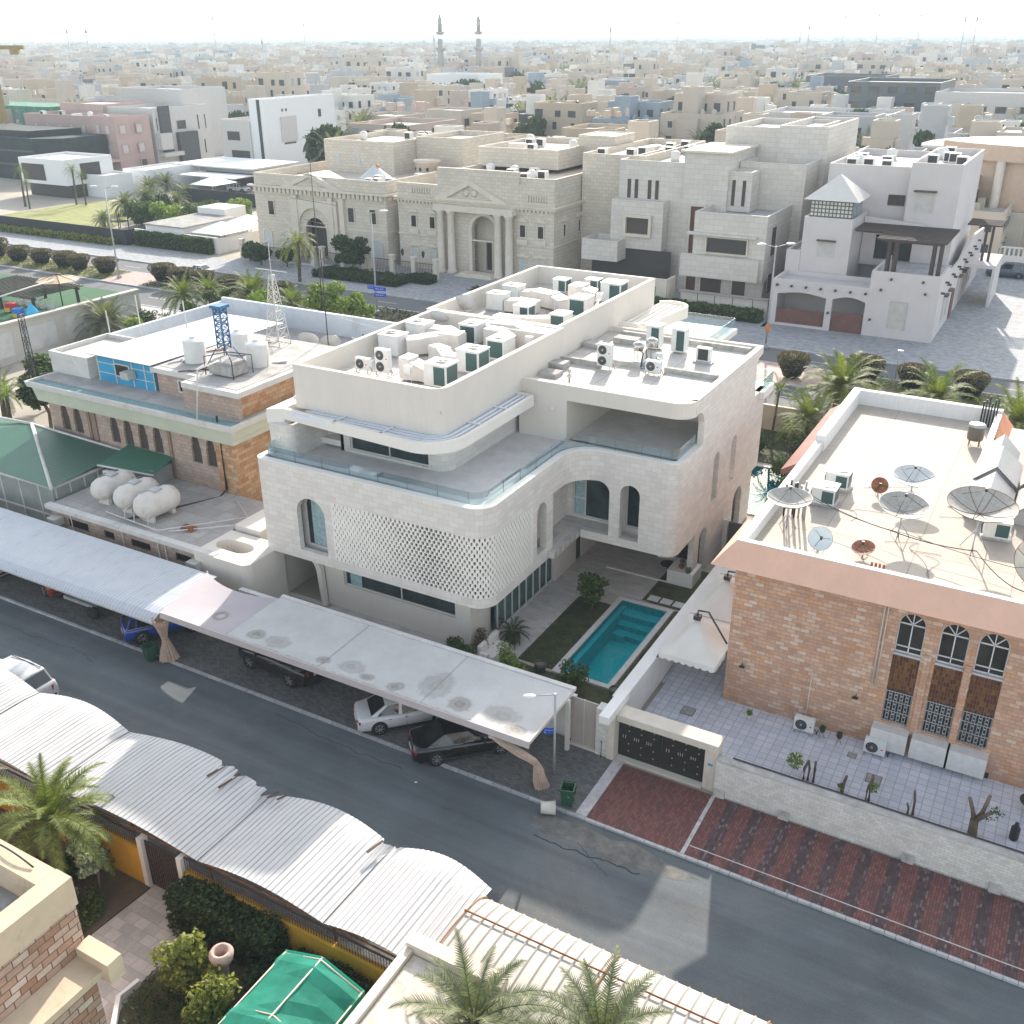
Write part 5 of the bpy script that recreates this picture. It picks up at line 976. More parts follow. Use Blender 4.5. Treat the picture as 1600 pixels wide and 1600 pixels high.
# corrugated carport on the left
cw=corrug('white_corrugated_left',(.47,.50,.55),.24,0,.5,dirt=.32,dirtcol=(.10,.10,.11),depth=.02,width=.2)
T=Thing('corrugated_carport','long pale corrugated metal carport with rolled front edge at the left','carport',(-60,32,0))
m=MB(); prof=[(34.4,2.9),(32.0,2.88),(30.6,2.82),(30.1,2.74),(29.8,2.58),(29.65,2.38)]; vs=[(x,y,z) for x in (-130,-38.35) for y,z in prof]; k=len(prof); m.add(vs,[(i,i+1,k+i+1,k+i) for i in range(k-1)]); T.part('roof_sheet',m,cw)
m=MB(); vs=[(x,y+.0,z-.05) for x in (-130,-38.36) for y,z in prof]; m.add(vs,[(i,i+1,k+i+1,k+i) for i in range(k-1)]); T.part('roof_underside',m,metg); T.part('front_pipe',MB().tube([(-130,29.64,2.36),(-38.35,29.64,2.36)],.04),metg)
for i in range(9): T.part('post',MB().tube([(-39-i*7,34.0,.1),(-39-i*7,34.0,2.8)],.06),metg)
# tied curtains
cur=plain('curtain_beige',(.52,.39,.31),.9,var=.14,scale=5)
def drape(label,pts,radii,loc):
    T=Thing('tied_curtain',label,'curtain',loc,'tied-up carport curtains'); m=MB(); n=30; vs=[]
    for (x,y,z),r in zip(pts,radii):
        for k in range(n): a=2*PI*k/n; rr_=r*(1+.28*(k%2)+.12*sin(a*3+z*4)); vs.append((x+rr_*cos(a),y+rr_*sin(a),z))
    L=len(pts); m.add(vs,[(i*n+k,i*n+(k+1)%n,(i+1)*n+(k+1)%n,(i+1)*n+k) for i in range(L-1) for k in range(n)],0,False); f=T.part('fabric',m,cur,fix=False); q=radii.index(min(radii)); x,y,z=pts[q]; T.part('tie',MB().lathe((x,y,z-.05),[(min(radii)*1.35,0),(min(radii)*1.4,.09)],14),plain('tie_pale',(.5,.42,.36),.9),parent=f)
drape('beige curtain tied in the middle, hanging beside the blue car and green bin',[(-38.1,29.95,2.65),(-38.05,29.95,2.3),(-38.08,29.98,1.9),(-38.1,30.0,1.45),(-38.1,30.05,1.1),(-38.1,30.1,.6),(-38.1,30.1,.12)],[.36,.3,.2,.13,.17,.3,.42],(-38.1,30,.1))
drape('beige curtain pulled sideways to the street lamp post',[(-18.1,30.0,2.6),(-17.5,30.1,2.35),(-16.75,30.25,2.0),(-16.35,30.4,1.75),(-16.2,30.6,1.4),(-16.15,30.7,1.0),(-16.1,30.75,.5),(-16.05,30.8,.12)],[.1,.18,.2,.17,.12,.18,.25,.28],(-16.2,30.6,.1))
# street lamp with blue street sign
poleg=plain('lamp_pole',(.38,.39,.40),.5,var=.08)
T=Thing('street_lamp','grey street lamp with blue street sign at the right end of the fabric carport','street lamp',(-15.95,31.8,.1)); x,y=-15.95,31.8
T.part('pole',MB().tube([(x,y,.1),(x,y,4.45)],.06,8),poleg); T.part('arm',MB().tube([(x,y,4.4),(x-.75,y-.35,4.3)],.03),poleg); h=MB(); h.lathe((0,0,0),[(.01,-.32),(.12,-.2),(.15,0),(.13,.2),(.01,.3)],14,axis='X'); M=Matrix.Translation((x-1.0,y-.45,4.25))@Matrix.Rotation(R(25),4,'Z')@Matrix.Scale(.55,4,(0,0,1)); h.v=[tuple(M@Vector(p)) for p in h.v]; T.part('lamp_head',h,plain('lamp_white',(.75,.75,.74),.4,var=.02))
bs=plain('sign_blue',(.02,.09,.55),.5,var=.03); M=Matrix.Translation((x-.28,y-.08,2.75))@Matrix.Rotation(R(28),4,'Z')
sb=MB().obox((x-.24,y-.1,2.45),.46,.03,.3,R(28)); sgn=T.part('street_sign',sb,bs)
def text(T,s_,M,size,mat,parent=None,name='lettering',ex=.004):
    cu=bpy.data.curves.new(name,'FONT'); cu.body=s_; cu.size=size; cu.extrude=ex; cu.align_x='CENTER'; cu.align_y='CENTER'; cu.resolution_u=2
    o=bpy.data.objects.new(name,cu); C.objects.link(o); me=o.to_mesh(); me2=me.copy(); o.to_mesh_clear(); bpy.data.objects.remove(o)
    me2.transform(Matrix.Translation(-T.loc)@M); me2.materials.clear(); me2.materials.append(mat); me2.name=name; q=bpy.data.objects.new(name,me2); C.objects.link(q); q.parent=parent or T.root; return q
def glyphs(mb,M,w,h,seed,mi=0):
    "arabic-like sign strokes: baseline, bowls and dots"
    pts=[]; st=[((-.46,.0),(-.46,.22)),((-.42,-.02),(-.30,-.02)),((-.30,-.02),(-.30,.16)),((-.24,-.02),(-.12,-.02)),((-.12,-.02),(-.06,.12)),((0,-.12),(.12,-.02)),((.12,-.02),(.12,.2)),((.18,-.02),(.34,-.02)),((.34,-.02),(.34,.18)),((.42,.2),(.46,-.05))]
    for a,b_ in st:
        A=M@Vector((a[0]*w,0,a[1]*h)); B=M@Vector((b_[0]*w,0,b_[1]*h)); mb.tube([A,B],.012*w*2,4,mi)
    for a in ((-.36,.14),(-.18,.14),(.26,.16),(.05,-.26)): mb.obox(M@Vector((a[0]*w,0,a[1]*h)),.03*w,.01,.03*w,0,mi)
Ms=Matrix.Translation((x-.235,y-.125,2.5))@Matrix.Rotation(R(28),4,'Z'); gm=MB(); glyphs(gm,Ms,.38,.18,1); T.part('lettering',gm,white,parent=sgn)
text(T,'26',Matrix.Translation((x-.38,y-.195,2.39))@Matrix.Rotation(R(28),4,'Z')@Matrix.Rotation(PI/2,4,'X'),.1,white,sgn)
# bins and bucket
binm=plain('bin_green',(.02,.085,.045),.5,var=.1)
def wbin(label,x,y,rz,z=.1):
    T=Thing('wheelie_bin',label,'bin',(0,0,0),'green wheelie bins'); m=MB(); zt=.95
    for (a,b_) in ((0,1),):
        o=[(-.22,-.2),(.22,-.2),(.22,.2),(-.22,.2)]; t_=[(-.29,-.3),(.29,-.3),(.29,.3),(-.29,.3)]; i_=[(-.26,-.27),(.26,-.27),(.26,.27),(-.26,.27)]
        m.add([(*p,.06) for p in o]+[(*p,zt) for p in t_]+[(*p,zt) for p in i_]+[(p[0]*.85,p[1]*.85,.12) for p in o],[(0,1,2,3)]+[(i,(i+1)%4,4+(i+1)%4,4+i) for i in range(4)]+[(4+i,4+(i+1)%4,8+(i+1)%4,8+i) for i in range(4)]+[(8+i,8+(i+1)%4,12+(i+1)%4,12+i) for i in range(4)]+[(12,13,14,15)])
    T.part('body',m,binm); T.part('lid',MB().obox((0,.36,.62),.6,.05,.62,0,0,R(-8)),binm); T.part('rim',MB().box(-.32,.32,-.33,-.29,.9,.97).box(-.32,-.29,-.33,.3,.9,.97).box(.29,.32,-.33,.3,.9,.97),binm)
    for s_ in (-1,1): T.part('wheel',MB().lathe((s_*.22,.24,.1),[(.1,-.03),(.1,.03)],14,axis='X'),dk)
    T.part('emblem',MB().lathe((0.08,-.262,.62),[(.001,0),(.05,.001)],12,axis='Y',cap=False),plain('emblem_pale',(.4,.5,.4),.6)); T.root.location=(x,y,z); T.root.rotation_euler=(0,0,rz); return T
wbin('green wheelie bin with open lid by the right street lamp and white edging strip',-14.55,30.35,R(15)); wbin('green wheelie bin in front of the blue car',-38.9,29.55,R(-10),.02)
T=Thing('bucket','white plastic bucket lying on its side at the kerb','bucket',(-15.6,29.2,.02)); m=MB(); m.lathe((0,0,0),[(.24,.0),(.3,.62),(.27,.62),(.22,.05),(.001,.04)],20,cap=False); M=Matrix.Translation((-15.35,29.4,.28))@Matrix.Rotation(R(120),4,'Z')@Matrix.Rotation(R(92),4,'X'); m.v=[tuple(M@Vector(p)) for p in m.v]; T.part('shell',m,plain('bucket_white',(.6,.58,.52),.6,var=.08),fix=False)
lit=MB().obox((-21.1,28.4,.02),.12,.06,.03,.5); single('litter',lit,white,'tiny white scrap of litter on the road below the black saloon','litter',(-21.1,28.4,.02)); T=Thing('manhole_cover','round manhole cover on the asphalt near the ribbed carport','manhole cover',(-14.6,23.3,.01)); T.part('lid',MB().lathe((-14.6,23.3,.006),[(.02,0),(.38,.0),(.38,.006)],24),plain('iron_dark',(.07,.07,.07),.7))
# ------------------------------------------------ cars
tyre=plain('tyre',(.02,.02,.02),.9,var=.1); rim=plain('alloy_rim',(.36,.36,.37),.3,metal=.7,var=.1); cgl=glassy('car_glass',(.012,.014,.016),.04,.7); redl=plain('tail_light_red',(.42,.01,.015),.25,var=.05); headl=plain('head_light',(.6,.62,.65),.15,var=.03); chrome=plain('chrome_trim',(.6,.6,.6),.15,metal=.8,var=.02); plate=plain('number_plate',(.6,.6,.58),.5,var=.02)
def paint(name,col,rough=.22): 
    m=plain(name,col,rough,var=.04,scale=1,bmp=0); m.node_tree.nodes['Principled BSDF'].inputs['Coat Weight'].default_value=.6; return m
def car(name,label,cat,kind,col,loc,rz,L=4.9,Wd=1.88,H=1.45,group=None,roofc=None):
    T=Thing(name,label,cat,(0,0,0),group); w=Wd/2; suv=kind=='suv'; f=L/2
    zb=.22 if not suv else .3; belt=H*.63 if not suv else H*.6; wr=.34 if not suv else .39
    # stations front(+x) to rear: x, ztop, halfwidth factor
    if suv: stt=[(1,.55,.62),(.985,.72,.86),(.93,.88,.95),(.55,1.0,1.0),(.40,1.03,1.0),(0,1.05,1),(-.7,1.07,1),(-.94,1.06,.97),(-.985,.95,.93),(-1,.6,.85)]
    else: stt=[(1,.52,.58),(.98,.66,.8),(.9,.80,.93),(.5,.95,1.0),(.36,1.0,1.0),(0,1.02,1),(-.55,1.05,1),(-.72,1.06,.99),(-.93,1.0,.92),(-.985,.86,.84),(-1,.6,.74)]
    ring=lambda x,zt,k:[(x,-w*k*.88,zb),(x,-w*k*.98,zb+.1),(x,-w*k,zb+(zt-zb)*.45),(x,-w*k*.985,zb+(zt-zb)*.75),(x,-w*k*.93,zt-.03),(x,-w*k*.8,zt),(x,0,zt+.02),(x,w*k*.8,zt),(x,w*k*.93,zt-.03),(x,w*k*.985,zb+(zt-zb)*.75),(x,w*k,zb+(zt-zb)*.45),(x,w*k*.98,zb+.1),(x,w*k*.88,zb)]
    m=MB(); vs=[]; 
    fine=[]
    for (a,b_) in zip(stt,stt[1:]):
        for i in range(2): t_=i/2; fine.append(tuple(a[j]+(b_[j]-a[j])*t_ for j in range(3)))
    fine.append(stt[-1])
    for x,zt,k in fine: vs+=ring(x*f,zt*belt,k)
    n=13; q=len(fine); m.add(vs,[(i*n+j,i*n+(j+1)%n,(i+1)*n+(j+1)%n,(i+1)*n+j) for i in range(q-1) for j in range(n)]+[tuple(range(n)),tuple((q-1)*n+j for j in range(n))],0,True)
    body=T.part('body',m,col)
    # greenhouse
    bz=belt*1.02; rz_=H
    if suv: B=[(.42*f,-.02),(-.93*f,0)]; Rf=[(.20*f),(-.80*f)]
    else: B=[(.38*f,0),(-.74*f,0)]; Rf=[(.10*f),(-.42*f)]
    bw,tw=w*.93,w*(.72 if not suv else .78)
    bot=[(B[0][0],-bw*.9,bz),(B[1][0],-bw*.9,bz+.02),(B[1][0],bw*.9,bz+.02),(B[0][0],bw*.9,bz)]; xm=(Rf[0]+Rf[1])/2
    top=[(Rf[0],-tw*.92,rz_-.05),(xm,-tw,rz_-.0),(Rf[1],-tw*.92,rz_-.05),(Rf[1],tw*.92,rz_-.05),(xm,tw,rz_-.0),(Rf[0],tw*.92,rz_-.05)]
    bmid=[((B[0][0]+B[1][0])/2-.0,-bw,bz+.01),((B[0][0]+B[1][0])/2,bw,bz+.01)]
    bb=[bot[0],bmid[0],bot[1],bot[2],bmid[1],bot[3]]; g=MB(); g.add(bb+top,[(i,(i+1)%6,6+(i+1)%6,6+i) for i in range(6)],0,False); 
    g.add(top+[(xm,0,rz_+.03),(Rf[0],0,rz_-.02),(Rf[1],0,rz_-.02)],[(0,1,6,7),(1,2,8,6),(3,4,6,8),(4,5,7,6)],0,True)
    T.part('cabin',g,roofc or col,bevel=.02)
    V3=Vector
    def pane(nm,p,inset,mat,off=.012):
        p=[V3(a) for a in p]; c_=sum(p,V3())/len(p); nrm=(p[1]-p[0]).cross(p[2]-p[0]).normalized()
        if nrm.dot(c_-V3((xm,0,bz)))<0: nrm=-nrm
        T.part(nm,MB().add([a.lerp(c_,inset)+nrm*off for a in p],[tuple(range(len(p)))]),mat,fix=False)
    pane('windscreen',[bb[0],bb[5],top[5],top[0]],.08,cgl); pane('rear_window',[bb[2],bb[3],top[3],top[2]],.12,cgl)
    for s_,(i0,i1,i2) in ((-1,(0,1,2)),(1,(5,4,3))):
        a,bm_,c_=V3(bb[i0]),V3(bb[i1]),V3(bb[i2]); ta,tb_,tc=V3(top[i0]),V3(top[i1]),V3(top[i2])
        pane('side_window',[a.lerp(bm_,.12),bm_.lerp(a,.05),tb_.lerp(ta,.05),ta.lerp(tb_,.05)],.09,cgl,.012); pane('side_window',[bm_.lerp(c_,.03),c_.lerp(bm_,.16 if not suv else .35),tc.lerp(tb_,.1 if not suv else .3),tb_.lerp(tc,.03)],.09,cgl,.012)
        if suv: pane('side_window',[c_.lerp(bm_,.3),c_.lerp(bm_,.06),tc.lerp(tb_,.06),tc.lerp(tb_,.25)],.1,cgl,.012)
        T.part('window_trim',MB().tube([a.lerp(bm_,.05)+V3((0,s_*.012,.01)),bm_+V3((0,s_*.015,.01)),c_.lerp(bm_,.05)+V3((0,s_*.012,.01))],.012,4),chrome)
        T.part('wing_mirror',MB().obox((B[0][0]-.25,s_*(w+.06),bz+.05),.14,.2,.13),col,bevel=.03)
        T.part('door_handle',MB().box(-.25,-.08,s_*w*.985-.012,s_*w*.985+.012,belt*.84,belt*.87),chrome); T.part('door_handle',MB().box(-.25*f-.4,-.25*f-.23,s_*w*.985-.012,s_*w*.985+.012,belt*.84,belt*.87),chrome)
        T.part('door_seam',MB().box(-.06*f,-.06*f+.012,s_*w*.995-.006,s_*w*.995+.006,zb+.12,belt*.97),dk)
        T.part('sill',MB().box(-.5*f,.48*f,s_*w*.96-.02,s_*w*.96+.02,zb-.02,zb+.08),dk)
        T.part('tail_light',MB().obox((-f*.955,s_*w*.72,belt*.8),.14,.34,.15 if not suv else .3,s_*R(-18)),redl,bevel=.02); T.part('headlight',MB().obox((f*.93,s_*w*.68,belt*.68),.22,.38,.15,s_*R(24)),headl,bevel=.02)
        for xx in (.59*f,-.59*f):
            T.part('wheel_arch',MB().lathe((xx,s_*(w-.11),wr+.02),[(wr+.055,-.12),(wr+.055,.118)],22,axis='Y'),plain('arch_black',(.015,.015,.015),.9))
            ty=MB(); ty.lathe((xx,s_*(w-.09),wr),[(wr*.7,-.11),(wr,-.09),(wr,.09),(wr*.7,.125)],24,axis='Y'); tt=T.part('tyre',ty,tyre)
            rm=MB(); yy=s_*(w+.033)
            rm.lathe((xx,s_*(w+.02),wr),[(wr*.62,-.01),(wr*.7,.015),(wr*.7,-.015)],24,axis='Y',cap=False); rm.lathe((xx,yy,wr),[(.07,-.01),(.07,.01)],12,axis='Y')
            for k in range(7): a=2*PI*k/7; rm.tube([(xx+.05*cos(a),yy,wr+.05*sin(a)),(xx+wr*.68*cos(a),yy,wr+wr*.68*sin(a))],.024,4)
            T.part('rim',rm,rim,parent=tt)
    T.part('grille',MB().obox((f*.99,0,belt*.58),.05,Wd*.42,.26),dk); T.part('rear_bumper',MB().obox((-f*.99,0,zb+.17),.08,Wd*.74,.16),dk,bevel=.02); T.part('number_plate',MB().obox((-f*1.0,0,belt*.66),.03,.5,.13),plate)
    if suv:
        for s_ in (-1,1): T.part('roof_rail',MB().tube([(Rf[0]-.1,s_*tw*.8,H+.01),(Rf[1]+.1,s_*tw*.8,H+.01)],.022,5),dk)
    T.part('underbody',MB().box(-f*.9,f*.9,-w*.8,w*.8,zb-.08,zb+.02),dk)
    T.root.location=loc; T.root.rotation_euler=(0,0,rz); return T
pb=paint('paint_black',(.006,.006,.008)); pwh=paint('paint_white',(.62,.62,.63)); pdg=paint('paint_dark_grey',(.016,.014,.014),.3); pbl=paint('paint_blue',(.01,.055,.30)); prd=paint('paint_orange_red',(.30,.045,.02)); psl=paint('paint_silver',(.52,.53,.54),.3); pdb=paint('paint_slate_blue',(.05,.08,.12))
# wheel line on the near side gives position and heading
def park(f_,rear,front,L,Wd,H,kind,col,name,label,cat,z=.1,**k):
    (x0,y0),(x1,y1)=rear,front; a=math.atan2(y1-y0,x1-x0); mx,my=(x0+x1)/2,(y0+y1)/2; w=Wd/2*f_; return car(name,label,cat,kind,col,(mx-sin(a)*w,my+cos(a)*w,z),a,L,Wd,H,**k)
park(1,(-20.85,29.75),(-18.7,31.85),5.1,1.95,1.46,'sedan',pb,'parked_car','black saloon car nosing in under the right end of the fabric carport','car',z=.06)
park(1,(-24.45,30.2),(-22.3,32.4),4.95,1.88,1.45,'sedan',pwh,'parked_car','white saloon car parked under the fabric carport left of the black saloon','car')
park(-1,(-30.6,31.15),(-33.75,31.45),5.0,1.98,1.83,'suv',pdg,'parked_car','dark grey large SUV parked along the street under the fabric carport','car')
park(1,(-40.3,30.4),(-38.9,32.6),4.5,1.88,1.6,'suv',pbl,'parked_car','bright blue crossover with its nose behind the tied curtain','car')
park(-1,(-49.5,31.2),(-51.9,32.2),4.4,1.8,1.6,'suv',prd,'parked_car','orange-red hatchback under the corrugated carport','car')
park(-1,(-54.4,30.9),(-57.3,31.3),4.8,1.9,1.8,'suv',psl,'parked_car','silver SUV at the left picture edge under the corrugated carport','car')
park(-1,(-41.2,25.0),(-44.1,25.0),4.9,1.95,1.9,'suv',psl,'parked_car','silver-white SUV with roof rails on the near side of the road','car',z=.01) if 0 else car('parked_car','silver-white SUV with red tail lights beside the near corrugated carport','car','suv',psl,(-42.6,24.0,.01),PI,4.9,1.95,1.88)
T=Thing('trailer','small flat utility trailer with one big black wheel under the corrugated carport','trailer',(-45.8,31.6,.1)); T.part('bed',MB().box(-47.3,-44.9,30.9,32.6,.75,.95),metg); T.part('rail',MB().tube([(-47.3,30.9,1.4),(-44.9,30.9,1.4),(-44.9,32.6,1.4),(-47.3,32.6,1.4),(-47.3,30.9,1.4)],.03),metg); T.part('drawbar',MB().tube([(-47.3,31.7,.8),(-49,31.5,.5)],.04),metg)
tw_=T.part('tyre',MB().lathe((-45.0,30.95,.42),[(.25,-.12),(.42,-.1),(.42,.1),(.25,.12)],20,axis='Y'),tyre); T.part('rim',MB().lathe((-45.0,30.82,.42),[(.22,0),(.22,.02)],16,axis='Y'),dk,parent=tw_)
# ------------------------------------------------ south side of the road: wavy carport, yellow wall, gardens
wavm=corrug('white_corrugated_wavy',(.50,.50,.50),.235,0,.25,dirt=.08,depth=.02,width=.2,var=.06)
T=Thing('wavy_carport','wavy white corrugated metal carport with torn patches along the near side of the road','carport',(-27,21,2.6))
HM=[(-46,-38.2),(-38.2,-32.2),(-32.2,-23.9),(-23.9,-18.0),(-18.0,-13.8)]
# each hump is a part: crest above the valleys, edge pushed out at the crest
def hump(a,b_,hc=.3,torn=()):
    m=MB(); n=int((b_-a)/.1); ny=12; vs=[]; rg=random.Random(int(a*7))
    for i in range(n+1):
        x=a+(b_-a)*i/n; t_=i/n; arc=abs(sin(PI*t_)); ye=22.7+.3*arc; jag=0
        for tx,wd,dp in torn:
            if abs(x-tx)<wd: jag=max(jag,dp*(1-abs(x-tx)/wd)*rg.uniform(.5,1))
        for j in range(ny+1):
            v_=j/ny; y=18.5+(ye-jag-18.5)*v_; z=2.55+hc*arc-.25*max(0,v_-.8)*2*(1 if jag==0 else .2)+rg.uniform(-.004,.004)+jag*.35*v_**6+.02*(1 if i%2 else 0); vs.append((x,y,z))
    k=ny+1; m.add(vs,[(i*k+j,i*k+j+1,(i+1)*k+j+1,(i+1)*k+j) for i in range(n) for j in range(ny)],0,False); return T.part('roof_sheet',m,wavm,fix=False)
hump(-46,-38.25); hump(-38.2,-32.25); hump(-32.2,-23.95,.34,((-26.6,.35,.5),(-25.7,.3,.7),(-24.7,.3,.4),(-24.1,.2,.8))); hump(-23.9,-18.05,.34,((-23.7,.35,.6),(-18.3,.25,.5))); hump(-18.0,-13.8,.3,((-17.8,.2,.4),))
hole=plain('torn_hole',(.09,.06,.045),.95)
rg=random.Random(9)
for x,y,l in ((-26.6,22.3,.9),(-25.7,22.1,1.1),(-23.6,22.3,.5),(-23.2,22.35,.4),(-18.4,22.0,.8)):
    arc=.5; T.part('rust_hole',MB().add([(x-.12,y-l*.5,2.93),(x+.02,y-l*.55,2.93),(x+.16,y+l*.45,2.92),(x+.05,y+l*.5,2.92)],[(0,1,2,3)]),hole,fix=False)
for x in (-40,-38.2,-32.2,-28,-23.9,-18): T.part('post',MB().tube([(x,19.0,0),(x,19.0,2.5)],.06),rust)
T.part('rear_pipe',MB().tube([(-46,18.6,2.5),(-13.8,18.6,2.5)],.04),rust)
yel=plain('yellow_render',(.62,.33,.035),.85,var=.08,scale=1.5,streak=.25,dirtcol=(.35,.2,.05)); brk=plain('wrought_dark',(.07,.05,.045),.6)
T=Thing('yellow_wall','bright yellow garden wall with dark railings on top under the wavy carport','wall',(-27,18.5,0))
for a,b_ in ((-46,-26.95),(-24.6,-14.6)): T.part('wall',MB().box(a,b_,18.35,18.6,0,1.8),yel); rl=MB(); [rl.tube([(x,18.47,1.8),(x,18.47,2.45)],.018,4) for x in [a+.12*i for i in range(int((b_-a)/.12))]]; rl.box(a,b_,18.44,18.5,2.4,2.45); T.part('railing',rl,brk,fix=False)
for x in (-26.85,-24.75): T.part('gate_pillar',MB().box(x-.12,x+.12,18.3,18.65,0,2.42),wpl)
for x0,x1 in ((-26.7,-25.75),(-25.72,-24.88)):
    m=MB().box(x0,x1,18.44,18.5,.1,2.3); 
    for i in range(7): m.box(x0+.06+i*(x1-x0)/7,x0+.1+i*(x1-x0)/7,18.40,18.438,.15,2.25)
    T.part('gate_leaf',m,brk)
struct('carport_floor',MB().box(-60,-13.9,18.61,22.38,-.02,.03),pavg)
struct('garden_path',MB().prism([(-26.6,18.3),(-24.8,18.3),(-23.55,18.25),(-23.6,14.3),(-21.2,9),(-25,9),(-26.9,14)],-.02,.05),brick('pale_flagstone',[(.42,.39,.37),(.5,.46,.43),(.55,.5,.47)],(.34,.31,.29),.55,.45,.012,wall=False,var=.12))
struct('garden_soil',MB().prism([(-48,18.3),(-26.7,18.3),(-27.0,14),(-25,9),(-48,9)],-.02,.04).prism([(-23.5,18.3),(-14.8,18.3),(-14.8,8),(-20.8,8),(-23.5,14.3)],-.02,.04),plain('terracotta_soil',(.10,.075,.05),.95,var=.3,scale=.8,dirt=.5,dirtcol=(.07,.065,.03)))
T=Thing('planter_kerb','white raised kerb round the dark ground cover beside the garden path','kerb',(-22.5,14.5,0)); k=MB(); strip(k,[(-20.9,11.0),(-23.6,14.2),(-23.5,14.95)],.16,0,.3); T.part('kerb',k,wpl)
creep('ground_cover','dense dark green ground cover inside the white planter kerb',[(-23.4,14.3),(-23.3,15.4),(-19.4,15.4),(-18.6,14),(-18.6,11),(-20.8,11.2)],3800,.07,g_dark,31,.1,.5)
creep('lawn_patch','ragged grass and weeds beside the palm in the near left garden',[(-29.5,13.2),(-29.3,16.5),(-27.2,16.6),(-26.9,14)],1500,.07,g_leaf,32,.05,.3,'grass')
bush('flowering_shrub','light green leafy bush with yellow blooms left of the stone urn',(-21.9,15.6,.05),1.1,2.6,1700,.16,g_yel,33); bush('leafy_shrub','bushy yellow-green shrub around the stone urn beside the green net shelter',(-20.1,15.0,.05),1.1,2.1,1700,.13,g_yel,34)
bush('leafy_shrub','small dark bush at the back of the ground cover beside the net shelter',(-19.3,17.0,.05),.9,1.3,900,.12,g_dark,35)
T=Thing('stone_urn','pinkish stone urn with open top standing among yellow-green shrubs','urn',(-20.6,16.2,0)); T.part('urn',MB().lathe((-20.6,16.2,0),[(.2,0),(.16,.8),(.18,1.5),(.38,1.75),(.42,2.0),(.34,2.12),(.24,2.1),(.2,1.7)],16,cap=False),plain('pink_stone',(.52,.38,.32),.9,var=.2,scale=6,bmp=.8))
tree('white_flowering_tree','small tree with white-edged leaves between the palm and the dark gate','tree',(-28.1,17.1,.05),2.5,.95,1100,.13,g_pale,36,.06,8,.8,base=.45)
hedge('hedge','rounded dense dark green hedge right of the dark garden gate',-24.4,-19.6,17.2,18.3,1.9,5200,.085,g_dark,37,0,.16); hedge('hedge','dark green hedge between the yellow wall and the green net shelter',-18.9,-15.4,17.2,18.2,1.3,2800,.085,g_dark,38,0,.16)
bush('leafy_shrub','dense dark bush below the yellow wall left of the gate',(-29.8,17.6,.05),1.4,1.5,1400,.12,g_dark,39); bush('leafy_shrub','grey-green bushy plant below the near left palm',(-28.9,15.6,.05),.8,1.7,900,.12,g_palm2,40)
bush('leafy_shrub','low dark bush at the left of the gate beside the path',(-27.6,16.4,.05),.7,.8,700,.1,g_leaf,41)
P=palm('date_palm','date palm with arching green fronds in the near left garden overhanging the wavy carport',(-30.1,16.9,0),3.1,3.3,44,g_palm,42,nl=38,tr=.3,up=1.3,droop=1.0)
palm('date_palm','date palm cut off by the left picture edge in the near left garden',(-34.5,15.6,0),3.2,2.8,30,g_palm2,43,nl=30,tr=.28,up=1.2)
# green net shelter
net,t,b=new('green_shade_net'); v=coord(t); b.inputs['Base Color'].default_value=(.03,.34,.24,1); b.inputs['Roughness'].default_value=.8; tp=t.nodes.new('ShaderNodeBsdfTransparent'); tl_=t.nodes.new('ShaderNodeBsdfTranslucent'); tl_.inputs[0].default_value=(.03,.42,.29,1); m1=t.nodes.new('ShaderNodeMixShader'); m1.inputs[0].default_value=.35; m2=t.nodes.new('ShaderNodeMixShader')
t.links.new(b.outputs[0],m1.inputs[1]); t.links.new(tl_.outputs[0],m1.inputs[2]); t.links.new(ramp(t,noise(t,v,1.5,5,.7),[(.3,(.10,)*3),(.7,(.38,)*3)]),m2.inputs[0]); t.links.new(m1.outputs[0],m2.inputs[1]); t.links.new(tp.outputs[0],m2.inputs[2]); t.links.new(m2.outputs[0],t.nodes['Material Output'].inputs[0])
T=Thing('net_shelter','gabled shelter covered with bright turquoise-green shade net in the near garden','shelter',(-17,15,0))
X0,X1,Y0_,Y1_,e,rdg=-18.6,-15.3,10.0,17.2,2.3,2.9; cx=(X0+X1)/2; rg=random.Random(4); n=16; vs=[]
cols=[(X0,0.3),(X0,e),(X0+.8,e+.33),(cx,rdg),(X1-.8,e+.33),(X1,e),(X1,.3)]
for j in range(n+1):
    y=Y0_+(Y1_-Y0_)*j/n
    for x,z in cols: vs.append((x+rg.uniform(-.04,.04),y,z+rg.uniform(-.05,.03)-(.1 if j%5 else 0)))
k=len(cols); m=MB().add(vs,[(j*k+i,j*k+i+1,(j+1)*k+i+1,(j+1)*k+i) for j in range(n) for i in range(k-1)],0,False); m.add([(X0,Y1_,.3),(X0,Y1_,e),(cx,Y1_,rdg),(X1,Y1_,e),(X1,Y1_,.3)],[(0,1,2,3,4)]); T.part('net',m,net,fix=False)
for j in range(4):
    y=Y0_+.1+(Y1_-Y0_-.2)*j/3; T.part('frame_hoop',MB().tube([(X0+.05,y,0),(X0+.05,y,e-.06),(cx,y,rdg-.06),(X1-.05,y,e-.06),(X1-.05,y,0)],.035),plain('cream_pole',(.5,.47,.38),.7))
for x,z in ((X0+.05,e),(cx,rdg),(X1-.05,e)): T.part('ridge_pole',MB().tube([(x,Y0_,z-.05),(x,Y1_,z-.05)],.03),MC['cream_pole'])
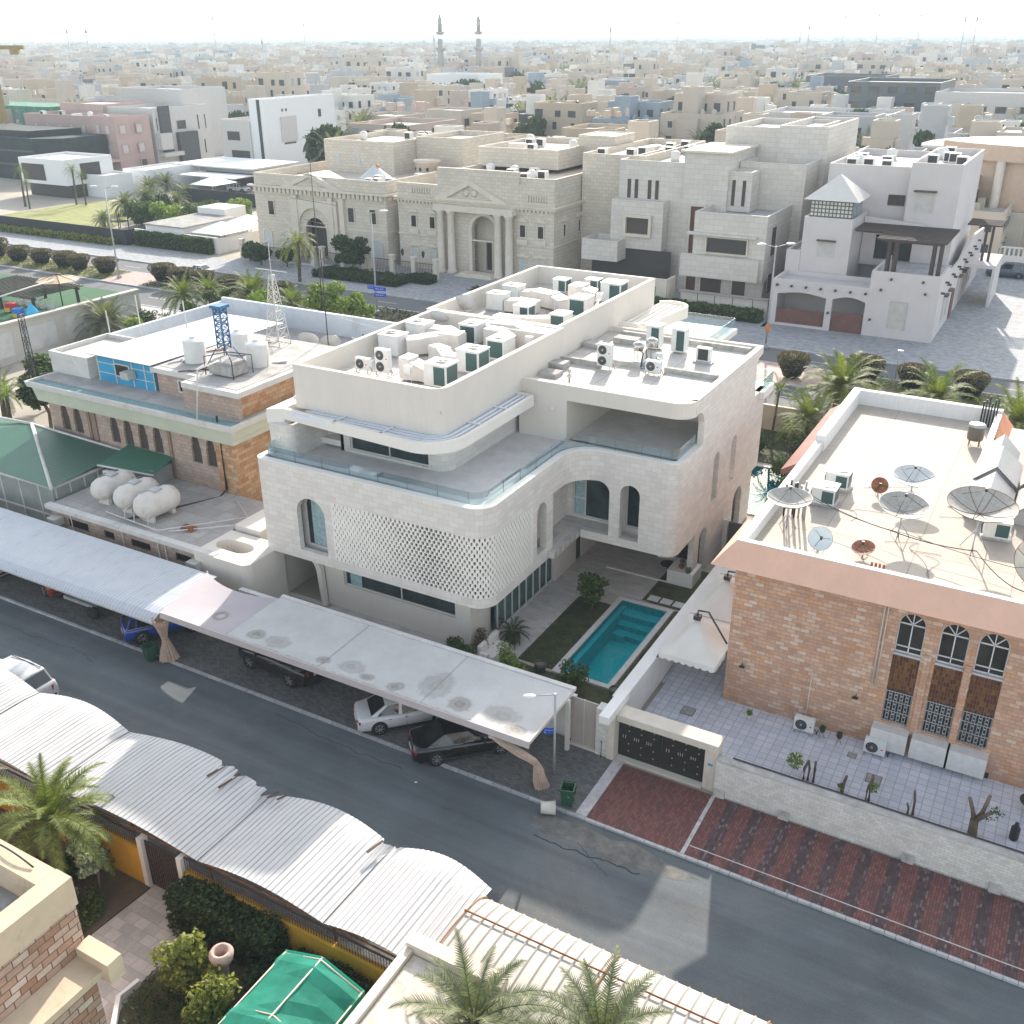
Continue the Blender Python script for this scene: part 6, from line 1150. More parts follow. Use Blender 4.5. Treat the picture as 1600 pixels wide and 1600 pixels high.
# near left stone building
pst=brick('peach_sandstone',[(.36,.2,.13),(.45,.3,.22),(.53,.40,.32),(.42,.25,.17),(.56,.45,.37)],(.14,.09,.06),.52,.27,.018,var=.14,bmp=.7); crm=plain('cream_render',(.56,.45,.32),.85,var=.08,scale=2,dirt=.15,dirtcol=(.35,.25,.16)); gryr=plain('dirty_grey_roof',(.30,.29,.28),.95,var=.25,scale=1,dirt=.4,dirtcol=(.14,.13,.12))
T=Thing('sandstone_house','near left house corner of peach sandstone blocks with cream parapet and ledge','house',(-25,10,0))
T.part('wall',MB().box(-40,-22.0,-8,12.55,0,6.9),pst); T.part('roof',MB().box(-40,-22.05,-8,12.5,6.9,6.93) if 0 else MB().box(-39.7,-22.6,-8,11.9,6.91,6.95),gryr)
pa=MB().box(-40,-22.62,11.92,12.6,6.91,7.95).box(-22.6,-21.95,-8,12.62,6.91,7.96); T.part('parapet',pa,crm)
T.part('ledge',MB().box(-21.99,-20.9,-8,12.2,4.9,5.15).box(-21.99,-20.6,12.2,12.72,4.7,5.5),crm); T.part('lower_wall',MB().box(-21.99,-21.15,-8,12.1,0,4.9),pst)
T.part('window',MB().slab(arch(8.2,9.6,1.5,4.4),[],.04,FX(-21.1,0)),glass)
cable('black cable lying over the cream parapet of the near left house',[(-30,11.5,8.0),(-27.3,12.2,8.15),(-25.2,12.4,8.0),(-23.2,12.3,8.0)],.03,None,-.1)
# near bottom roof with limestone patches
T=Thing('low_house','low flat cream house roof at the bottom edge beside the net shelter','house',(-13,14,0)); ptch,t,b=new('patched_screed'); v=coord(t); c=ramp(t,noise(t,v,.9,8,.75,1.2),[(.36,(.44,.37,.29)),(.47,(.56,.50,.42)),(.53,(.62,.58,.52)),(.6,(.5,.43,.35))]); t.links.new(c,b.inputs['Base Color']); b.inputs['Roughness'].default_value=.9; MC['ptch']=ptch
T.part('wall',MB().box(-14.5,-11.0,4,18.9,0,3.2),crm); T.part('roof',MB().box(-14.2,-11.0,4,18.45,3.2,3.25),ptch); T.part('parapet',MB().box(-14.5,-11,18.5,19.0,3.21,3.6).box(-14.55,-14.25,4,18.49,3.21,3.42),plain('parapet_cream',(.62,.55,.46),.85,var=.08,scale=2,dirt=.15,dirtcol=(.45,.38,.3)))
# ribbed white canopy bottom right
rbm=plain('ribbed_white',(.46,.43,.385),.7,var=.04,scale=1); seam_=plain('rib_brown',(.28,.15,.08),.8,var=.3,scale=4)
T=Thing('ribbed_carport','white barrel-shaped fabric carport with raised ribs and rusty pipes at the bottom right','carport',(-5,20.5,2.8))
yc,rad_=19.6,2.75
def arcz(y): t_=(y-yc)/rad_; return 2.2+.95*math.sqrt(max(0,1-t_*t_))
ys=[22.25-.22*i for i in range(26)]; ys=[y for y in ys if y>yc-rad_]
m=MB(); vs=[(x,y,arcz(y)) for y in ys for x in (-13.7,3)]; m.add(vs,[(2*i,2*i+1,2*i+3,2*i+2) for i in range(len(ys)-1)],0,True); T.part('roof_fabric',m,rbm,fix=False)
for i in range(38):
    x=-13.55+i*.43; T.part('rib',MB().add([p for y in ys for p in ((x,y,arcz(y)+.004),(x+.05,y,arcz(y)+.07),(x+.1,y,arcz(y)+.004))],[q for j in range(len(ys)-1) for q in ((3*j,3*j+1,3*j+4,3*j+3),(3*j+1,3*j+2,3*j+5,3*j+4))]),rbm,fix=False)
T.part('front_pipe',MB().tube([(-13.8,22.28,2.3),(3,22.28,2.3)],.04),seam_); T.part('ridge_pipe',MB().tube([(-13.8,20.9,arcz(20.9)+.11),(3,20.9,arcz(20.9)+.11)],.035),rust)
for x in (-13.75,-8.6,-3.6,1.4): T.part('arch_pipe',MB().tube([(x,y,arcz(y)+.06) for y in ys],.04),seam_)
for x in (-13.7,-8.6,-3.6,1.4): T.part('post',MB().tube([(x,22.2,0),(x,22.2,2.3)],.05),rust)
for q,l in enumerate(((-11.4,17.2,2.1,'date palm whose fronds rise at the bottom edge before the patched roof'),(-7.8,18.6,1.9,'date palm whose fronds rise at the bottom edge before the ribbed carport'))): palm('date_palm',l[3],(l[0],l[1],0),l[2]+1.2,2.9,40,g_palm2,50+q,nl=34,tr=.25,up=1.3)
# small shed roof and timber store at the left edge
T=Thing('garden_store','small lean-to with grey roof and yellow posts at the left edge','shed',(-37.5,18,0)); T.part('roof',MB().add([(-40,16.6,2.3),(-35.3,16.6,2.3),(-35.3,18.3,2.5),(-40,18.3,2.5)],[(0,1,2,3)]),corrug('grey_corrugated',(.30,.31,.33),.15,0,.6))
for x in (-39.5,-37.5,-35.6): T.part('post',MB().box(x-.12,x+.12,16.7,16.95,0,2.25),yel)
# ------------------------------------------------ old stone house on the left
ordw0=['first','second','third','fourth','fifth','sixth','seventh','eighth','ninth']
ost=brick('orange_sandstone',[(.42,.22,.11),(.50,.30,.17),(.55,.38,.25),(.46,.27,.14)],(.26,.16,.09),.55,.27,.012,var=.12,bmp=.5); pst2=brick('rose_sandstone',[(.42,.31,.25),(.47,.36,.30),(.38,.29,.24)],(.26,.2,.17),.5,.25,.012,var=.12,bmp=.5)
fas=corrug('ribbed_fascia_green',(.50,.53,.43),.12,0,.75,dirt=.05); owh=plain('old_white',(.58,.57,.55),.85,var=.08,scale=1,dirt=.28,dirtcol=(.30,.28,.26)); ror=plain('old_roof',(.40,.385,.37),.95,var=.15,scale=.8,dirt=.4,dirtcol=(.20,.18,.17)); teal=plain('gutter_teal',(.20,.32,.33),.8,var=.15,scale=3)
H=Thing('sandstone_house','old two-storey sandstone house with pointed-arch windows and cluttered roof, left of the white villa','house',(-53,50,0))
x0,x1,y0,y1=-61.7,-44.2,42.5,62.0
wins=[(-60.6,-59.75),(-59.3,-58.45),(-55.6,-54.75),(-54.3,-53.45),(-52.9,-52.05),(-51.5,-50.65),(-48.0,-47.15),(-46.7,-45.85)]
wl2=MB(); wl2.slab(rect(x0,x1,0,7.2),[parch(a,b_,4.9,6.85) for a,b_ in wins],.3,FY(0,y0)); wl2.box(x0,x0+.3,y0+.31,y1,0,7.2)
H.part('wall',wl2,pst2); H.part('flank_wall',MB().box(x1-.3,x1+.0,y0+.301,y1,0,7.2),ost); H.part('quoin',MB().box(x1-1.6,x1+.03,y0-.03,y0+.3,0,7.2),ost)
scr_=brick('lattice_screen',[(.015,.013,.012),(.022,.02,.018)],(.085,.065,.055),.14,.14,.03,offset=0)
for a,b_ in wins: H.part('window',MB().slab(parch(a,b_,4.9,6.85),[],.03,FY(0,y0+.16)),scr_)
for a,b_ in ((-57.3,-56.9),(-57.75,-57.5),(-50.0,-49.75)): H.part('pilaster',MB().box(a,b_,y0-.1,y0-.001,3.4,7.2),plain('brown_render',(.24,.17,.13),.9,var=.1))
H.part('sill_panel',MB().box(-45.3,-44.9+.3,y0-.06,y0-.001,2.2,3.0),owh)
c=MB(); zt=8.5
def ringf(mb,o,z0,z1,off0,off1):
    "sloping fascia round the house: off = outward offset at z0 and z1"
    P0=[(o[0]-off0,o[2]-off0),(o[1]+off0,o[2]-off0),(o[1]+off0,o[3]+off0),(o[0]-off0,o[3]+off0)]; P1_=[(o[0]-off1,o[2]-off1),(o[1]+off1,o[2]-off1),(o[1]+off1,o[3]+off1),(o[0]-off1,o[3]+off1)]
    mb.add([(*p,z0) for p in P0]+[(*p,z1) for p in P1_],[(i,(i+1)%4,4+(i+1)%4,4+i) for i in range(4)])
O=(x0,x1,y0,y1); f=MB(); ringf(f,O,6.95,7.98,.45,.62); H.part('fascia',f,fas); c=MB(); ringf(c,O,8.0,8.4,.82,.92); ringf(c,O,8.0,8.0,.6,.82); ringf(c,O,8.4,8.4,.92,.75); ringf(c,O,8.4,8.2,.75,.72); H.part('cornice',c,owh)
H.part('gutter',MB().box(x0-.7,x1+.7,y0-.7,y0+.3,8.1,8.2),teal); H.part('roof',MB().box(x0-.7,x1+.7,y0+.3,y1+.7,8.1,8.3),ror)
H.part('back_parapet',MB().box(-63.2,-46.0+1.3,61.6,61.9,8.3,10.0).box(-63.3,-63.0,48.4,61.6,8.3,9.7),plain('pale_blue_white',(.60,.64,.68),.8,var=.06,scale=1,dirt=.18,dirtcol=(.35,.36,.38)))
up2=MB(); up2.slab(rect(-52.6,-48.8,8.2,9.75),[rect(-50.7,-49.3,8.6,9.5)],.25,FY(0,44.6)); up2.slab(rect(-48.8,-44.0,8.2,9.75),[],.25,FY(0,43.2)); H.part('penthouse_wall',up2,pst2)
H.part('penthouse_flank',MB().box(-44.25,-44.0,43.46,52.5,8.3,9.75).box(-48.8,-48.55,43.46,44.8,8.3,9.75),ost); H.part('penthouse_window',MB().box(-50.7,-49.3,44.75,44.8,8.6,9.5),MC['dark_pane']); H.part('window_frame',MB().frame(rect(-50.7,-49.3,8.6,9.5),.1,.1,FY(0,44.55)).box(-50.05,-49.95,44.55,44.65,8.6,9.5),owh)
H.part('penthouse_roof',MB().box(-52.9,-48.6,44.35,54,9.76,10.1).box(-48.598,-43.75,42.95,54,9.76,10.12),owh); H.part('roof_deck',MB().box(-52.5,-48.6,44.8,53.9,10.1,10.13).box(-48.5,-44.2,43.4,53.9,10.12,10.15),ror)
bp=plain('sky_blue_panel',(.03,.30,.52),.6,var=.1,scale=1,dirt=.1,dirtcol=(.4,.4,.4)); A=Thing('roof_annex','bright blue panelled annex with window and AC box on the old sandstone house roof','annex',(-56,45,8.3))
A.part('wall',MB().box(-58.4,-52.9,44.6,44.8,8.3,10.15),bp); g=MB(); 
for x in (-58.4,-56.7,-55.0,-53.8,-52.95): g.box(x,x+.07,44.56,44.6,8.3,10.15)
for z in (8.9,9.6): g.box(-58.4,-52.9,44.57,44.595,z,z+.05)
A.part('batten',g,owh); A.part('window',MB().box(-56.6,-55.2,44.54,44.58,8.9,9.75),MC['dark_pane']); A.part('window_frame',MB().frame(rect(-56.65,-55.15,8.85,9.8),.08,.05,FY(0,44.5)),owh)
A.part('roof',MB().add([(-59.0,44.2,10.25),(-52.7,44.2,10.25),(-52.7,57.5,10.05),(-59.0,57.5,10.05)],[(0,1,2,3)]).add([(-59.0,44.2,10.2),(-52.7,44.2,10.2),(-52.7,57.5,10.0),(-59.0,57.5,10.0)],[(0,1,2,3)]),corrug('annex_sheet',(.42,.44,.46),.25,0,.6,dirt=.1))
A.part('side_wall',MB().box(-58.6,-58.4,44.8,57,8.3,10.0),owh); B_=Thing('roof_room','low white roof room with parapet at the left of the old house roof','annex',(-61,47,8.3)); B_.part('wall',MB().box(-63.0,-59.1,44.3,49.5,8.31,9.5),owh); pp=MB(); pen(pp,-63.05,-59.0,44.25,49.55,9.4,9.85,w=.2); B_.part('parapet',pp,owh); B_.part('roof',MB().box(-62.8,-59.3,44.5,49.3,9.5,9.54),plain('roof_bright',(.50,.46,.42),.9,var=.08,scale=1,dirt=.1,dirtcol=(.45,.42,.4)))
def boxac(label,x,y,z,grp='window AC boxes on the left houses',rz=0):
    T=Thing('window_ac',label,'AC unit',(0,0,0),grp); T.part('casing',MB().box(-.38,.38,-.35,.35,0,.5),plain('old_ac',(.48,.47,.44),.7,var=.1,scale=3,dirt=.1),bevel=.015); g=MB()
    for i in range(7): g.box(-.33,.33,-.362,-.35,.06+i*.06,.085+i*.06)
    T.part('louvre',g,metg,fix=False); T.root.location=(x,y,z); T.root.rotation_euler=(0,0,rz); return T
boxac('window AC box in the blue roof annex of the old sandstone house',-55.0,44.2,9.0)
# roof tanks and masts
tkw=plain('tank_white',(.66,.66,.64),.5,var=.05,scale=2,dirt=.08,dirtcol=(.45,.43,.4)); zr=10.16
def vtank(label,x,y,z,r,h,grp='round white water tanks on the old house roof'):
    T=Thing('water_tank',label,'water tank',(x,y,z),grp); pf=[(r,0)]
    for i in range(5): zz=h*i/5; pf+=[(r,zz+.02),(r*1.015,zz+h*.1),(r,zz+h*.19)]
    T.part('body',MB().lathe((x,y,z),pf+[(r*.97,h),(r*.5,h*1.1),(.02,h*1.13)],22),tkw); T.part('lid',MB().lathe((x,y,z+h*1.09),[(r*.3,0),(r*.3,.1),(.02,.12)],14),tkw); return T
vtank('large white round water tank, nearest on the old house roof beside the blue mast',-50.9,46.6,zr,.72,1.5); vtank('white round water tank behind the blue lattice mast',-49.8,49.6,zr,.7,1.4); vtank('white round water tank right of the blue mast behind the grey tank',-46.6,48.0,zr,.75,1.5)
T=Thing('water_tank','square weathered grey water tank in a pipe frame below the blue mast','water tank',(-46.9,45.5,zr)); T.part('body',MB().box(-48.0,-46.0,44.9,46.4,zr+.1,zr+.75).prism([(-47.9,45.0),(-46.1,45.0),(-46.1,46.3),(-47.9,46.3)],zr+.75,zr+.95),plain('grp_grey',(.35,.34,.33),.8,var=.3,scale=2,dirt=.3)); 
for p in ((-48.2,44.8),(-45.8,44.8),(-45.8,46.6),(-48.2,46.6)): T.part('frame_pipe',MB().tube([(p[0],p[1],zr),(p[0],p[1],zr+1.2),(-47,45.7,zr+1.45)],.035),dk)
def lattice(label,x,y,z,w0,w1,h,nseg,mat,cat='mast',r=.035,legs=4):
    T=Thing('lattice_mast',label,cat,(x,y,z)); lg=[]
    for k in range(legs):
        a=2*PI*k/legs+PI/4; P0=Vector((x+w0*cos(a),y+w0*sin(a),z)); P1_=Vector((x+w1*cos(a),y+w1*sin(a),z+h)); lg.append((P0,P1_)); T.part('leg',MB().tube([P0,P1_],r),mat)
    br=MB()
    for i in range(nseg):
        for k in range(legs):
            a=lg[k];b_=lg[(k+1)%legs]; t0,t1=i/nseg,(i+1)/nseg; br.tube([a[0].lerp(a[1],t0),b_[0].lerp(b_[1],t1)],r*.55,4); br.tube([a[0].lerp(a[1],t1),b_[0].lerp(b_[1],t1)],r*.55,4)
            if i%2==0: br.tube([b_[0].lerp(b_[1],t0),a[0].lerp(a[1],t1)],r*.55,4)
    T.part('bracing',br,mat,fix=False); return T
bl_=plain('mast_blue',(.03,.14,.30),.5,var=.2,scale=4)
T=lattice('blue lattice mast with square top frame standing over the grey water tank',-48.4,46.9,zr+1.2,.42,.42,2.7,7,bl_,r=.05); T.part('top_frame',MB().box(-48.85,-47.95,46.45,47.35,zr+3.9,zr+4.1),bl_)
for p in ((-49.3,45.9),(-47.5,45.9),(-47.5,47.9),(-49.3,47.9)): T.part('splayed_foot',MB().tube([(p[0],p[1],zr),(-48.4+(p[0]+48.4)*.4,46.9+(p[1]-46.9)*.4,zr+1.25)],.04),bl_)
T=lattice('white lattice tripod mast with guy wires and small antenna arms on the old house roof',-48.8,52.5,8.3,1.1,.2,6.8,11,owh,r=.035); T.part('antenna_arm',MB().tube([(-50.2,52.5,15.4),(-47.4,52.5,15.4)],.03).tube([(-48.8,52.5,15),(-48.8,52.5,17.2)],.025),owh)
wh2=plain('wire_grey',(.3,.3,.3),.6)
for e in ((-55,55,8.4),(-45,47,10.2),(-45.5,60,9.9)): T.part('guy_wire',MB().tube([(-48.8,52.5,13.5),e],.012,3),wh2)
T=lattice('dark lattice mast at the front left corner of the old house cornice',-63.3,42.9,8.35,.25,.2,4.4,8,dk,r=.03); 
T=Thing('antenna_pole','tall thin pole with dipole antenna on the old house roof','antenna',(-46.8,55.5,8.3)); T.part('pole',MB().tube([(-46.8,55.5,8.3),(-46.8,55.5,16.5)],.04),dk); T.part('dipole',MB().tube([(-47.6,55.5,15.8),(-46.0,55.5,15.8)],.02).tube([(-46.8,55.5,13.6),(-46.0,55.2,13.6)],.02),dk)
T=Thing('antenna_pole','very tall thin radio mast with cross arms behind the old house','antenna',(-61,72,0)); T.part('pole',MB().tube([(-61,72,0),(-61,72,20.5)],.07,r2=.03),dk)
for z,l in ((19,1.6),(16.8,2.6),(15,1.2)): T.part('dipole',MB().tube([(-61-l,72,z),(-61+l,72,z-.3)],.025),dk)
for i,(x,z) in enumerate(((-63.6,10.4),(-61.4,11.6),(-58.2,11.2),(-55.6,10.8))): single('roof_pipe',MB().tube([(x,52+(x+60)*.5,8.3),(x-.1,52+(x+60)*.5,z+.9)],.05),owh,'slim white vent pipe on the left of the old house roof, %s from the left'%ordw0[i],'pipe',(x,52,8.3),'white vent pipes on the old house roof')
for x,y,az,l in ((-50.2,57.2,200,'white dish on the old house roof, leftmost of the three by the back parapet'),(-48.2,57.4,215,'white dish on the old house roof, middle of the three by the back parapet'),(-46.2,58.6,170,'white dish on the old house roof, rightmost of the three by the back parapet')): dish('satellite_dish',l,.8,R(50 if x<-47 else 20),R(az),(x,y,8.31),dw,'satellite dishes on the old house roof',.7,ribs=0)
H.part('downpipe',MB().tube([(-45.2,y0-.12,8.6),(-45.2,y0-.12,3.6),(-45.2,y0-.8,3.3),(-47.5,36.3,3.5)],.07),dk); H.part('downpipe',MB().tube([(-46.1,44.0,11.6),(-46.1,42.2,11.5),(-46.1,41.6,8.4)],.05),owh)
# low annex in front with horizontal tanks
L_=Thing('low_annex','low flat-roofed sandstone annex with barred windows between the corrugated carport and the old house','annex',(-48,39,0))
L_.part('wall',MB().slab(rect(-53.7,-39.6,0,3.15),[rect(-52.2,-50.4,2.2,2.75),rect(-49.0,-48.1,2.2,2.7),rect(-46.6,-45.0,2.2,2.7),rect(-42.9,-41.6,2.2,2.7)],.25,FY(0,35.6)).box(-53.7,-53.45,35.86,42.4,0,3.15),pst2)
for a,b_ in ((-52.2,-50.4),(-49,-48.1),(-46.6,-45),(-42.9,-41.6)):
    g=MB(); [g.box(x,x+.04,35.64,35.68,2.2,2.72) for x in [a+.12*i for i in range(int((b_-a)/.12))]]; L_.part('window_bars',g,dk,fix=False); L_.part('window',MB().box(a,b_,35.75,35.77,2.2,2.75),MC['dark_pane'])
L_.part('roof',MB().box(-53.8,-41.05,35.8,42.4,3.16,3.36),brick('annex_roof_tile',[(.36,.34,.33),(.42,.40,.38)],(.25,.24,.23),1.2,1.2,.02,wall=False,offset=0,var=.12,dirt=.35,dirtcol=(.2,.17,.15))); L_.part('coping',MB().box(-53.95,-39.5,35.35,35.8,3.161,3.45),owh)
for x in (-51.8,-47.2,-44.2,-43.6): L_.part('downpipe',MB().tube([(x,35.52,0),(x,35.52,3.2)],.035),owh)
boxac('AC box on the annex front wall above the corrugated carport, left one',-52.9,35.2,2.35); boxac('AC box on the annex front wall above the corrugated carport, right one',-40.9,35.2,2.35)
for i,(x,y,l) in enumerate(((-50.7,38.2,'white horizontal GRP water tank with rust marks, leftmost on the annex roof'),(-48.4,38.0,'white horizontal water tank, middle of the annex roof'),(-46.3,37.7,'white horizontal water tank, largest and rightmost on the annex roof'))):
    T=Thing('water_tank',l,'water tank',(x,y,3.36),'horizontal water tanks on the annex roof'); z=3.36+1.0; m=MB(); rr_=.72+.04*i; Ln=1.5
    pf=[(.02,-Ln),(rr_*.5,-Ln*.95),(rr_*.85,-Ln*.8),(rr_,-Ln*.6)]+[(rr_*(1.0 if k%2 else 1.03),-Ln*.55+k*Ln*.11) for k in range(11)]+[(rr_,Ln*.6),(rr_*.85,Ln*.8),(rr_*.5,Ln*.95),(.02,Ln)]
    m.lathe((0,0,0),pf,20,axis='Y'); M=Matrix.Translation((x,y,z))@Matrix.Rotation(R(-6),4,'Z'); m.v=[tuple(M@Vector(p)) for p in m.v]; T.part('body',m,plain('grp_stained',(.60,.57,.53),.6,var=.08,scale=2,dirt=.22,dirtcol=(.35,.26,.2)))
    for dy in (-.8,.8): T.part('saddle',MB().box(x-.45,x+.45,y+dy-.12,y+dy+.12,3.37,3.37+.45),plain('grp_stained',(0,0,0)))
    T.part('hatch',MB().box(x-.3,x+.3,y-.3,y+.3,z+rr_-.03,z+rr_+.08).tube([(x-.35,y-.8,z+rr_+.02),(x-.35,y+.8,z+rr_+.02)],.02),metg)
for x,y in ((-53.0,39.8),(-51.6,39.4)): q=dup(yd,'white AC condenser beside the small green roof on the annex, %s one'%('left' if x<-52 else 'right'),(x,y,3.36),0,group='AC condensers on the annex roof')
T=Thing('pipework','white water pipes running across the annex roof in front of the tanks','pipes',(-45,37,3.4)); T.part('pipe',MB().tube([(-49.5,36.4,3.5),(-44.6,36.0,3.55),(-41.2,40.0,3.5),(-43.9,41.8,3.5)],.04),owh); T.part('pipe',MB().tube([(-44.0,36.3,3.5),(-39.9,39.8,3.55)],.035),owh)
for x in (-47.6,-46.8,-45.6): T.part('pipe',MB().tube([(x,36.9,4.2),(x,36.3,4.1),(x,36.2,3.45)],.03),owh)
T.part('valve_box',MB().box(-43.8,-42.9,37.0,37.5,3.37,3.55),rust)
single('annex_shaft',MB().box(-40.9,-38.9,38.6,41.6,0,3.7),plas,'plain plaster block between the annex and the white villa','annex',(-40,40,0))
# green metal roof pavilion
grn=corrug('green_sheet_roof',(.035,.135,.085),.28,0,.45,dirt=.05,dirtcol=(.1,.15,.12)); grn2=corrug('green_sheet_roof_y',(.04,.115,.08),.28,1,.5)
T=Thing('green_pavilion','glazed pavilion with hipped green metal roof and white ridges at the left edge','pavilion',(-58,40,0)); ap=(-62.8,41.6,5.2); a=(-54.0,36.1,4.2); b_=(-54.3,42.35,4.45); c=(-70,36.6,4.2); d=(-70,42.35,4.6)
T.part('roof',MB().add([c,a,ap],[(0,1,2)]).add([c,ap,d],[(0,1,2)]).add([ap,b_,d],[(0,1,2)]),grn); T.part('roof',MB().add([a,b_,ap],[(0,1,2)]),grn2); T.part('ridge_cap',MB().tube([a,ap],.13,5).tube([b_,ap],.1,5).tube([ap,(-70,41,5.2)],.1,5),owh)
T.part('glazed_wall',MB().box(-70,-54.3,36.35,36.45,0,4.1).box(-54.35,-54.25,36.45,42.3,3.0,4.2),plain('dusty_pane',(.26,.28,.27),.4,var=.15,scale=1)); g=MB()
for x in [-69+1.9*i for i in range(8)]: g.box(x,x+.08,36.3,36.35,0,4.1)
g.box(-70,-54.2,36.28,36.35,4.02,4.18).box(-70,-54.2,36.28,36.345,2.0,2.1); g.box(-54.25,-54.18,36.4,42.3,4.0,4.15); [g.box(-54.25,-54.2,y,y+.07,3.3,4.1) for y in [36.5+1.1*i for i in range(6)]]; T.part('frame',g,owh); boxac('AC box hanging on the glazed wall of the green-roofed pavilion',-65.5,36.0,2.9)
T=Thing('lean_to','small room with low green metal roof against the old sandstone house','annex',(-51.5,41,3.4)); T.part('roof',MB().add([(-54,39.8,4.5),(-49.6,40.5,4.4),(-49.7,42.45,4.9),(-54.0,42.45,5.0)],[(0,1,2,3)]),grn); T.part('wall',MB().box(-53.9,-49.9,40.7,42.3,3.37,4.5),plain('dusty_pane',(0,0,0))); T.part('gutter',MB().tube([(-54,39.75,4.47),(-49.6,40.45,4.37)],.07,5),owh)
# old house garden: palms and hedges behind, deck with pergola farther left
T=Thing('deck_wall','long cream garden wall with panelled bays carrying the play deck at the left','wall',(-95,58,0)); dwm=plain('deck_cream',(.52,.49,.44),.85,var=.06,scale=1,dirt=.1,dirtcol=(.35,.33,.3))
T.part('wall',MB().box(-93.2,-92.8,46,78,0,4.0),dwm); T.part('coping',MB().box(-93.3,-92.6,46,78,4.0,4.2),dwm)
for i in range(6): T.part('recess_panel',MB().box(-92.79,-92.74,47+i*5.2,51+i*5.2,.8,3.2),owh)
struct('play_deck_floor',MB().box(-125,-93.2,46,78,3.2,3.5),plain('artificial_turf',(.03,.115,.05),.95,var=.15,scale=2))
T=Thing('pergola','dark timber pergola on the play deck at the left','pergola',(-98,70,3.5)); wood=plain('pergola_wood',(.045,.035,.03),.7,var=.2)
for x in (-106,-101,-95.5): 
    for y in (66.5,72): T.part('post',MB().box(x-.12,x+.12,y-.12,y+.12,3.5,5.1),wood)
for y in (66.5,72): T.part('beam',MB().box(-106.5,-95,y-.1,y+.1,5.1,5.3),wood)
g=[T.part('slat',MB().box(-106.4+i*.58,-106.25+i*.58,65.7,72.8,5.305,5.4),wood) for i in range(20)]
T=Thing('parasol','large octagonal beige parasol beside the dark pergola','parasol',(-93.5,76,3.5)); x,y=-96.4,70.6; m=MB(); rim_=[(x+2.3*cos(2*PI*k/8+.2),y+2.3*sin(2*PI*k/8+.2),6.3) for k in range(8)]; m.add(rim_+[(x,y,6.9)],[(k,(k+1)%8,8) for k in range(8)]); T.part('canopy',m,plain('parasol_beige',(.58,.42,.28),.85,var=.04),fix=False); T.part('pole',MB().tube([(x,y,3.5),(x,y,6.95)],.06),wood); T.part('hub',MB().lathe((x,y,6.86),[(.3,0),(.1,.12)],10),wood)
for k in range(8): T.part('rib',MB().tube([(x,y,6.93),rim_[k]],.03,4),wood)
tc=[plain('toy_red',(.5,.03,.04),.5),plain('toy_blue',(.02,.2,.6),.5),plain('toy_cyan',(.05,.45,.75),.5),plain('toy_yellow',(.6,.45,.05),.5)]
for x,y,k,l in ((-99,66.2,0,'red plastic play car on the green play deck'),(-96.2,65,1,'dark blue plastic toy slide on the play deck'),(-95,65.8,2,'bright cyan play tent on the play deck'),(-102,66.5,0,'red and yellow toy house on the play deck')):
    T=Thing('play_toy',l,'toy',(x,y,3.5)); T.part('body',MB().obox((x,y,4.0),1.0,.8,.9,.4) if k!=2 else MB().lathe((x,y,3.5),[(.75,0),(.7,.5),(.02,1.5)],8,sm=False),tc[k],bevel=.1 if k!=2 else 0); T.part('trim',MB().obox((x,y-.45,3.75),.5,.1,.4,.4),tc[3] if k!=2 else tc[1])
for i in range(5): single('garden_chair',MB().box(-101+i*1.2,-100.5+i*1.2,68.5,69,3.5,3.95).box(-101+i*1.2,-100.5+i*1.2,69,69.06,3.5,4.4),owh,'white chair on the play deck under the dark pergola, %s from the left'%ordw0[i],'chair',(-99+i*1.5,68.7,3.5),'white chairs under the pergola')
T=Thing('white_pole','long thin white pole leaning across the play deck','pole',(-90,64,4)); T.part('pole',MB().tube([(-97,58,5.4),(-95.5,69.5,6.6)],.08),owh)

rq=random.Random(8)
for i in range(9):
    x,y=rq.uniform(-52,-45),rq.uniform(44.2,52.5); a=rq.uniform(0,3.1); L=rq.uniform(.9,2.4); single('plank',MB().obox((x,y,10.2),L,.12,.06,a).obox((x+.2,y+.15,10.25),L*.6,.08,.05,a+.5),rust if i%3==0 else (wood if i%2 else metg),'old plank and pipe scraps on the cluttered old house roof, %s from the left'%ordw0[i],'plank',(x,y,10.2),'scraps on the old house roof')
# ------------------------------------------------ boulevard planting and lamps
mg='reddish trimmed shrubs along the boulevard median'
tp_=topiary('rounded reddish-brown trimmed shrub on the median, leftmost in view',(0,0,0),1.75,2.9,1700,.12,g_brn,60,mg); tp_.root.location=(-142.5,95.0,.1)
ords0=['first from the left','second from the left','third from the left','fourth from the left','fifth from the left','sixth from the left','seventh from the left','eighth from the left']
ords=['second','third','fourth','fifth','sixth','seventh','eighth','ninth','tenth','eleventh','twelfth','thirteenth','fourteenth','fifteenth','sixteenth','seventeenth']
for i,(x,s_) in enumerate(((-137,1.05),(-132.3,1),(-127.6,1),(-123.8,1),(-118.6,1.0),(-107.8,1.05),(-103.8,1),(-100.2,.95),(-96,.85),(-91.5,.9),(-87,.9),(-81,.85),(-60,.8),(-52,.9))): dup(tp_,'rounded reddish-brown trimmed shrub on the median, %s from the left'%ords[i],(x,94.6+.25*(i%3),.1),i*.7,None,(s_*(.78+.2*abs(sin(i*2.3))),s_*(.8+.2*abs(cos(i*1.7))),s_*(.76+.2*abs(sin(i*3.1)))))
for i,(x,y,s_,l) in enumerate(((-22.2,93.6,.85,'dark green trimmed shrub by the crossing at the right of the white villa'),(-15.8,94.8,.95,'large brown-topped trimmed shrub on the median behind the big palm'),(-11.6,95.5,.8,'brown-topped trimmed shrub right of the light pole on the median'),(-6.6,95.3,.85,'brown-topped trimmed shrub among palms at the right end of the median'))): dup(tp_,l,(x,y,.1),i*1.3+.4,None,s_)
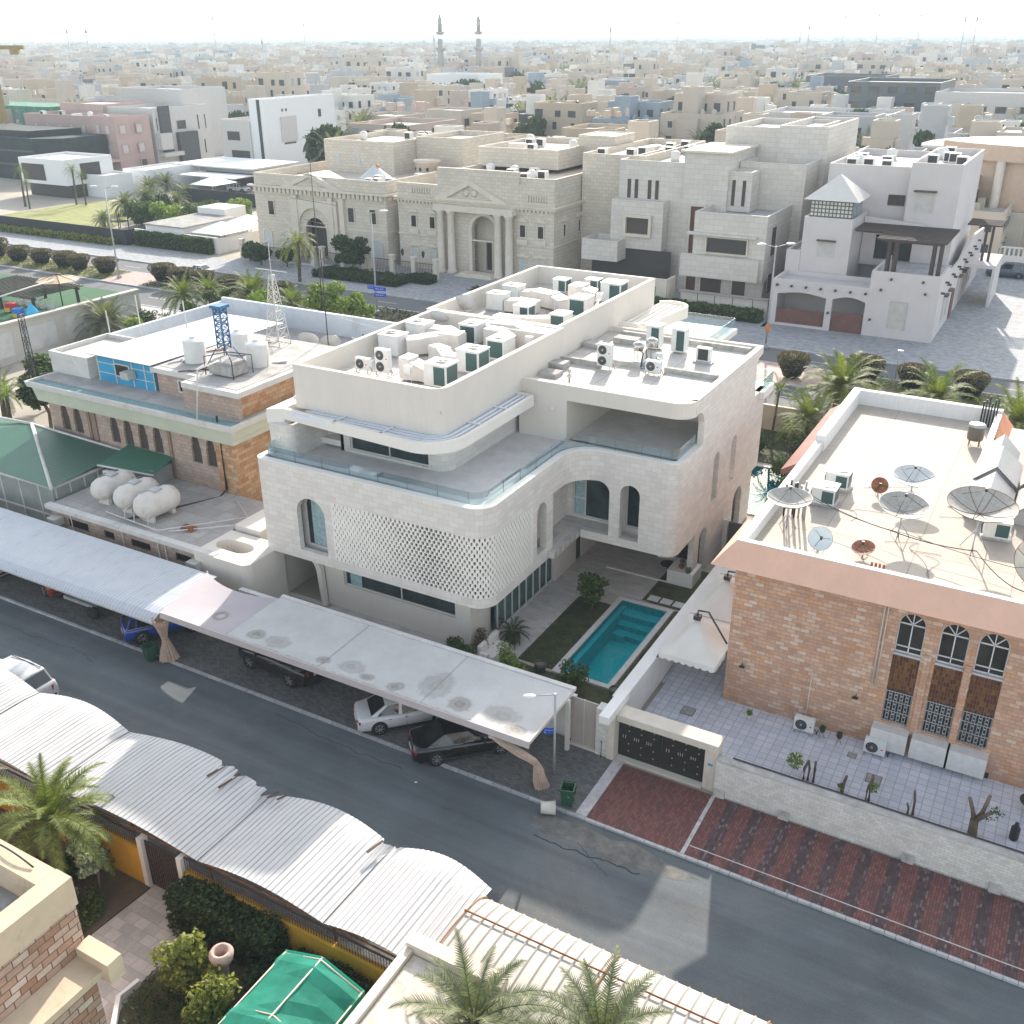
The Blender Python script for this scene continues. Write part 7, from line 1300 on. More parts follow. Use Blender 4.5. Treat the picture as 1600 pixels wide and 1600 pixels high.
creep('ground_cover','low yellow-green and dark ground cover along the boulevard median',[(-165,92.2),(-165,97),(-116.5,97),(-116.5,92.2)],5200,.16,g_yel,61,.15,.35)
creep('ground_cover','dark ground cover on the median right of the red crossing',[(-109,92.2),(-109,97),(-34,97),(-34,92.2)],5600,.17,g_dark,62,.15,.5)
creep('ground_cover','bright yellow-green ground cover on the right end of the median',[(-19,93.6),(-19,97),(3,97),(3,93.6)],1500,.16,g_lite,63,.15,.5)
def lamp(label,x,y,h,az,two=True,sign=False):
    T=Thing('street_lamp',label,'street lamp',(x,y,.1),'tall street lamps on the boulevard'); T.part('pole',MB().tube([(x,y,.1),(x,y,h)],.11,8,r2=.07),poleg); T.part('base',MB().obox((x,y,.3),.45,.45,.45),poleg)
    for s_ in ((1,-1) if two else (1,)):
        d=Vector((cos(az)*s_,sin(az)*s_,0)); T.part('arm',MB().tube([Vector((x,y,h-.1)),Vector((x,y,h+.15))+d*1.0],.045),poleg); hd=MB(); hd.lathe((0,0,0),[(.01,-.55),(.2,-.35),(.24,0),(.2,.35),(.01,.55)],12,axis='X'); M=Matrix.Translation(Vector((x,y,h+.22))+d*1.5)@Matrix.Rotation(az,4,'Z')@Matrix.Scale(.5,4,(0,0,1)); hd.v=[tuple(M@Vector(p)) for p in hd.v]; T.part('lamp_head',hd,MC['lamp_white'])
    return T
lamp('tall double-headed street lamp standing on the median by the red crossing at the left',-114.7,93.6,12.0,R(20)); T=lamp('tall street lamp with blue street signs behind the old house, before the mansions',-71.9,94.6,11.8,R(20),False)
for z,a in ((2.3,.2),(3.0,.2),(3.1,-.9)): T.part('street_sign',MB().obox((-71.9+(.75 if a>0 else -.5),94.4,z+.2),1.5 if a>0 else .9,.05,.45,R(15)),bs); M=Matrix.Translation((-71.9+(.75 if a>0 else -.5),94.35,z+.2))@Matrix.Rotation(R(15),4,'Z'); gm=MB(); glyphs(gm,M,1.1 if a>0 else .6,.35,2); T.part('lettering',gm,white,fix=False)
T=lamp('tall double-headed street lamp in front of the modern stone house and the adobe house',-27.4,102.6,10.6,R(35)); T.part('street_sign',MB().box(-27.6,-27.1,102.5,102.55,1.8,2.6),plain('sign_orange',(.6,.22,.06),.5))
T=Thing('bollard_light','thin light post on the median between the two right palms','lamp',(-13.4,97.6,.1)); T.part('post',MB().tube([(-13.4,97.6,.1),(-13.4,97.6,3.0)],.05),poleg); T.part('head',MB().obox((-13.3,97.6,3.0),.5,.2,.12),MC['lamp_white'])
# palms: behind villas and on the boulevard
p1=palm('date_palm','date palm with grey-green fronds behind the old house deck, left of the roof annex',(0,0,0),2.2,4.5,54,g_palm2,64,nl=36,tr=.4,up=1.25,group='date palms along the boulevard'); p1.root.location=(-90.6,71.3,0)
p4=palm('date_palm','date palm with grey-green fronds right of the pair near the road, behind the lattice mast',(0,0,0),4.0,4.0,50,g_palm,74,nl=34,tr=.35,up=1.25,group='date palms along the boulevard'); p4.root.location=(-80.5,83,0)
for i,(x,y,s_,rz,l) in enumerate(((-88.5,80.2,.85,1,'date palm between the white mast and the median, left one of two near the road'),(-87.5,83.6,.8,2,'date palm between the blue mast and the median, right one of two near the road'),(-74.5,87.3-4,.85,4,'date palm left of the pale green trees behind the old house roof'))): dup(p4,l,(x,y,0),rz,None,s_)
palm('fan_palm','tall palm with drooping yellow-green crown in front of the left pedimented mansion',(-91.5,103.8,0),5.2,4.0,34,g_yel,65,nl=28,tr=.22,up=1.1,droop=1.5)
p2=palm('date_palm','large sunlit date palm right of the white villa at the boulevard',(-15.6,82.5,0),3.4,4.6,56,g_palm,66,nl=34,tr=.4,up=1.3,group='date palms along the boulevard')
p3=palm('date_palm','date palm behind the brick villa roof, middle of the right edge group',(0,0,0),2.6,4.3,50,g_palm,67,nl=32,tr=.4,up=1.3,group='date palms along the boulevard'); p3.root.location=(-8.4,85.5,0)
dup(p3,'date palm behind the far right corner of the brick villa roof',(-1.8,82.5,0),2.2,None,.95); dup(p3,'shorter palm with yellowing fronds low beside the far right corner of the brick villa',(-.5,76,0),.8,None,.7); dup(p3,'date palm with yellow lower fronds over the cream garden wall beside the white villa',(-16.6,77.5,0),3.9,None,.8)
palm('garden_palm','small palm by the rear corner of the white villa beside the glass balcony',(-19.2,76.5,0),4.4,1.7,24,g_palm,68,nl=22,tr=.1); palm('garden_palm','slim young palm against the cream rear garden wall',(-16.8,72.2,0),3.0,1.1,18,g_lite,69,nl=18,tr=.06); palm('garden_palm','small palm planted at the left rear of the white villa roof canopy',(-26.3,88,0),2.2,2.2,26,g_palm,70,nl=22,tr=.15)
for i,(x,y,r_,m_,l) in enumerate(((-16.4,69.8,1.1,g_leaf,'dark leafy plant at the far end of the far pool'),(-14.9,66.5,1.0,g_leaf,'leafy palm-like shrub at the right side of the far pool'),(-15.2,64.0,.8,g_yel,'yellow-green flowering shrub beside the near end of the far pool'),(-16.2,73.5,1.6,g_dark,'dark shrub mass below the cream rear garden wall'),(-13.6,74.5,1.4,g_lite,'bright green shrub under the yellowing palm'),(-19.5,73.5,1.3,g_dark,'dark shrub between the far pool and the white villa corner'))): bush('leafy_shrub',l,(x,y,.02),r_,r_*1.5,900,.16,m_,80+i)
tree('pale_tree','round-crowned pale green tree behind the old house roof, left of the lamp with blue signs',"tree",(-69.8,82.5,0),6.6,2.7,2600,.26,g_lite,90,.15,9,.7); tree('pale_tree','smaller round pale green tree right of the taller one behind the old house roof','tree',(-66.0,82.8,0),5.8,2.2,1900,.24,g_lite,91,.14,8,.7)
for i,(x,y,h,r_,m_,l) in enumerate(((-84,70,4.2,1.8,g_lite,'bright yellow-green bush right of the short palm by the deck wall'),(-80,75,5.2,2.2,g_leaf,'leafy green bush between the short palm and the pair of palms'),(-77,80,5.8,2.4,g_lite,'bright green tree behind the white lattice mast'),(-83.5,81,5.0,2.0,g_leaf,'green bush between the pair of palms and the lattice mast'))): tree('pale_tree',l,'tree',(x,y,0),h,r_,2100,.22,m_,160+i,.12,8,.7,base=.1)
dup(p1,'date palm low between the short palm and the old house roof',(-83,73.5,0),5.1,None,.7)
hedge('hedge','dark clipped hedge patch on the median behind the white villa parapet',-62,-57,92.5,95.5,1.2,2300,.16,g_leaf,92,.1)
for i,(x,y,r_) in enumerate(((-84.5,79,1.6),(-79.5,78,1.4),(-74.0,78.5,1.5),(-70,77,1.4),(-90.5,77,1.6),(-77,70,1.6),(-71,69.5,1.3),(-66,76,1.2))): bush('leafy_shrub','yellow-green shrub in the strip behind the old house, %s from the left'%(['fourth','fifth','seventh','eighth','first','second','third','sixth'][i]),(x,y,.02),r_*1.3,r_*1.4,1100,.2,(g_lite,g_leaf,g_yel)[i%3],100+i,group='shrubs behind the old house')
hedge('hedge','strip of yellow-green flowering hedge between the old house and its green pavilion',-66,-62.2,42.5,44.5,2.2,1500,.13,g_yel,111); 
for i,(x,y,h,m_,l) in enumerate(((-73,50,5.5,g_dark,'dense dark tree left of the old sandstone house'),(-78,54,5,g_leaf,'leafy tree below the deck wall at the left edge'),(-71,56,4.6,g_palm2,'grey-green tree between the deck wall and the old house'))): tree('garden_tree',l,'tree',(x,y,0),h,2.8,2600,.24,m_,120+i,.18)
palm('date_palm','young bright palm at the left edge below the deck wall',(-74.5,47.5,0),3.6,2.3,28,g_lite,71,nl=24,tr=.18); palm('date_palm','dark palm beside the deck wall at the left edge',(-79,50,0),2.6,3.0,28,g_palm2,72,nl=24,tr=.22)
# ------------------------------------------------ helper for built blocks
def win(T,face,p,u0,u1,v0,v1,mat=None,fm=None,fw=.09,name='window',out=.06,hood=0):
    F=FY(0,p) if face=='Y' else FX(p,0); O,U,V_,Wd=F; f=T.part(name,MB().frame(rect(u0,u1,v0,v1),fw,out,(O-Wd*out,U,V_,Wd)),fm or alu,fix=False); T.part('pane',MB().slab(rect(u0,u1,v0,v1),[],.03,(O-Wd*.02,U,V_,Wd),back=False),mat or MC['dark_pane'],parent=f,fix=False)
    if hood: T.part('hood',MB().slab(rect(u0-.1,u1+.1,v1+.02,v1+.2),[],hood,(O-Wd*hood,U,V_,Wd)),MC['beam_brown'] if hood>.3 else (fm or alu),parent=f,fix=False)
    return f
def blockm(x0,x1,y0,y1,z0,z1,par=.8,w=.25):
    m=MB(); m.box(x0,x1,y0,y1,z0,z1-par); pen(m,x0-.003,x1+.003,y0-.003,y1+.003,z1-par-.02,z1,w=w); return m
def block(T,name,x0,x1,y0,y1,z0,z1,mat,par=.8,roof=None):
    w=T.part(name,blockm(x0,x1,y0,y1,z0,z1,par),mat,fix=False); T.part('roof',MB().box(x0+.25,x1-.25,y0+.25,y1-.25,z1-par,z1-par+.03),roof or roofp,parent=w,fix=False); return w
roofp=plain('pale_roof',(.55,.52,.49),.9,var=.12,scale=.4,dirt=.15,dirtcol=(.38,.36,.33)); plain('beam_brown',(.10,.075,.06),.8,var=.2)
boxm=plain('roof_box',(.58,.56,.53),.7,var=.06)
def clutter(T,x0,x1,y0,y1,z,n,seed):
    rg=random.Random(seed); nm=T.root.name.split('.')[0].replace('_',' '); side='nearer the street' if seed in (1,4,7) else 'farther back' if seed in (3,5,8) else 'main part'
    for i,(x,y) in enumerate(sorted((rg.uniform(x0,x1),rg.uniform(y0,y1)) for _ in range(n))):
        k=rg.random()
        if k<.6: T2=Thing('ac_unit','AC unit on the %s roof, %s, %s'%(nm,side,ords0[i]),'AC unit',(x,y,z),'AC units on the '+nm+' roof'); T2.part('casing',MB().box(x-.6,x+.6,y-.5,y+.5,z,z+1.1),metw); T2.part('coil',MB().box(x-.5,x+.5,y-.51,y-.505,z+.15,z+1.0),dk); 
        elif k<.8: T2=Thing('air_duct','pale duct on the %s roof, %s, %s'%(nm,side,ords0[i]),'air duct',(x,y,z),'ducts on the '+nm+' roof'); T2.part('duct',MB().obox((x,y,z+.5),2.6,1,.7,rg.choice((0,PI/2))).obox((x+.9,y,z+.2),.5,.5,.4),ductm)
        else: T2=Thing('water_tank','small round tank on the %s roof, %s, %s'%(nm,side,ords0[i]),'water tank',(x,y,z),'tanks on the '+nm+' roof'); T2.part('body',MB().lathe((x,y,z),[(.6,0),(.62,1.1),(.3,1.3),(.02,1.35)],12),tkw)
# mansion 2 with columns
lim=brick('mansion_limestone',[(.57,.515,.43),(.60,.545,.46),(.63,.575,.49)],(.42,.37,.31),.9,.45,.02,var=.035,bmp=.15); limp=plain('mansion_trim',(.64,.58,.49),.85,var=.07,scale=1.2); roofw=plain('warm_roof',(.60,.52,.44),.9,var=.1,scale=.5,dirt=.12)
M2=Thing('columned_mansion','limestone mansion with pediment, tall columned porch and arched entrance facing the boulevard','mansion',(-73,125,0)); y=119.0
w=MB(); w.slab(rect(-85.6,-61,0,9.3),[arch(-73.4,-69.6,0,8.0)],.5,FY(0,y)); w.box(-85.6,-61,y+2.6,148,0,9.3).box(-85.6,-85.1,y+.5,y+2.6,0,9.3).box(-61.5,-61,y+.5,y+2.6,0,9.3); M2.part('wall',w,lim)
M2.part('porch_back',MB().slab(rect(-74,-69,0,8.4),[rect(-72.6,-71.7,.3,4.2),rect(-70.9,-70.1,.3,4.2)],.3,FY(0,y+2.2)),limp); M2.part('door',MB().box(-72.7,-70.0,y+2.52,y+2.56,.2,4.3),MC['dark_wood'])
for z0,z1,o_ in ((9.3,9.6,.35),(9.6,9.75,.6),(4.6,4.8,.12)): m=MB(); m.box(-85.6-o_,-61+o_,y-o_,y-.001,z0,z1).box(-61+.001,-61+o_,y,148,z0,z1); M2.part('cornice',m,limp)
dn=MB(); [dn.box(-85.5+i*.6,-85.25+i*.6,y-.3,y-.02,9.0,9.29) for i in range(41)]; M2.part('dentils',dn,limp,fix=False)
for a,b_,zz in ((-85.6,-78.8,11.6),(-66.2,-61,12.4)): M2.part('attic_wall',MB().box(a,b_,y,y+.4,9.75,zz),lim)
M2.part('attic_wall',MB().box(-78.8,-66.2,y-.05,y+.4,9.75,13.9),lim); block(M2,'upper_block',-61.2-17.4,-61.1,y+.42,147,9.4,13.2,lim,roof=roofw); block(M2,'upper_block',-79,-66.1,130,147,13.0,15.6,lim,roof=roofw); block(M2,'upper_block',-60.9,-52,127,150,0,15.8,lim,roof=roofw); block(M2,'stair_tower',-66.9,-61.2,138,145,13,17.0,lim,.2,roof=white)
for a,b_,zz in ((-83.3,-80.1,10.3),(-65.0,-62.0,10.3)):
    for i in range(8): x=a+(b_-a)*(i+.5)/8; M2.part('baluster',MB().lathe((x,y-.1,zz),[(.08,0),(.15,.25),(.06,.6),(.1,.85)],8),limp)
M2.part('pediment',MB().slab([(-79.4,9.78),(-67.4,9.78),(-73.4,12.6)],[[(-77,10.15),(-69.8,10.15),(-73.4,11.9)]],.75,(Vector((0,y-.8,0)),Vector((1,0,0)),Vector((0,0,1)),Vector((0,1,0)))),limp); M2.part('tympanum',MB().slab([(-77.4,10.0),(-69.4,10.0),(-73.4,12.0)],[],.1,FY(0,y-.45)),lim); M2.part('crest',MB().lathe((-74.0,y-.5,10.9),[(.3,-.1),(.5,0),(.3,.1)],14,axis='Y').lathe((-72.7,y-.5,10.9),[(.3,-.1),(.5,0),(.3,.1)],14,axis='Y'),limp)
for x in (-78.0,-76.3,-68.9,-67.2): M2.part('column',MB().lathe((x,y-.9,0),[(.75,0),(.75,.4),(.55,.6),(.52,4),(.46,8.0),(.7,8.35),(.7,8.5)],16),limp)
M2.part('entablature',MB().box(-78.8,-66.4,y-1.5,y-.05,8.5,9.3),limp)
M2.part('entrance_steps',MB().box(-75,-69,y-2.6,y-1.2,0,.3).box(-74.5,-69.5,y-2.2,y-.2,.3,.55),limp); a=MB(); o=arch(-73.9,-69.1,0,8.45); i_=arch(-73.4,-69.6,0,8.0); a.slab(o,[i_],.25,FY(0,y-.26)); M2.part('arch_surround',a,limp)
def ped(T,face,p,c,w,z): F=FY(0,p) if face=='Y' else FX(p,0); T.part('window_pediment',MB().slab([(c-w,z),(c+w,z),(c+w,z+.12),(c,z+.55),(c-w,z+.12)],[],.3,(F[0]-F[3]*.3,F[1],F[2],F[3])),limp,fix=False)
for c_ in (-83.0,-79.9,-65.6,-62.9):
    win(M2,'Y',y,c_-.55,c_+.55,5.6,7.4,fm=limp,fw=.14,out=.12); ped(M2,'Y',y,c_,.85,7.75); M2.part('balconette',MB().box(c_-.8,c_+.8,y-.3,y-.01,4.82,5.45),limp); ped(M2,'Y',y,c_,1.0,3.15); win(M2,'Y',y,c_-.6,c_+.6,.5,2.8,mat=plain('shutter_pale',(.50,.54,.55),.6),fm=limp,fw=.14,out=.12)
for c_ in (122,126.5): win(M2,'X',-61,c_-.5,c_+.5,5.6,7.4,fm=limp,fw=.14,out=.12); ped(M2,'X',-61,c_,.8,7.75)
for i in range(5): win(M2,'X',-61.1,120.5+i*2.1,122.2+i*2.1,11.2,11.7,mat=MC['shutter_pale'],fm=limp) if i<2 else win(M2,'Y',y+.42,-74+i*1.9,-72.4+i*1.9,12.2,12.7,mat=MC['shutter_pale'],fm=limp) if 0 else None
clutter(M2,-77,-63,121,128,12.5,8,1); clutter(M2,-60,-53,129,146,15.05,6,2); clutter(M2,-78,-68,132,146,14.9,6,3)
# mansion 1
M1=Thing('arched_gate_mansion','limestone mansion with low pediment and tall arched doorway, left of the columned mansion','mansion',(-98,125,0)); y=118
M1.part('wall',MB().slab(rect(-111.3,-87.0,0,9.7),[arch(-101.9,-98.0,0,5.8)],.5,FY(0,y)).box(-111.3,-87,y+1.6,146,0,9.7).box(-87.5,-87,y+.5,y+1.6,0,9.7).box(-111.3,-110.8,y+.5,y+1.6,0,9.7),lim)
M1.part('portal_frame',MB().slab(rect(-104.2,-95.6,0,8.4),[arch(-102.9,-97.0,0,7.2)],.35,FY(0,y-.36)),limp); M1.part('doorway',MB().box(-102,-97.9,y+1.4,y+1.5,0,5.8),MC['dark_wood'])
for z0,z1,o_ in ((9.7,9.95,.7),(8.9,9.0,.2),(4.5,4.65,.12)): m=MB(); m.box(-111.3-o_,-87+o_,y-o_,y-.001,z0,z1).box(-87+.001,-87+o_,y,146,z0,z1); M1.part('cornice',m,limp)
[M1.part('bracket',MB().box(-111+i*.8,-110.5+i*.8,y-.45,y-.02,9.02,9.69),limp) for i in range(30)]; [M1.part('bracket',MB().box(-86.98,-86.6,y+.5+i*.9,y+1+i*.9,9.02,9.69),limp) for i in range(28)]
block(M1,'attic',-111.2,-87.1,y+.1,145.9,9.95,11.6,lim,1.3,roof=roofw); M1.part('pediment',MB().slab([(-105.6,9.96),(-94.2,9.96),(-99.9,12.2)],[[(-103.2,10.25),(-96.6,10.25),(-99.9,11.6)]],.8,FY(0,y-.7)),limp); M1.part('tympanum',MB().slab([(-103.6,10.1),(-96.2,10.1),(-99.9,11.7)],[],.1,FY(0,y-.4)),lim)
M1.part('pediment_roof',MB().add([(-105.6,y+.1,10.0),(-99.9,y+.1,12.2),(-99.9,y+4,12.1),(-105.6,y+4,10.0)],[(0,1,2,3)]).add([(-94.2,y+.1,10.0),(-99.9,y+.1,12.2),(-99.9,y+4,12.1),(-94.2,y+4,10.0)],[(0,1,2,3)]),limp)
block(M1,'upper_block',-109.5,-96,133,150,10.3,15.2,lim,roof=roofw); block(M1,'upper_block',-95.9,-87.2,139,152,10.3,15.6,lim,roof=roofw)
T=Thing('roof_skylight','glazed pyramid skylight on the left pedimented mansion roof','skylight',(-94.5,126,10.3)); T.part('glazing',MB().lathe((-94.5,126,10.3),[(2.6,0),(2.4,.6),(.02,2.4)],10,sm=False),MC['shutter_pale']); T.part('finial',MB().lathe((-94.3,126.3,12.4),[(.5,0),(.02,.5)],8),plain('finial_orange',(.6,.2,.06),.6))
T=Thing('roof_rotunda','small cream rotunda with tiny windows on the left pedimented mansion roof','rotunda',(-90.5,134,10.3)); T.part('drum',MB().lathe((-90.5,134,10.3),[(1.9,0),(1.9,2.2),(2.1,2.3),(2.1,2.5),(.1,2.6)],18),roofw); [T.part('window',MB().obox((-90.5+1.9*cos(a),134+1.9*sin(a),11.6),.1,.4,.5,a),MC['dark_pane']) for a in (-2.2,-1.6,-1.0)]
for c_ in (-108.2,-93.2,-89.3): win(M1,'Y',y,c_-.65,c_+.65,5.6,7.8,fm=limp,fw=.12,out=.12)
for c_ in (-105.6,-92.6,-88.9,-109.4): f=M1.part('arched_window',MB().frame(arch(c_-.9,c_+.9,.6,3.7),.2,.15,FY(0,y-.15)),limp); M1.part('pane',MB().slab(arch(c_-.8,c_+.8,.6,3.6),[],.03,FY(0,y-.05),back=False),MC['shutter_pale'],parent=f)
for x in (-103.2,-96.6,-94.6): M1.part('pilaster',MB().box(x-.4,x+.4,y-.55,y-.36 if x<-95 else y-.001,0,8.9),limp)
win(M1,'Y',133,-107.5,-106.5,11.6,13.2,mat=MC['shutter_pale'],fm=limp); win(M1,'Y',133,-103.5,-102.5,11.6,13.2,mat=MC['shutter_pale'],fm=limp); clutter(M1,-93,-88,120,131,10.4,5,4); clutter(M1,-108,-97,135,148,14.5,5,5)
# fences, gates, gardens of the mansions
for (a,b_,yy,l) in ((-86.8,-76.0,113.6,'stone-pillared iron fence before the columned mansion'),(-110,-96.5,112.8,'iron gate and stone posts before the left pedimented mansion'),(-95.5,-88,113.6,'low balustrade with plants before the left pedimented mansion')):
    T=Thing('street_fence',l,'fence',((a+b_)/2,yy,0)); n=max(2,int((b_-a)/3.4))
    for i in range(n+1): x=a+(b_-a)*i/n; T.part('stone_post',MB().box(x-.3,x+.3,yy-.3,yy+.3,0,2.6).box(x-.4,x+.4,yy-.4,yy+.4,2.6,2.8),limp)
    g=MB(); [g.box(x,x+.05,yy-.02,yy+.02,.3,2.0) for x in [a+.3+.25*i for i in range(int((b_-a-.4)/.25))]]; g.box(a,b_,yy-.03,yy+.03,2.0,2.08); T.part('railing',g,brk,fix=False); T.part('plinth',MB().box(a,b_,yy-.15,yy+.15,0,.3),limp)
for x,l in ((-81.4,'black lantern on a stone fence post before the columned mansion, left one'),(-78,'black lantern on a stone fence post before the columned mansion, right one')): T=Thing('lantern',l,'lantern',(x,113.6,2.8)); T.part('body',MB().lathe((x,113.6,2.8),[(.1,0),(.22,.3),(.25,.7),(.02,1.0)],6,sm=False),dk)
for i,(x,y_,r_,m_,l) in enumerate(((-88.5,111.6,3.2,g_dark,'large round dark tree in front of the left pedimented mansion'),(-103.5,109.6,2.0,g_dark,'dark tree between the carpark tent and the left mansion'),(-99.5,110.5,1.6,g_dark,'dark shrub tree beside the driveway of the left mansion'),(-107,111,1.8,g_leaf,'bushy dark tree at the corner of the white lot wall'))): tree('garden_tree',l,'tree',(x,y_,0),r_*1.65,r_,3000,.3,m_,130+i,.2,10,.75,base=.2)
for x0_,x1_,y0_,y1_,h_,l,mt in ((-92,-78,107,110.8,1.0,'dark hedge bed at the kerb before the two mansions',g_dark),(-78.5,-75,110.2,112.2,1.0,'small dark hedge before the columned mansion',g_dark),(-132,-116,111.9,112.9,2.2,'long clipped green hedge in front of the white lot wall',g_leaf),(-168,-135,109.6,111.0,1.0,'yellowish low hedge along the black fence',g_yel),(-46,-31,111.6,113.4,1.3,'dry green hedge before the low stone wall of the modern stone house',g_leaf)): hedge('hedge',l,x0_,x1_,y0_,y1_,h_,3600,.17,mt,int(-x0_))
bush('leafy_shrub','small shrub in a kerbed bed in the forecourt of the columned mansion',(-66.5,108.8,.1),.9,1.2,500,.16,g_dark,141); struct('planting_kerb',MB().box(-69,-64,107.6,107.8,.1,.35).box(-69,-64,110,110.2,.1,.35),kerbm)
# modern stone house
sms=brick('travertine_cladding',[(.58,.545,.49),(.605,.57,.515),(.63,.595,.54)],(.45,.42,.38),1.2,.6,.02,var=.03,bmp=.1); brz=corrug('bronze_louvre',(.075,.055,.048),.14,2,.6); win_d=plain('shutter_dark',(.055,.048,.045),.6,var=.1)
SM=Thing('modern_stone_house','modern house of smooth stone boxes with dark shutters, tall central tower and brown door','house',(-43,125,0))
block(SM,'tower',-45.4,-39.7,123.6,134,0,16.9,sms,.4); SM.part('tower_cap',MB().box(-45.8,-39.3,123.2,134.3,16.901,17.15),limp); SM.part('door_strip',MB().slab(rect(-44.1,-42.4,0,10.6),[],.06,FY(0,123.53)),plain('brown_door',(.12,.05,.035),.6,var=.1)); SM.part('door_frame',MB().frame(rect(-44.3,-42.2,0,10.8),.2,.25,FY(0,123.34)),limp)
block(SM,'left_block',-54.2,-45.41,124,146,0,15.6,sms); [SM.part('slit_window',MB().slab(rect(x,x+.45,10.9,13.3),[],.05,FY(0,123.93)),win_d) for x in (-53.0,-52.0,-50.2,-49.2)]
block(SM,'projecting_box',-54.3,-47.2,122,123.9,5.0,11.0,sms,.1); win(SM,'Y',122,-52.4,-48.6,6.6,9.3,mat=brz,fm=limp,fw=.35,out=.5); block(SM,'balcony',-57.2,-52.2,119.6,124,3.6,6.2,sms,1.1); SM.part('entrance_recess',MB().box(-57,-46,122.4,122.5,0,4.9),win_d)
block(SM,'right_block',-41.4,-32.6,117.4,133,3.4,11.0,sms,.9,roof=pavl); SM.part('ground_wall',MB().box(-41.2,-32.8,118.6,133,0,3.4),sms); win(SM,'Y',117.4,-39.8,-34.6,6.3,8.3,mat=win_d,fm=limp,fw=.15,out=.3); SM.part('ledge',MB().box(-42.0,-33.6,116.7,117.39,8.4,8.7).box(-42.6,-33.0,116.6,117.39,3.5,6.1),sms)
for a,b_ in ((-40.6,-37.8),(-36.6,-34.8)): win(SM,'Y',118.6,a,b_,.6,3.3,mat=brz,fm=limp)
block(SM,'small_tower',-40.0,-36.9,124.2,127.4,10.2,14.9,sms,.3); [SM.part('slit_window',MB().slab(rect(x,x+.4,10.9,13.9),[],.05,FY(0,124.13)),win_d) for x in (-39.3,-38.0)]
block(SM,'right_rear_block',-39.6,-31.4,127.6,140,0,15.7,sms); block(SM,'high_block',-44,-33,134.5,150,12,19.2,sms); block(SM,'high_block',-37,-30.8,134.3,151,0,19.5,sms)
for z0_,z1_ in ((6,9.5),(1.5,4)): win(SM,'X',-32.6,119.5,121.5,z0_,z1_,mat=win_d)
T=Thing('street_wall','low stone street wall with dark joints before the modern stone house','wall',(-36,114.5,0)); T.part('wall',MB().box(-41.4,-30.8,114.3,114.6,0,2.1),sms); T.part('coping',MB().box(-41.6,-30.8,114.1,114.8,2.1,2.3),plain('taupe_coping',(.34,.31,.28),.8)); [T.part('joint',MB().box(x,x+.08,114.28,114.31,0,2.1),dk) for x in (-39.3,-37.2,-35.0,-32.6)]
T=Thing('street_wall','white pillar and wall with iron window at the entrance of the modern stone house','wall',(-44,115,0)); T.part('wall',MB().box(-48.8,-43.2,114.2,114.6,0,3.3).box(-43.4,-43.1,114.6,117,0,3.3),limp); T.part('grille',MB().box(-46.6,-44.6,114.12,114.18,.6,2.4),win_d); clutter(SM,-53,-46,127,144,14.85,8,6)
bush('dry_shrub','feathery dry pinkish shrub before the balcony of the modern stone house',(-51.5,118,0),2.0,2.4,900,.25,g_brn,142); bush('leafy_shrub','dark green planting beside the dry shrub of the modern stone house',(-47.5,118,0),1.9,1.8,900,.25,g_dark,143)
# adobe house
ado=plain('adobe_render',(.58,.545,.535),.9,var=.04,scale=.5,streak=.2,dirtcol=(.42,.39,.38),bmp=.1); lat=brick('ornate_lattice',[(.55,.55,.5),(.62,.62,.58)],(.12,.12,.11),.42,.42,.07,offset=0,var=.05)
AD=Thing('adobe_house','pinkish-white adobe style house with arched carports, brown timber pergola, beam ends and white pyramid roof','house',(-21,125,0)); y=112.4
AD.part('front_wall',MB().slab([(-30,0),(-12.5,0),(-12.5,7.1),(-19.5,7.1),(-19.5,5.2),(-30,5.2)],[[(-29.3,.35),(-23.9,.35)]+[(-23.9-5.4*i/8,3.6+.35*sin(PI*i/8)) for i in range(9)],[(-23.2,.02),(-19.7,.02)]+[(-19.7-3.5*i/8,3.6+.4*sin(PI*i/8)) for i in range(9)],rect(-17.2,-15.3,1.1,4.1)],.35,FY(0,y)),ado)
AD.part('side_wall',MB().slab([(y+.35,0),(150,0),(150,6.5),(140,7.2),(132,7.2),(128,6.2),(122,6.2),(118,7.1),(y+.35,7.1)],[rect(124,126.5,0,3.2)],.3,FX(-12.5,0)),ado)
AD.part('shutter',MB().box(-17.2,-15.3,y+.1,y+.15,1.1,4.1),plain('shutter_cream',(.5,.48,.45),.8)); AD.part('carport_back',MB().box(-30,-19,117.6,117.8,0,5.2).box(-30,-29.7,y+.35,117.6,0,5.2),ado); AD.part('timber_screen',MB().box(-29.2,-24,y+.2,y+.26,.35,2.0),plain('timber_slats_brown',(.16,.075,.06),.8,var=.15)); AD.part('timber_gate',MB().box(-23.1,-19.8,y+.18,y+.24,.05,2.2),MC['timber_slats_brown'])
AD.part('carport_roof',MB().box(-29.7,-19.6,y+.36,117.5,4.5,4.65),ado); AD.part('terrace_floor',MB().box(-19.4,-12.9,y+.36,124,6.0,6.2),pavl); AD.part('front_parapet_side',MB().box(-19.5,-19.2,y+.36,122,4.6,7.1),ado)
block(AD,'tower_block',-28.6,-23.2,117.9,126,0,11.3,ado,.4); block(AD,'side_block',-30.2,-28.61,117.8,126,0,7.5,ado,.6); win(AD,'Y',117.9,-26.8,-24.9,6.9,8.7,mat=MC['shutter_cream'],fm=ado,hood=.35)
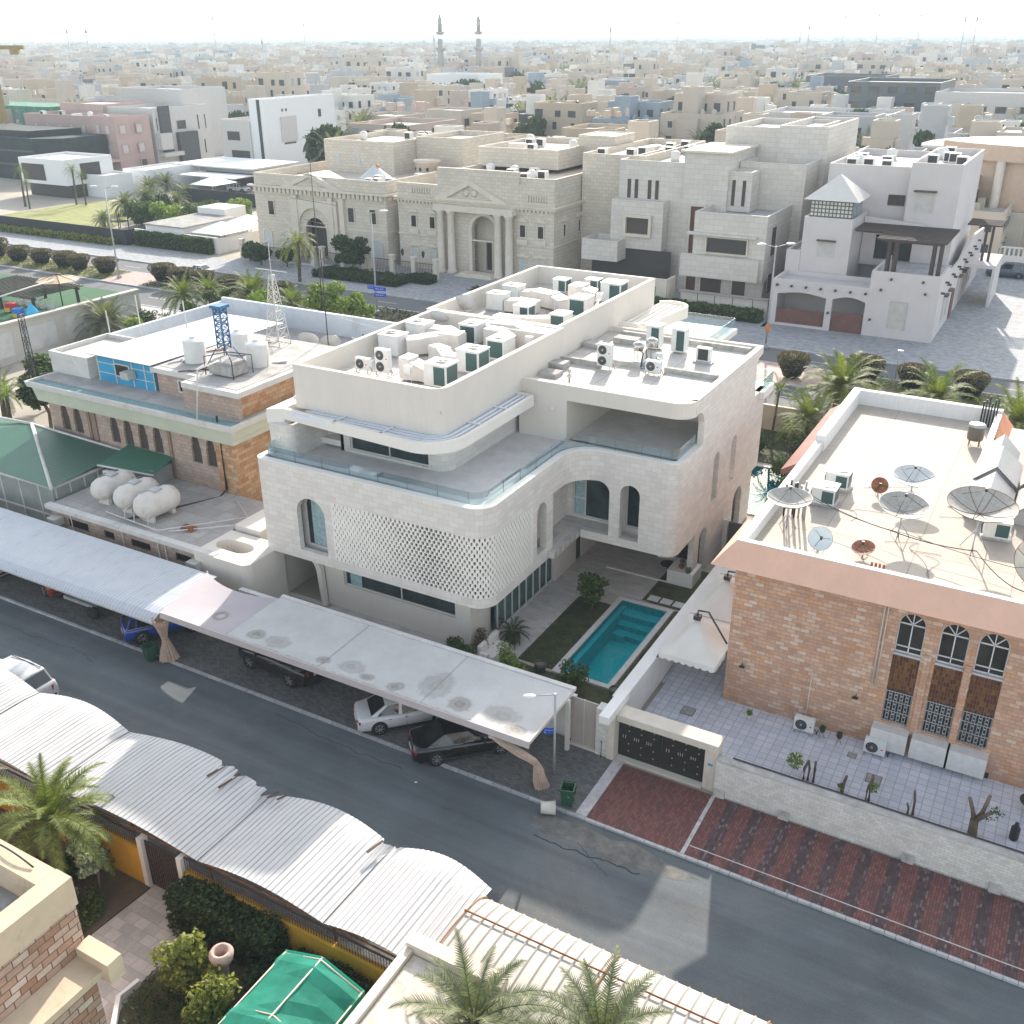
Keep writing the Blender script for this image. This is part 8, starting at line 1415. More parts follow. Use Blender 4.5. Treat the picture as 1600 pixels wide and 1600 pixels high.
lt=AD.part('lattice_lantern',MB().box(-28.2,-23.5,118.3,123.2,11.3,13.1),lat); AD.part('lantern_glazing',MB().box(-23.49,-23.44,118.5,123,11.4,13.0),glassy('blue_grey_glass',(.12,.15,.17),.1)); m=MB().add([(-28.9,117.7,13.15),(-22.8,117.7,13.15),(-22.8,123.9,13.15),(-28.9,123.9,13.15),(-25.8,120.8,15.7)],[(0,1,4),(1,2,4),(2,3,4),(3,0,4),(0,1,2,3)]); AD.part('pyramid_roof',m,plain('zinc_white',(.64,.62,.58),.35,var=.03))
block(AD,'rear_block',-28.4,-19,126.2,145,0,16.2,ado); block(AD,'rear_block',-18.99,-13.6,124.5,143,0,16.9,ado); win(AD,'Y',126.2,-21.4,-19.3,11.8,13.2,fm=ado); win(AD,'Y',124.5,-18.2,-16.0,11.6,13.8,mat=MC['shutter_cream'],fm=ado,hood=.5)
AD.part('stepped_wall',MB().slab([(-23.1,5.5),(-13.4,5.5),(-13.4,9.0),(-16,9.4),(-16.5,10.4),(-23.1,10.9)],[rect(-21.6,-17.5,6.2,9.0)],.3,FY(0,123.6)),ado); AD.part('dark_opening',MB().box(-21.8,-17.3,124.0,124.05,6.0,9.1),MC['dark_interior'])
wd2=plain('pergola_brown',(.075,.055,.05),.8,var=.15)
for yy,xa,xb,z in ((114.2,-19.3,-13.3,9.9),(119.0,-23.0,-13.2,9.9)): AD.part('pergola_beam',MB().box(xa,xb,yy-.15,yy+.15,z,z+.3),wd2)
for i in range(13): AD.part('pergola_slat',MB().box(-19.6 if i<6 else -22.9,-12.6,113.2+i*.75,113.38+i*.75,10.22,10.42),wd2)
for x in (-18.4,-17.7,-13.9,-13.2): 
    for yy in (114.2,114.9): AD.part('pergola_post',MB().box(x-.17,x+.17,yy-.17,yy+.17,6.2,9.9),wd2)
for i in range(7): AD.part('beam_end',MB().tube([(-29.4+i*1.6,y-.3,4.6),(-29.4+i*1.6,y,4.6)],.14),wd2)
for x,z in ((-17.4,6.4),(-14.2,6.4),(-18.3,5.2),(-13.8,5.2),(-23.5,2.1),(-19.0,1.9)): AD.part('beam_end',MB().tube([(x,y-.3,z),(x,y,z)],.14),wd2)
for i in range(14): AD.part('beam_end',MB().box(-12.5,-12.1,114+i*2.3,114.25+i*2.3,5.0+.7*(i%2),5.2+.7*(i%2)),wd2)
for yy in (118,121,129,132,135,138,141): win(AD,'X',-12.5,yy-.6,yy+.6,1.2,4.0,mat=MC['shutter_cream'],fm=ado,hood=.4)
AD.part('wood_door',MB().box(-12.48,-12.42,124,126.5,0,3.2),MC['timber_slats_brown'])
T=Thing('pergola','brown timber pergola at the far right corner of the adobe house','pergola',(-10.5,136,0)); [T.part('slat',MB().box(-13,-9.2,133+i*.8,133.2+i*.8,9.3,9.5),wd2) for i in range(6)]; [T.part('post',MB().box(x-.15,x+.15,134.5,134.8,5,9.3),wd2) for x in (-10.9,-10.2)]; T.part('platform',MB().box(-13.2,-9,132,140,4.6,5.0),ado); T.part('platform_wall',MB().box(-9.3,-9,132,140,0,4.6),ado)
clutter(AD,-27,-20,128,143,15.45,8,7); clutter(AD,-18,-14.5,127,141,16.15,6,8)
for x,rz,l,cc in ((-8.8,PI,'dark blue pickup-like SUV parked on the paved lot right of the adobe house',pdb),): car('parked_car',l,'car','suv',cc,(x,151.3,.1),rz,5.2,1.95,1.85)
car('parked_car','white car driving on the boulevard behind a trimmed shrub','car','sedan',pwh,(-107,100.8,.02),PI,4.6,1.8,1.45)
# curved cream building at the right edge
CB=Thing('curved_building','peach building with curved cream parapet and tall columns at the right edge','building',(-2,172,0)); m=MB(); m.arcwall(-6,190,22,-PI*.75,0,0,13,2,18); m.arcwall(-6,190,23.2,-PI*.75,0,13,15.2,1.5,18); CB.part('curved_wall',m,plain('peach_render',(.55,.42,.32),.85,var=.06)); CB.part('roof',MB().lathe((-6,190,13.2),[(22,0),(.1,.1)],24),roofp); [CB.part('column',MB().lathe((-6+23*cos(a),190+23*sin(a),0),[(.7,0),(.6,13)],10),limp) for a in (-1.9,-1.35,-.8,-.3)]
for a in (-2.1,-1.6,-1.1,-.6): 
    for z in (4,8.5): CB.part('window',MB().obox((-6+22.05*cos(a),190+22.05*sin(a),z),.2,2,2.4,a),MC['shutter_pale'])
T=Thing('balustrade_wall','white balustraded wall on the far side of the paved lot at the right','wall',(-2,160,0)); T.part('wall',MB().box(-11,40,158.5,158.9,0,1.6),wpl); b3=MB(); [b3.box(-10.8+i*.6,-10.55+i*.6,158.6,158.8,1.6,2.6) for i in range(60)]; b3.box(-11,40,158.5,158.9,2.6,2.8); T.part('balusters',b3,wpl,fix=False)
# left: white lot, tents, park, cube house and neighbours
T=Thing('lot_wall','white wall behind the clipped hedge at the corner lot','wall',(-124,113,0)); T.part('wall',MB().box(-133,-115.2,113.0,113.3,0,2.4).box(-115.5,-115.2,113.3,124,0,2.2),wpl)
T=Thing('long_shed','long low white building with flat grey roof behind the lot wall','building',(-127,118,0)); T.part('wall',MB().box(-131,-122.8,113.6,125,0,3.1),wpl); T.part('roof',MB().box(-131.3,-122.5,113.4,125,3.1,3.3),gryr); T.part('end_room',MB().box(-131,-125,125,130,0,4.3),wpl)
for x,y_,l in ((-118.5,117.5,'white tensile car tent on the corner lot, nearer one'),(-119.5,124.5,'white tensile car tent on the corner lot, farther one'),(-160,158,'white tensile car tent beside the palms behind the park')):
    T=Thing('car_tent',l,'tent',(x,y_,0),'white car tents'); T.part('canopy',MB().add([(x-3.2,y_-3.6,2.6),(x+3.2,y_-3.6,2.6),(x+3.2,y_+3.6,2.6),(x-3.2,y_+3.6,2.6),(x,y_,4.0)],[(0,1,4),(1,2,4),(2,3,4),(3,0,4)]),white,fix=False); [T.part('post',MB().tube([(x+a,y_+b_,0),(x+a,y_+b_,2.6)],.07),metg) for a in (-3,3) for b_ in (-3.4,3.4)]
T=Thing('black_fence','long black fabric fence along the grass park','fence',(-150,111,0)); T.part('fence',MB().box(-190,-133.2,111.3,111.4,0,2.4).box(-133.3,-133.2,111.4,120,0,2.4),plain('black_mesh',(.035,.035,.038),.8,var=.2))
T=Thing('black_fence','dark fence behind the palms beyond the park','fence',(-150,146,0)); T.part('fence',MB().box(-163,-140,150,150.1,0,2.6),MC['black_mesh'])
pf=[(-150.5,121.6,.6),(-158,133,.85),(-153,141,.75),(-163,143,.8),(-170,150,.9),(-160,150,.7),(-174,158,.85)]
for i,(x,y_,s_) in enumerate(pf): dup(p1,'grey-green palm in the park beyond the boulevard, %s from the right'%['nearest','second','third','fourth','fifth','sixth','seventh'][i],(x,y_,0),i*1.1,'palms in the park',s_)
fp=palm('fan_palm','tall thin fan palm in front of the dark building, leftmost',(0,0,0),6.6,2.3,30,g_palm,73,nl=16,tr=.2,up=1.3,droop=1.3,group='tall fan palms at the white cube house'); fp.root.location=(-183.5,130.5,0)
for i,(x,y_,s_,l) in enumerate(((-180.2,129,.75,'shorter fan palm beside the tall leftmost one'),(-176,136.5,1,'tall fan palm before the white cube house'),(-173.6,136.8,.85,'second fan palm close to the one before the white cube house'))): dup(fp,l,(x,y_,0),i,None,s_)
for i,(x,y_,r_,m_) in enumerate(((-141,128,3.6,g_lite),(-136.5,131,3.4,g_leaf),(-146,126,3.4,g_leaf),(-132,135,3.2,g_lite),(-151,134,3,g_dark))): bush('leafy_shrub','big bright green shrub clump behind the corner lot, %s from the right'%['third','second','fourth','first','fifth'][i],(x,y_,0),r_,4.2,1900,.38,m_,150+i,group='green shrub clumps beside the park')
T=Thing('playhouse','small timber playhouse with grey roof on the park lawn','playhouse',(-146,121,0)); T.part('roof',MB().add([(-147.5,120,3.4),(-145,120,3.4),(-145,122.5,2.8),(-147.5,122.5,2.8)],[(0,1,2,3)]),metg); [T.part('post',MB().tube([(x,y_,0),(x,y_,3.2)],.08),wood) for x in (-147.3,-145.2) for y_ in (120.2,122.3)]; T.part('platform',MB().box(-147.3,-145.2,120.2,122.3,1.3,1.45),wood)
WC=Thing('white_cube_house','bright white cube house with big dark windows beyond the park','house',(-188,146,0)); brw=plain('brilliant_white',(.72,.73,.74),.7,var=.02)
block(WC,'upper_cube',-197.5,-183.5,141,153,2.6,7.6,brw,.5); block(WC,'wing',-186.5,-178,146,153,0,4.4,brw,.4); WC.part('ground_glass',MB().box(-197,-184,142.2,152,0,2.6),win_d); win(WC,'Y',141,-196.9,-189.6,3.2,6.6,mat=win_d,fm=brw); win(WC,'X',-183.5,144.6,149.8,3.3,6.7,mat=win_d,fm=brw)
block(WC,'low_block',-183,-176,155,170,0,4.6,brw,.4)
BL=Thing('black_mesh_building','dark building wrapped in black mesh at the left edge','building',(-225,165,0)); blm=plain('black_wrap',(.025,.032,.034),.7,var=.3,scale=.6); BL.part('body',MB().prism([(-262,157),(-214,157),(-208,161),(-208,173),(-262,173)],0,9.2,0).prism([(-262,159),(-217,159),(-214,171),(-262,171)],9.2,10.6),blm); [BL.part('floor_band',MB().box(-261,-214,156.9,156.96,z,z+.4),plain('band_grey',(.09,.10,.10),.7)) for z in (3.2,6.2)]
GN=Thing('green_netted_building','building covered with green net at the far left edge','building',(-275,200,0)); GN.part('body',MB().box(-290,-252,192,205,0,13),plain('green_net_dull',(.06,.20,.14),.9,var=.3,scale=.4,dirt=.4,dirtcol=(.3,.3,.28)))
pnk=plain('pink_building',(.46,.34,.31),.9,var=.05,scale=.3); pw=plain('pink_window',(.52,.50,.48),.6,var=.05)
PK=Thing('pink_building','pinkish-brown apartment building with pale square windows at the left','building',(-220,180,0)); block(PK,'wall',-239,-205.6,174.7,184.5,0,12.9,pnk,.8); block(PK,'projecting_bay',-213.2,-205.3,173.6,178,0,13.1,pnk,.5); block(PK,'roof_room',-238,-222,185,198,0,14.8,pnk,.5); PK.part('portico',MB().box(-211,-204,169.5,173.5,3.3,3.8).box(-210.6,-210.1,169.7,170.2,0,3.3).box(-205,-204.5,169.7,170.2,0,3.3),pnk)
for x,z in ((-221.8,8.7),(-217.6,8.7),(-215.6,5.0),(-226,8.7),(-230.5,8.7),(-235,8.7),(-221.8,4.4),(-228,4.4),(-234,4.4)): win(PK,'Y',174.7,x-.8,x+.8,z,z+2.2,mat=pw if z>6 else MC['dark_pane'],fm=pnk,fw=.2,out=.12)
for x,z in ((-211.3,9),(-208,9),(-211.3,4.6),(-208,4.6)): win(PK,'Y',173.6,x-.9,x+.9,z,z+2.3,mat=pw,fm=pnk,fw=.25,out=.15)
for yy,z in ((175.8,9),(180.8,9),(175.8,4.6),(180.8,4.6),(180.8,1)): win(PK,'X',-205.3,yy-1.1,yy+1.1,z,z+2.3,mat=pw if z>2 else MC['dark_pane'],fm=pnk,fw=.25,out=.15)
clutter(PK,-238,-208,176,183,12.1,5,9)
slate=plain('slate_cladding',(.075,.075,.08),.8,var=.2,scale=1.5); wst=plain('white_stone_plain',(.52,.51,.49),.85,var=.05)
GB=Thing('slate_striped_building','pale modern building with dark slate vertical strips beside the pink building','building',(-213,195,0)); block(GB,'wall',-222,-206,186,205,0,14.2,wst); block(GB,'rear_block',-240,-216,205.2,222,0,17.5,wst)
GB.part('slate_strip',MB().box(-206,-205.5,187.8,191.2,3,14.6),slate); GB.part('slate_panel',MB().box(-206,-204.9,192.8,199.2,.4,8.2),slate); GB.part('balcony_box',MB().box(-206,-204.3,186.2,190,4.6,8.4).box(-206,-203.6,186.2,192.5,3.0,3.9),wst)
for y0_,y1_,z0_,z1_ in ((193.4,196.6,8.8,11),(186.8,187.3,9,12),(200.5,201.1,8.4,12),(203,203.5,8.4,12),(202,202.6,2.5,6)): win(GB,'X',-206,y0_,y1_,z0_,z1_,fm=wst)
WM=Thing('white_modern_building','tall white modern building with dark vertical slit and grey stone panels','building',(-183,205,0)); block(WM,'wall',-181.3,-176.6,193.5,220,0,16.5,brw); block(WM,'wing',-190.5,-181.31,193,206,2.9,11.8,wst,.8); block(WM,'base',-192,-181.31,192,207,0,2.8,brw,.2); WM.part('slit',MB().box(-178.7,-177.9,193.3,193.49,0,16.4),win_d)
win(WM,'Y',193,-188.8,-184.6,7.0,9.2,mat=win_d,fm=wst); win(WM,'Y',193,-188,-181.9,3.0,4.9,mat=win_d,fm=wst); WM.part('stone_panel',MB().box(-176.6,-176.35,198.8,204.5,6.6,12.3),wst)
for a_,b_,z0_,z1_ in ((199.4,200.2,13.4,14.2),(200.8,201.6,13.4,14.2),(199.5,204,5.9,6.5),(210,211,6.6,7.8),(212.6,213.6,6.6,7.8),(213,214.4,11.4,13.4)): win(WM,'X',-176.6,a_,b_,z0_,z1_,fm=brw,mat=win_d)
T=Thing('garage_block','low white garage with flat white roofs below the white modern building','building',(-165,170,0)); T.part('wall',MB().box(-178,-160,172,182,0,4.2),brw); T.part('roof',MB().box(-182,-158,168,183,4.2,4.5).box(-174,-158,162,168,3.0,3.2),brw); T.part('opening',MB().box(-176,-162,171.9,171.96,.2,2.8),win_d); car('parked_car','pale blue car under the garage canopy behind the park','car','suv',psl,(-160,165,.02),.2,4.8,1.9,1.8)
# ------------------------------------------------ the town beyond, house by house
cols_={'cream':(.52,.46,.38),'white':(.62,.60,.56),'sandy':(.46,.38,.29),'pinkish':(.47,.38,.33),'pale grey':(.44,.44,.44),'beige':(.50,.44,.37),'blue-grey':(.28,.33,.38),'dark grey':(.16,.16,.165)}
cm={k:plain('town_'+k.replace(' ','_'),v,.9,var=.09,scale=.12,bmp=0,streak=.15,dirtcol=tuple(q*.7 for q in v)) for k,v in cols_.items()}
cr_=plain('town_roof',(.52,.49,.46),.9,var=.15,scale=.15,bmp=0,dirt=.2,dirtcol=(.36,.34,.32)); cw_=glassy('town_window',(.035,.04,.045),.3,.3); cp_=plain('town_shutter',(.36,.37,.38),.7,bmp=0)
def town(seed,big=1):
    rg=random.Random(seed); m=MB(); W_,D_=rg.uniform(12,16.5),rg.uniform(14,19); h=rg.choice((7.6,8.2,9,11.5))
    def blk(x0,x1,y0,y1,z0,z1,par=.9):
        o=len(m.f); m.box(x0,x1,y0,y1,z0,z1-par,0); pen(m,x0,x1,y0,y1,z1-par-.01,z1,w=.35); m.add([(x0+.3,y0+.3,z1-par+.02),(x1-.3,y0+.3,z1-par+.02),(x1-.3,y1-.3,z1-par+.02),(x0+.3,y1-.3,z1-par+.02)],[(0,1,2,3)],1)
    def wn(face,p,u0,u1,z0,z1,mi):
        e=.05
        if face=='S': m.add([(u0,p-e,z0),(u1,p-e,z0),(u1,p-e,z1),(u0,p-e,z1)],[(0,1,2,3)],mi); m.box(u0-.15,u1+.15,p-.22,p,z1,z1+.15,0)
        elif face=='N': m.add([(u0,p+e,z0),(u1,p+e,z0),(u1,p+e,z1),(u0,p+e,z1)],[(0,1,2,3)],mi)
        elif face=='E': m.add([(p+e,u0,z0),(p+e,u1,z0),(p+e,u1,z1),(p+e,u0,z1)],[(0,1,2,3)],mi); m.box(p,p+.22,u0-.15,u1+.15,z1,z1+.15,0)
        else: m.add([(p-e,u0,z0),(p-e,u1,z0),(p-e,u1,z1),(p-e,u0,z1)],[(0,1,2,3)],mi)
    x0,x1,y0,y1=-W_/2,W_/2,-D_/2,D_/2; blk(x0,x1,y0,y1,0,h)
    a=rg.uniform(.2,.5); b_=rg.uniform(.55,.9)
    if rg.random()<.85:
        q0,q1,q2,q3,hh=x0+W_*rg.uniform(0,.25),x1-W_*rg.uniform(0,.25),y0+D_*a,y1-.2,h+rg.uniform(2.8,4.2); blk(q0,q1,q2,q3,h-1,hh,.6)
        for f_,p,lo,hi in (('S',q2,q0,q1),('N',q3,q0,q1),('E',q1,q2,q3),('W',q0,q2,q3)):
            n=rg.choice((1,2,3))
            for i in range(n): c=lo+(hi-lo)*(i+rg.uniform(.35,.65))/n; wn(f_,p,c-.8,c+rg.choice((.5,.8,1.4)),h+.1,h+rg.uniform(1.5,2.0),2 if rg.random()<.75 else 3)
    if rg.random()<.7: cx,cy=rg.uniform(x0+3,x1-3),rg.uniform(y0+5,y1-3); blk(cx-2,cx+2,cy-2.4,cy+2.4,h-1,h+rg.uniform(4.5,6.5),.4)
    if rg.random()<.6: q=rg.uniform(x0,x1-6); blk(q,q+rg.uniform(4,6),y0-rg.uniform(1.2,3),y0+.01,rg.choice((0,3.6)),h-rg.uniform(.2,3),.7)
    if rg.random()<.4: q=rg.uniform(y0+1,y1-7); blk(x1-.01,x1+rg.uniform(1.2,2.5),q,q+5.5,0,h-rg.uniform(0,3),.6)
    st=rg.choice((2,2,3)); kw=rg.choice((1.1,1.6,2.4))
    for f_,p,lo,hi in (('S',y0,x0,x1),('N',y1,x0,x1),('E',x1,y0,y1),('W',x0,y0,y1)):
        n=rg.choice((3,4,5))
        for i in range(n):
            for s_ in range(int(h/3.7)):
                if rg.random()<.88: c=lo+(hi-lo)*(i+.5)/n; z=h-.9-1.9-s_*3.5; wn(f_,p,c-kw*rg.choice((.5,.5,.8)),c+kw*.5,z,z+rg.uniform(1.2,1.9),2 if rg.random()<.7 else 3)
    for i in range(rg.randint(6,12)):
        x,y=rg.uniform(x0+1.5,x1-1.5),rg.uniform(y0+1.5,y1-1.5); s_=rg.uniform(.5,1.1); zb=h-.9 if y<y0+D_*a else h+2
        if rg.random()<.6: m.box(x-s_,x+s_,y-s_*.6,y+s_*.6,zb,zb+s_*1.6,0)
        else: m.lathe((x,y,zb),[(s_*.7,0),(s_*.7,1.4),(.05,1.7)],7,0 if rg.random()<.7 else 2)
    return m
NV=14; keys=list(cols_); vari=[]
for i in range(NV): vari.append(town(200+i))
meshes={}
def tmesh(v,k):
    if (v,k) not in meshes:
        o=vari[v].obj('far_house',[cm[k],cr_,cw_,cp_],fix=False); meshes[(v,k)]=o.data; bpy.data.objects.remove(o)
    return meshes[(v,k)]
fwd=math.atan2(.87,-.493); rg=random.Random(77)
def inview(x,y,mrg=0):
    a=math.atan2(y,x)-fwd; return abs(a)<R(28.5+mrg)
res=[(-265,-150,100,224),(-150,-5,95,153),(-12,60,95,215)]
cells=[]; row=0; y=166.0
while y<1900:
    x=-3600 if y>400 else -900; off=rg.uniform(-8,8)
    xs=[]; x=-(y*1.75)-60
    while x<60:
        if inview(x,y,1.5) and not any(a<x<b_ and c<y<d for a,b_,c,d in res): xs.append(x+off+rg.uniform(-1,1))
        x+=18.2 if rg.random()>.12 else 30
    cells.append((y,xs)); y+= 21 if row%2 else 30; row+=1
allc=sorted([(math.hypot(x,yy),x,yy,ri) for ri,(yy,xs) in enumerate(cells) for x in xs])
order={}
for ri,(yy,xs) in enumerate(cells):
    for k,x in enumerate(sorted(xs)): order[(ri,x)]=k
def ordw(n):
    w=['first','second','third','fourth','fifth','sixth','seventh','eighth','ninth','tenth','eleventh','twelfth','thirteenth','fourteenth','fifteenth','sixteenth','seventeenth','eighteenth','nineteenth','twentieth']
    return w[n] if n<20 else '%dth'%(n+1)
feat=['flat parapeted roof','set-back top storey','stair block','roof rooms','front bay','dark windows']
NTH=285; stuff=MB(); smats=[cm[k] for k in keys]+[cr_,cw_,cp_]
wts=[5,5,4,2,3,5,1,.5]
near=allc[:NTH]; farc=allc[NTH:]
print('town houses',len(allc),near[-1][0])
for d,x,yy,ri in near:
    v=rg.randrange(NV); k=rg.choices(keys,wts)[0]; o=bpy.data.objects.new('town_house',tmesh(v,k)); C.objects.link(o); o.location=(x,yy,0); o.rotation_euler=(0,0,rg.choice((0,0,PI/2,PI,-PI/2))); s_=rg.uniform(.9,1.12); o.scale=(s_*rg.uniform(.92,1.1),s_,rg.uniform(.85,1.25))
    tag(o,'%s house with %s, %s from the left in the %s row'%(k,feat[v%6],ordw(order[(ri,x)]),ordw(ri)),'house','town houses beyond the boulevard')
for d,x,yy,ri in farc:
    v=rg.randrange(NV); k=rg.choices(range(8),wts)[0]; m=vari[v]; a=rg.choice((0,PI/2,PI,-PI/2))+rg.uniform(-.05,.05)+(.25 if yy>900 else 0); s_=rg.uniform(.95,1.3); zs=rg.uniform(.85,1.3)*1; ca_,sa_=cos(a),sin(a); nf=len(m.f)
    o=len(stuff.v)
    if d<1000: keep=range(nf)
    else: keep=[i for i in range(nf) if m.m[i]<2]
    stuff.v+=[(x+s_*(p[0]*ca_-p[1]*sa_),yy+s_*(p[0]*sa_+p[1]*ca_),p[2]*zs) for p in m.v]
    for i in keep: stuff.f.append(tuple(j+o for j in m.f[i])); q=m.m[i]; stuff.m.append(k if q==0 else 7+q); stuff.sm.append(False)
tag(stuff.obj('distant_town',smats,fix=False),'mass of pale flat-roofed houses fading into the haze toward the horizon','town',None,'stuff')
# outermost band: blocks and tree masses up to the horizon
far=MB(); 
for i in range(3400):
    d=1800+3800*rg.random()**1.2; a=fwd+R(rg.uniform(-30,30)); x,y_=d*cos(a),d*sin(a); s_=rg.uniform(8,26); h_=rg.uniform(7,14); far.obox((x,y_,h_/2),s_,rg.uniform(8,22),h_,rg.uniform(0,1.5),rg.choices(range(8),wts)[0])
tag(far.obj('horizon_town',smats[:8],fix=False),'faint blocks of the farthest town along the horizon','town',None,'stuff')
# individual far landmarks
def dark_block(label,x,y_,w,d_,h,mt,nm='office_building'):
    T=Thing(nm,label,'building',(x,y_,0)); block(T,'wall',x,x+w,y_,y_+d_,0,h,mt,1.0)
    n=int(w/5)
    for i in range(n):
        for s_ in range(int(h/4.2)): win(T,'Y',y_,x+w*(i+.2)/n,x+w*(i+.8)/n,s_*4.2+1.3,s_*4.2+3.2,fm=mt,out=.1)
    return T
dk2=plain('dark_panel',(.10,.11,.12),.6,var=.1); dark_block('dark grey boxy office building at the upper right',-72,330,26,30,17,dk2); dark_block('pale concrete office block right of the dark grey one, upper right',-46,322,30,26,15,wst); dark_block('dark grey cubic block farther behind at the upper right',-110,430,30,28,15,dk2)
dark_block('white house with arched portal and flat roof behind the modern stone house',-77,262,30,22,12.5,wst,'large_house'); dark_block('dark grey framed villa with white bays behind the columned mansion',-150,256,34,22,10.5,MC['slate_cladding'],'large_house'); dark_block('blue-grey long apartment building in the middle distance',-235,430,48,20,12,cm['blue-grey']); dark_block('pale blue-white cubic building in the middle distance left of the minarets',-262,390,26,20,15,brw)
mn=plain('minaret_white',(.34,.33,.31),.8,var=.04)
for d_,px_,l in ((640,692,'tall white minaret with bulbous top, left one of the pair'),(660,752,'tall white minaret with bulbous top, right one of the pair')):
    x,y_=-sin(R(29.56)-math.atan((px_-800)*.903/1567.5))*d_,cos(R(29.56)-math.atan((px_-800)*.903/1567.5))*d_; T=Thing('minaret',l,'minaret',(x,y_,0),'twin minarets'); T.part('shaft',MB().box(x-2.2,x+2.2,y_-2.2,y_+2.2,0,13).lathe((x,y_,13),[(1.9,0),(1.6,9),(1.4,15)],12),mn); T.part('gallery',MB().lathe((x,y_,21.5),[(1.7,0),(2.9,1.0),(2.9,1.9),(1.6,2)],14),mn); T.part('gallery',MB().lathe((x,y_,30),[(1.4,0),(2.4,.9),(2.4,1.7),(1.3,1.8)],14),mn); T.part('lantern',MB().lathe((x,y_,31.5),[(1.2,0),(1.2,3.2),(1.9,3.6),(1.1,4.4),(1.5,6),(.9,7.6),(.25,9.2),(.2,11),(.02,13)],12),mn)
T=Thing('mosque','white domed mosque beside the twin minarets','mosque',(-405,665,0)); T.part('hall',MB().box(-425,-385,655,690,0,9),mn); [T.part('dome',MB().lathe((x,668,9),[(r_,0),(r_*1.0,r_*.2),(r_*.85,r_*.6),(r_*.45,r_*.95),(.05,r_*1.15)],16),mn) for x,r_ in ((-408,7),(-420,3.5),(-394,3.5))]
def rad(px,d): a=math.atan((px-800)*.903/1567.5); az=R(29.56)-a; return -sin(az)*d,cos(az)*d
def mast(px,d,h,l,g='radio masts on the skyline'):
    x,y_=rad(px,d); T=Thing('radio_mast',l,'mast',(x,y_,0),g); w=max(.2,d*.0007); T.part('pole',MB().tube([(x,y_,0),(x,y_,h)],w,5,r2=w*.5),metg); T.part('antenna',MB().lathe((x,y_,h*.86),[(w*1.3,0),(w*1.3,h*.07)],6),metg)
for px,d,h,l in ((958,620,36,'telecom mast with antenna panels right of the minarets'),(682,640,31,'slim telecom mast just left of the left minaret'),(340,1200,52,'thin lattice mast on the left skyline'),(413,700,30,'thin mast in the left middle distance'),(230,520,27,'round-topped grey mast in the left middle distance'),(480,1500,48,'faint mast on the skyline left of the minarets'),(1063,1400,46,'thin mast on the skyline right of centre'),(1268,900,38,'slim mast above the trees right of centre'),(1255,1600,55,'faint tall mast on the skyline right of centre, nearer the centre'),(1322,1700,56,'faint tall mast on the skyline at right, third from the right'),(1375,1800,60,'faint tall mast on the skyline at right, second group'),(1440,1900,60,'faint tall mast on the far right skyline'),(1510,800,42,'flared mast at the right, left one of the close pair'),(1528,800,42,'flared mast at the right, right one of the close pair'),(110,900,38,'pointed mast on the far left, left one'),(140,900,38,'pointed mast on the far left, right one')): mast(px,d,h,l)
T=Thing('construction_crane','yellow tower crane jib at the far left edge','crane',(-620,420,0)); x,y_=rad(-18,300); T.loc=Vector((x,y_,0)); T.root.location=T.loc; cy=plain('crane_yellow',(.30,.22,.08),.6); T.part('mast',MB().box(x-.8,x+.8,y_-.8,y_+.8,0,27.5),cy); dx,dy=cos(R(29.56)),sin(R(29.56)); T.part('jib',MB().obox((x+dx*3,y_+dy*3,27.8),12,1.0,.9,R(29.56)),cy); T.part('counterweight',MB().obox((x+dx*6.5,y_+dy*6.5,26.9),2.2,1.2,1.4,R(29.56)),cy)
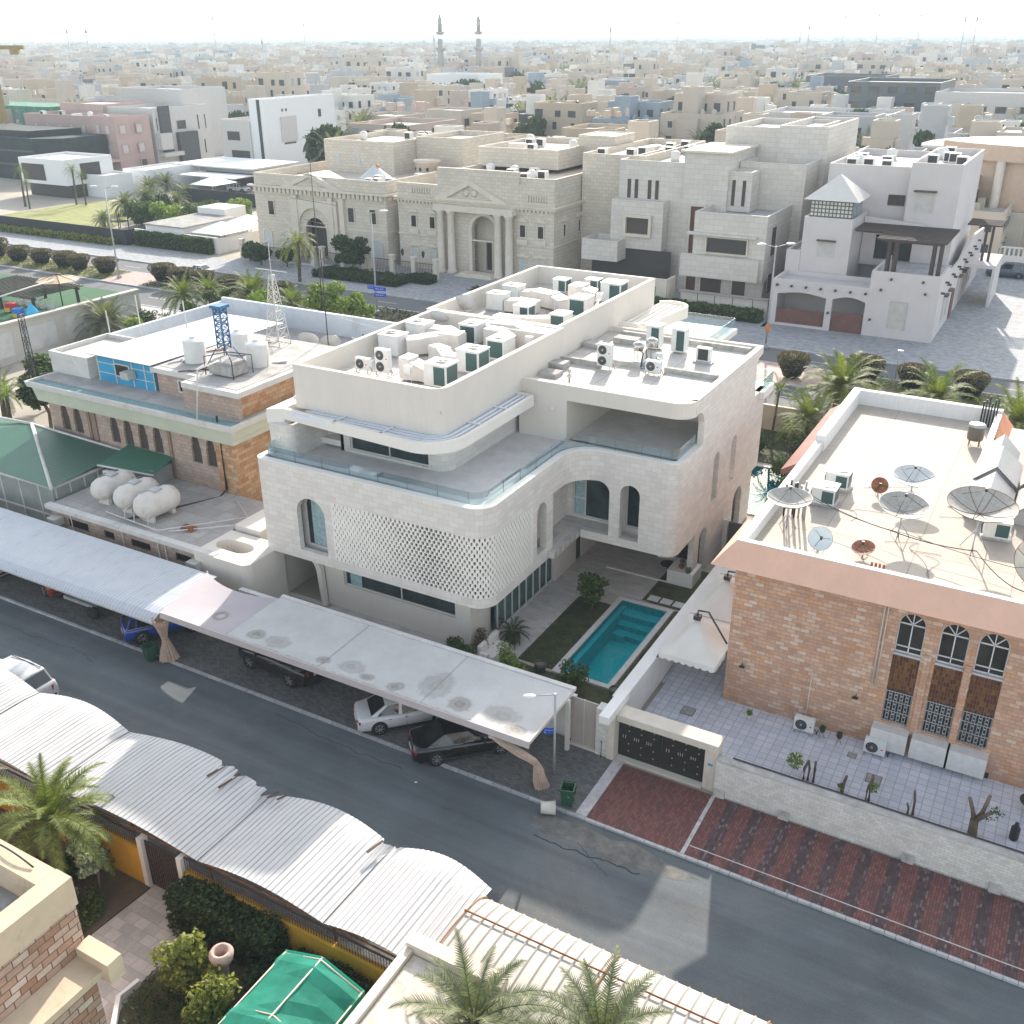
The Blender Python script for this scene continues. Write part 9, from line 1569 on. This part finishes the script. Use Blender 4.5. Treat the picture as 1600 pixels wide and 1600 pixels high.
# trees of the town
tt=tree('town_tree','broad dark green tree among the town houses','tree',(0,0,0),7,4.5,1500,.75,g_dark,300,.3,9,.7,None,.2); tt.root.location=(-115,272,0); tg='dark trees among the town houses'; tt.root['group']=tg; trl=[tt.root]
pll=[]
for i in range(290):
    ri=2*rg.randrange(0,min(14,len(cells)//2)); y_=cells[ri][0]+7+rg.uniform(-2,2); a=fwd+R(rg.uniform(-28,28)); x=y_/math.tan(a)
    if any(a_<x<b_ and c<y_<d_ for a_,b_,c,d_ in res): continue
    if rg.random()<.6: q=copytree(tt.root); trl.append(q)
    else: q=copytree(p1.root); q['group']='palms among the town houses'
    (pll.append(q) if q['category']!='tree' else 0); q.location=(x,y_+8,0); q.rotation_euler=(0,0,rg.uniform(0,6)); s_=rg.uniform(1.0,1.5) if q['category']=='tree' else rg.uniform(1.5,2.2); q.scale=(s_,s_,s_*1.35)
for ls,nm in ((trl,'broad dark tree among the town houses, %s from the left'),(pll,'date palm among the town houses, %s from the left')):
    for i,q in enumerate(sorted(ls,key=lambda q:-math.atan2(q.location.y,q.location.x))): q['label']=nm%ordw(i)
for i,(px,d,s_) in enumerate(((1105,268,2.0),(1135,272,1.9),(1560,245,1.8),(1128,250,1.7),(1365,300,1.9),(845,330,1.4))): x,y_=rad(px,d); q=copytree(p1.root); q['label']='large date palm in the town, %s'%(['left of the pair before the white arched house','right of the pair before the white arched house','at the right edge','short one beside the pair','before the concrete office block','beside the dark trees behind the columned mansion'][i]); q.location=(x,y_,0); q.scale=(s_,)*3; q.rotation_euler=(0,0,i); q['group']='large palms in the town'
ft_=MB(); 
for i in range(900):
    d=850+3400*rg.random(); a=fwd+R(rg.uniform(-29,29)); x,y_=d*cos(a),d*sin(a); r_=rg.uniform(4,9)*(1+d/4000); pts=8
    for k in range(14):
        p=Vector((x+rg.gauss(0,r_*.6),y_+rg.gauss(0,r_*.5),rg.uniform(1.5,8))); s_=rg.uniform(1.2,2.8)*(1+d/4000); dd=Vector((rg.gauss(0,1),rg.gauss(0,1),rg.gauss(0,1))).normalized(); u=dd.orthogonal().normalized(); w_=dd.cross(u); ft_.add([p-u*s_,p+w_*s_,p+u*s_,p-w_*s_],[(0,1,2,3)])
tag(ft_.obj('distant_trees',g_dark,fix=False),'far-off tree masses between the hazy houses','trees',None,'stuff')
# ------------------------------------------------ haze
hz=MB().box(-7000,2500,-80,8000,-1.2,56); hm=bpy.data.materials.new('haze'); hm.use_nodes=True; n=hm.node_tree.nodes; n.remove(n['Principled BSDF']); pvn=n.new('ShaderNodeVolumePrincipled'); pvn.inputs['Color'].default_value=(.54,.67,.77,1); pvn.inputs['Density'].default_value=HAZE; pvn.inputs['Anisotropy'].default_value=.0
hm.node_tree.links.new(pvn.outputs[0],n['Material Output'].inputs['Volume']); tag(hz.obj('haze',hm),'pale bright haze over the whole town','haze',None,'stuff')
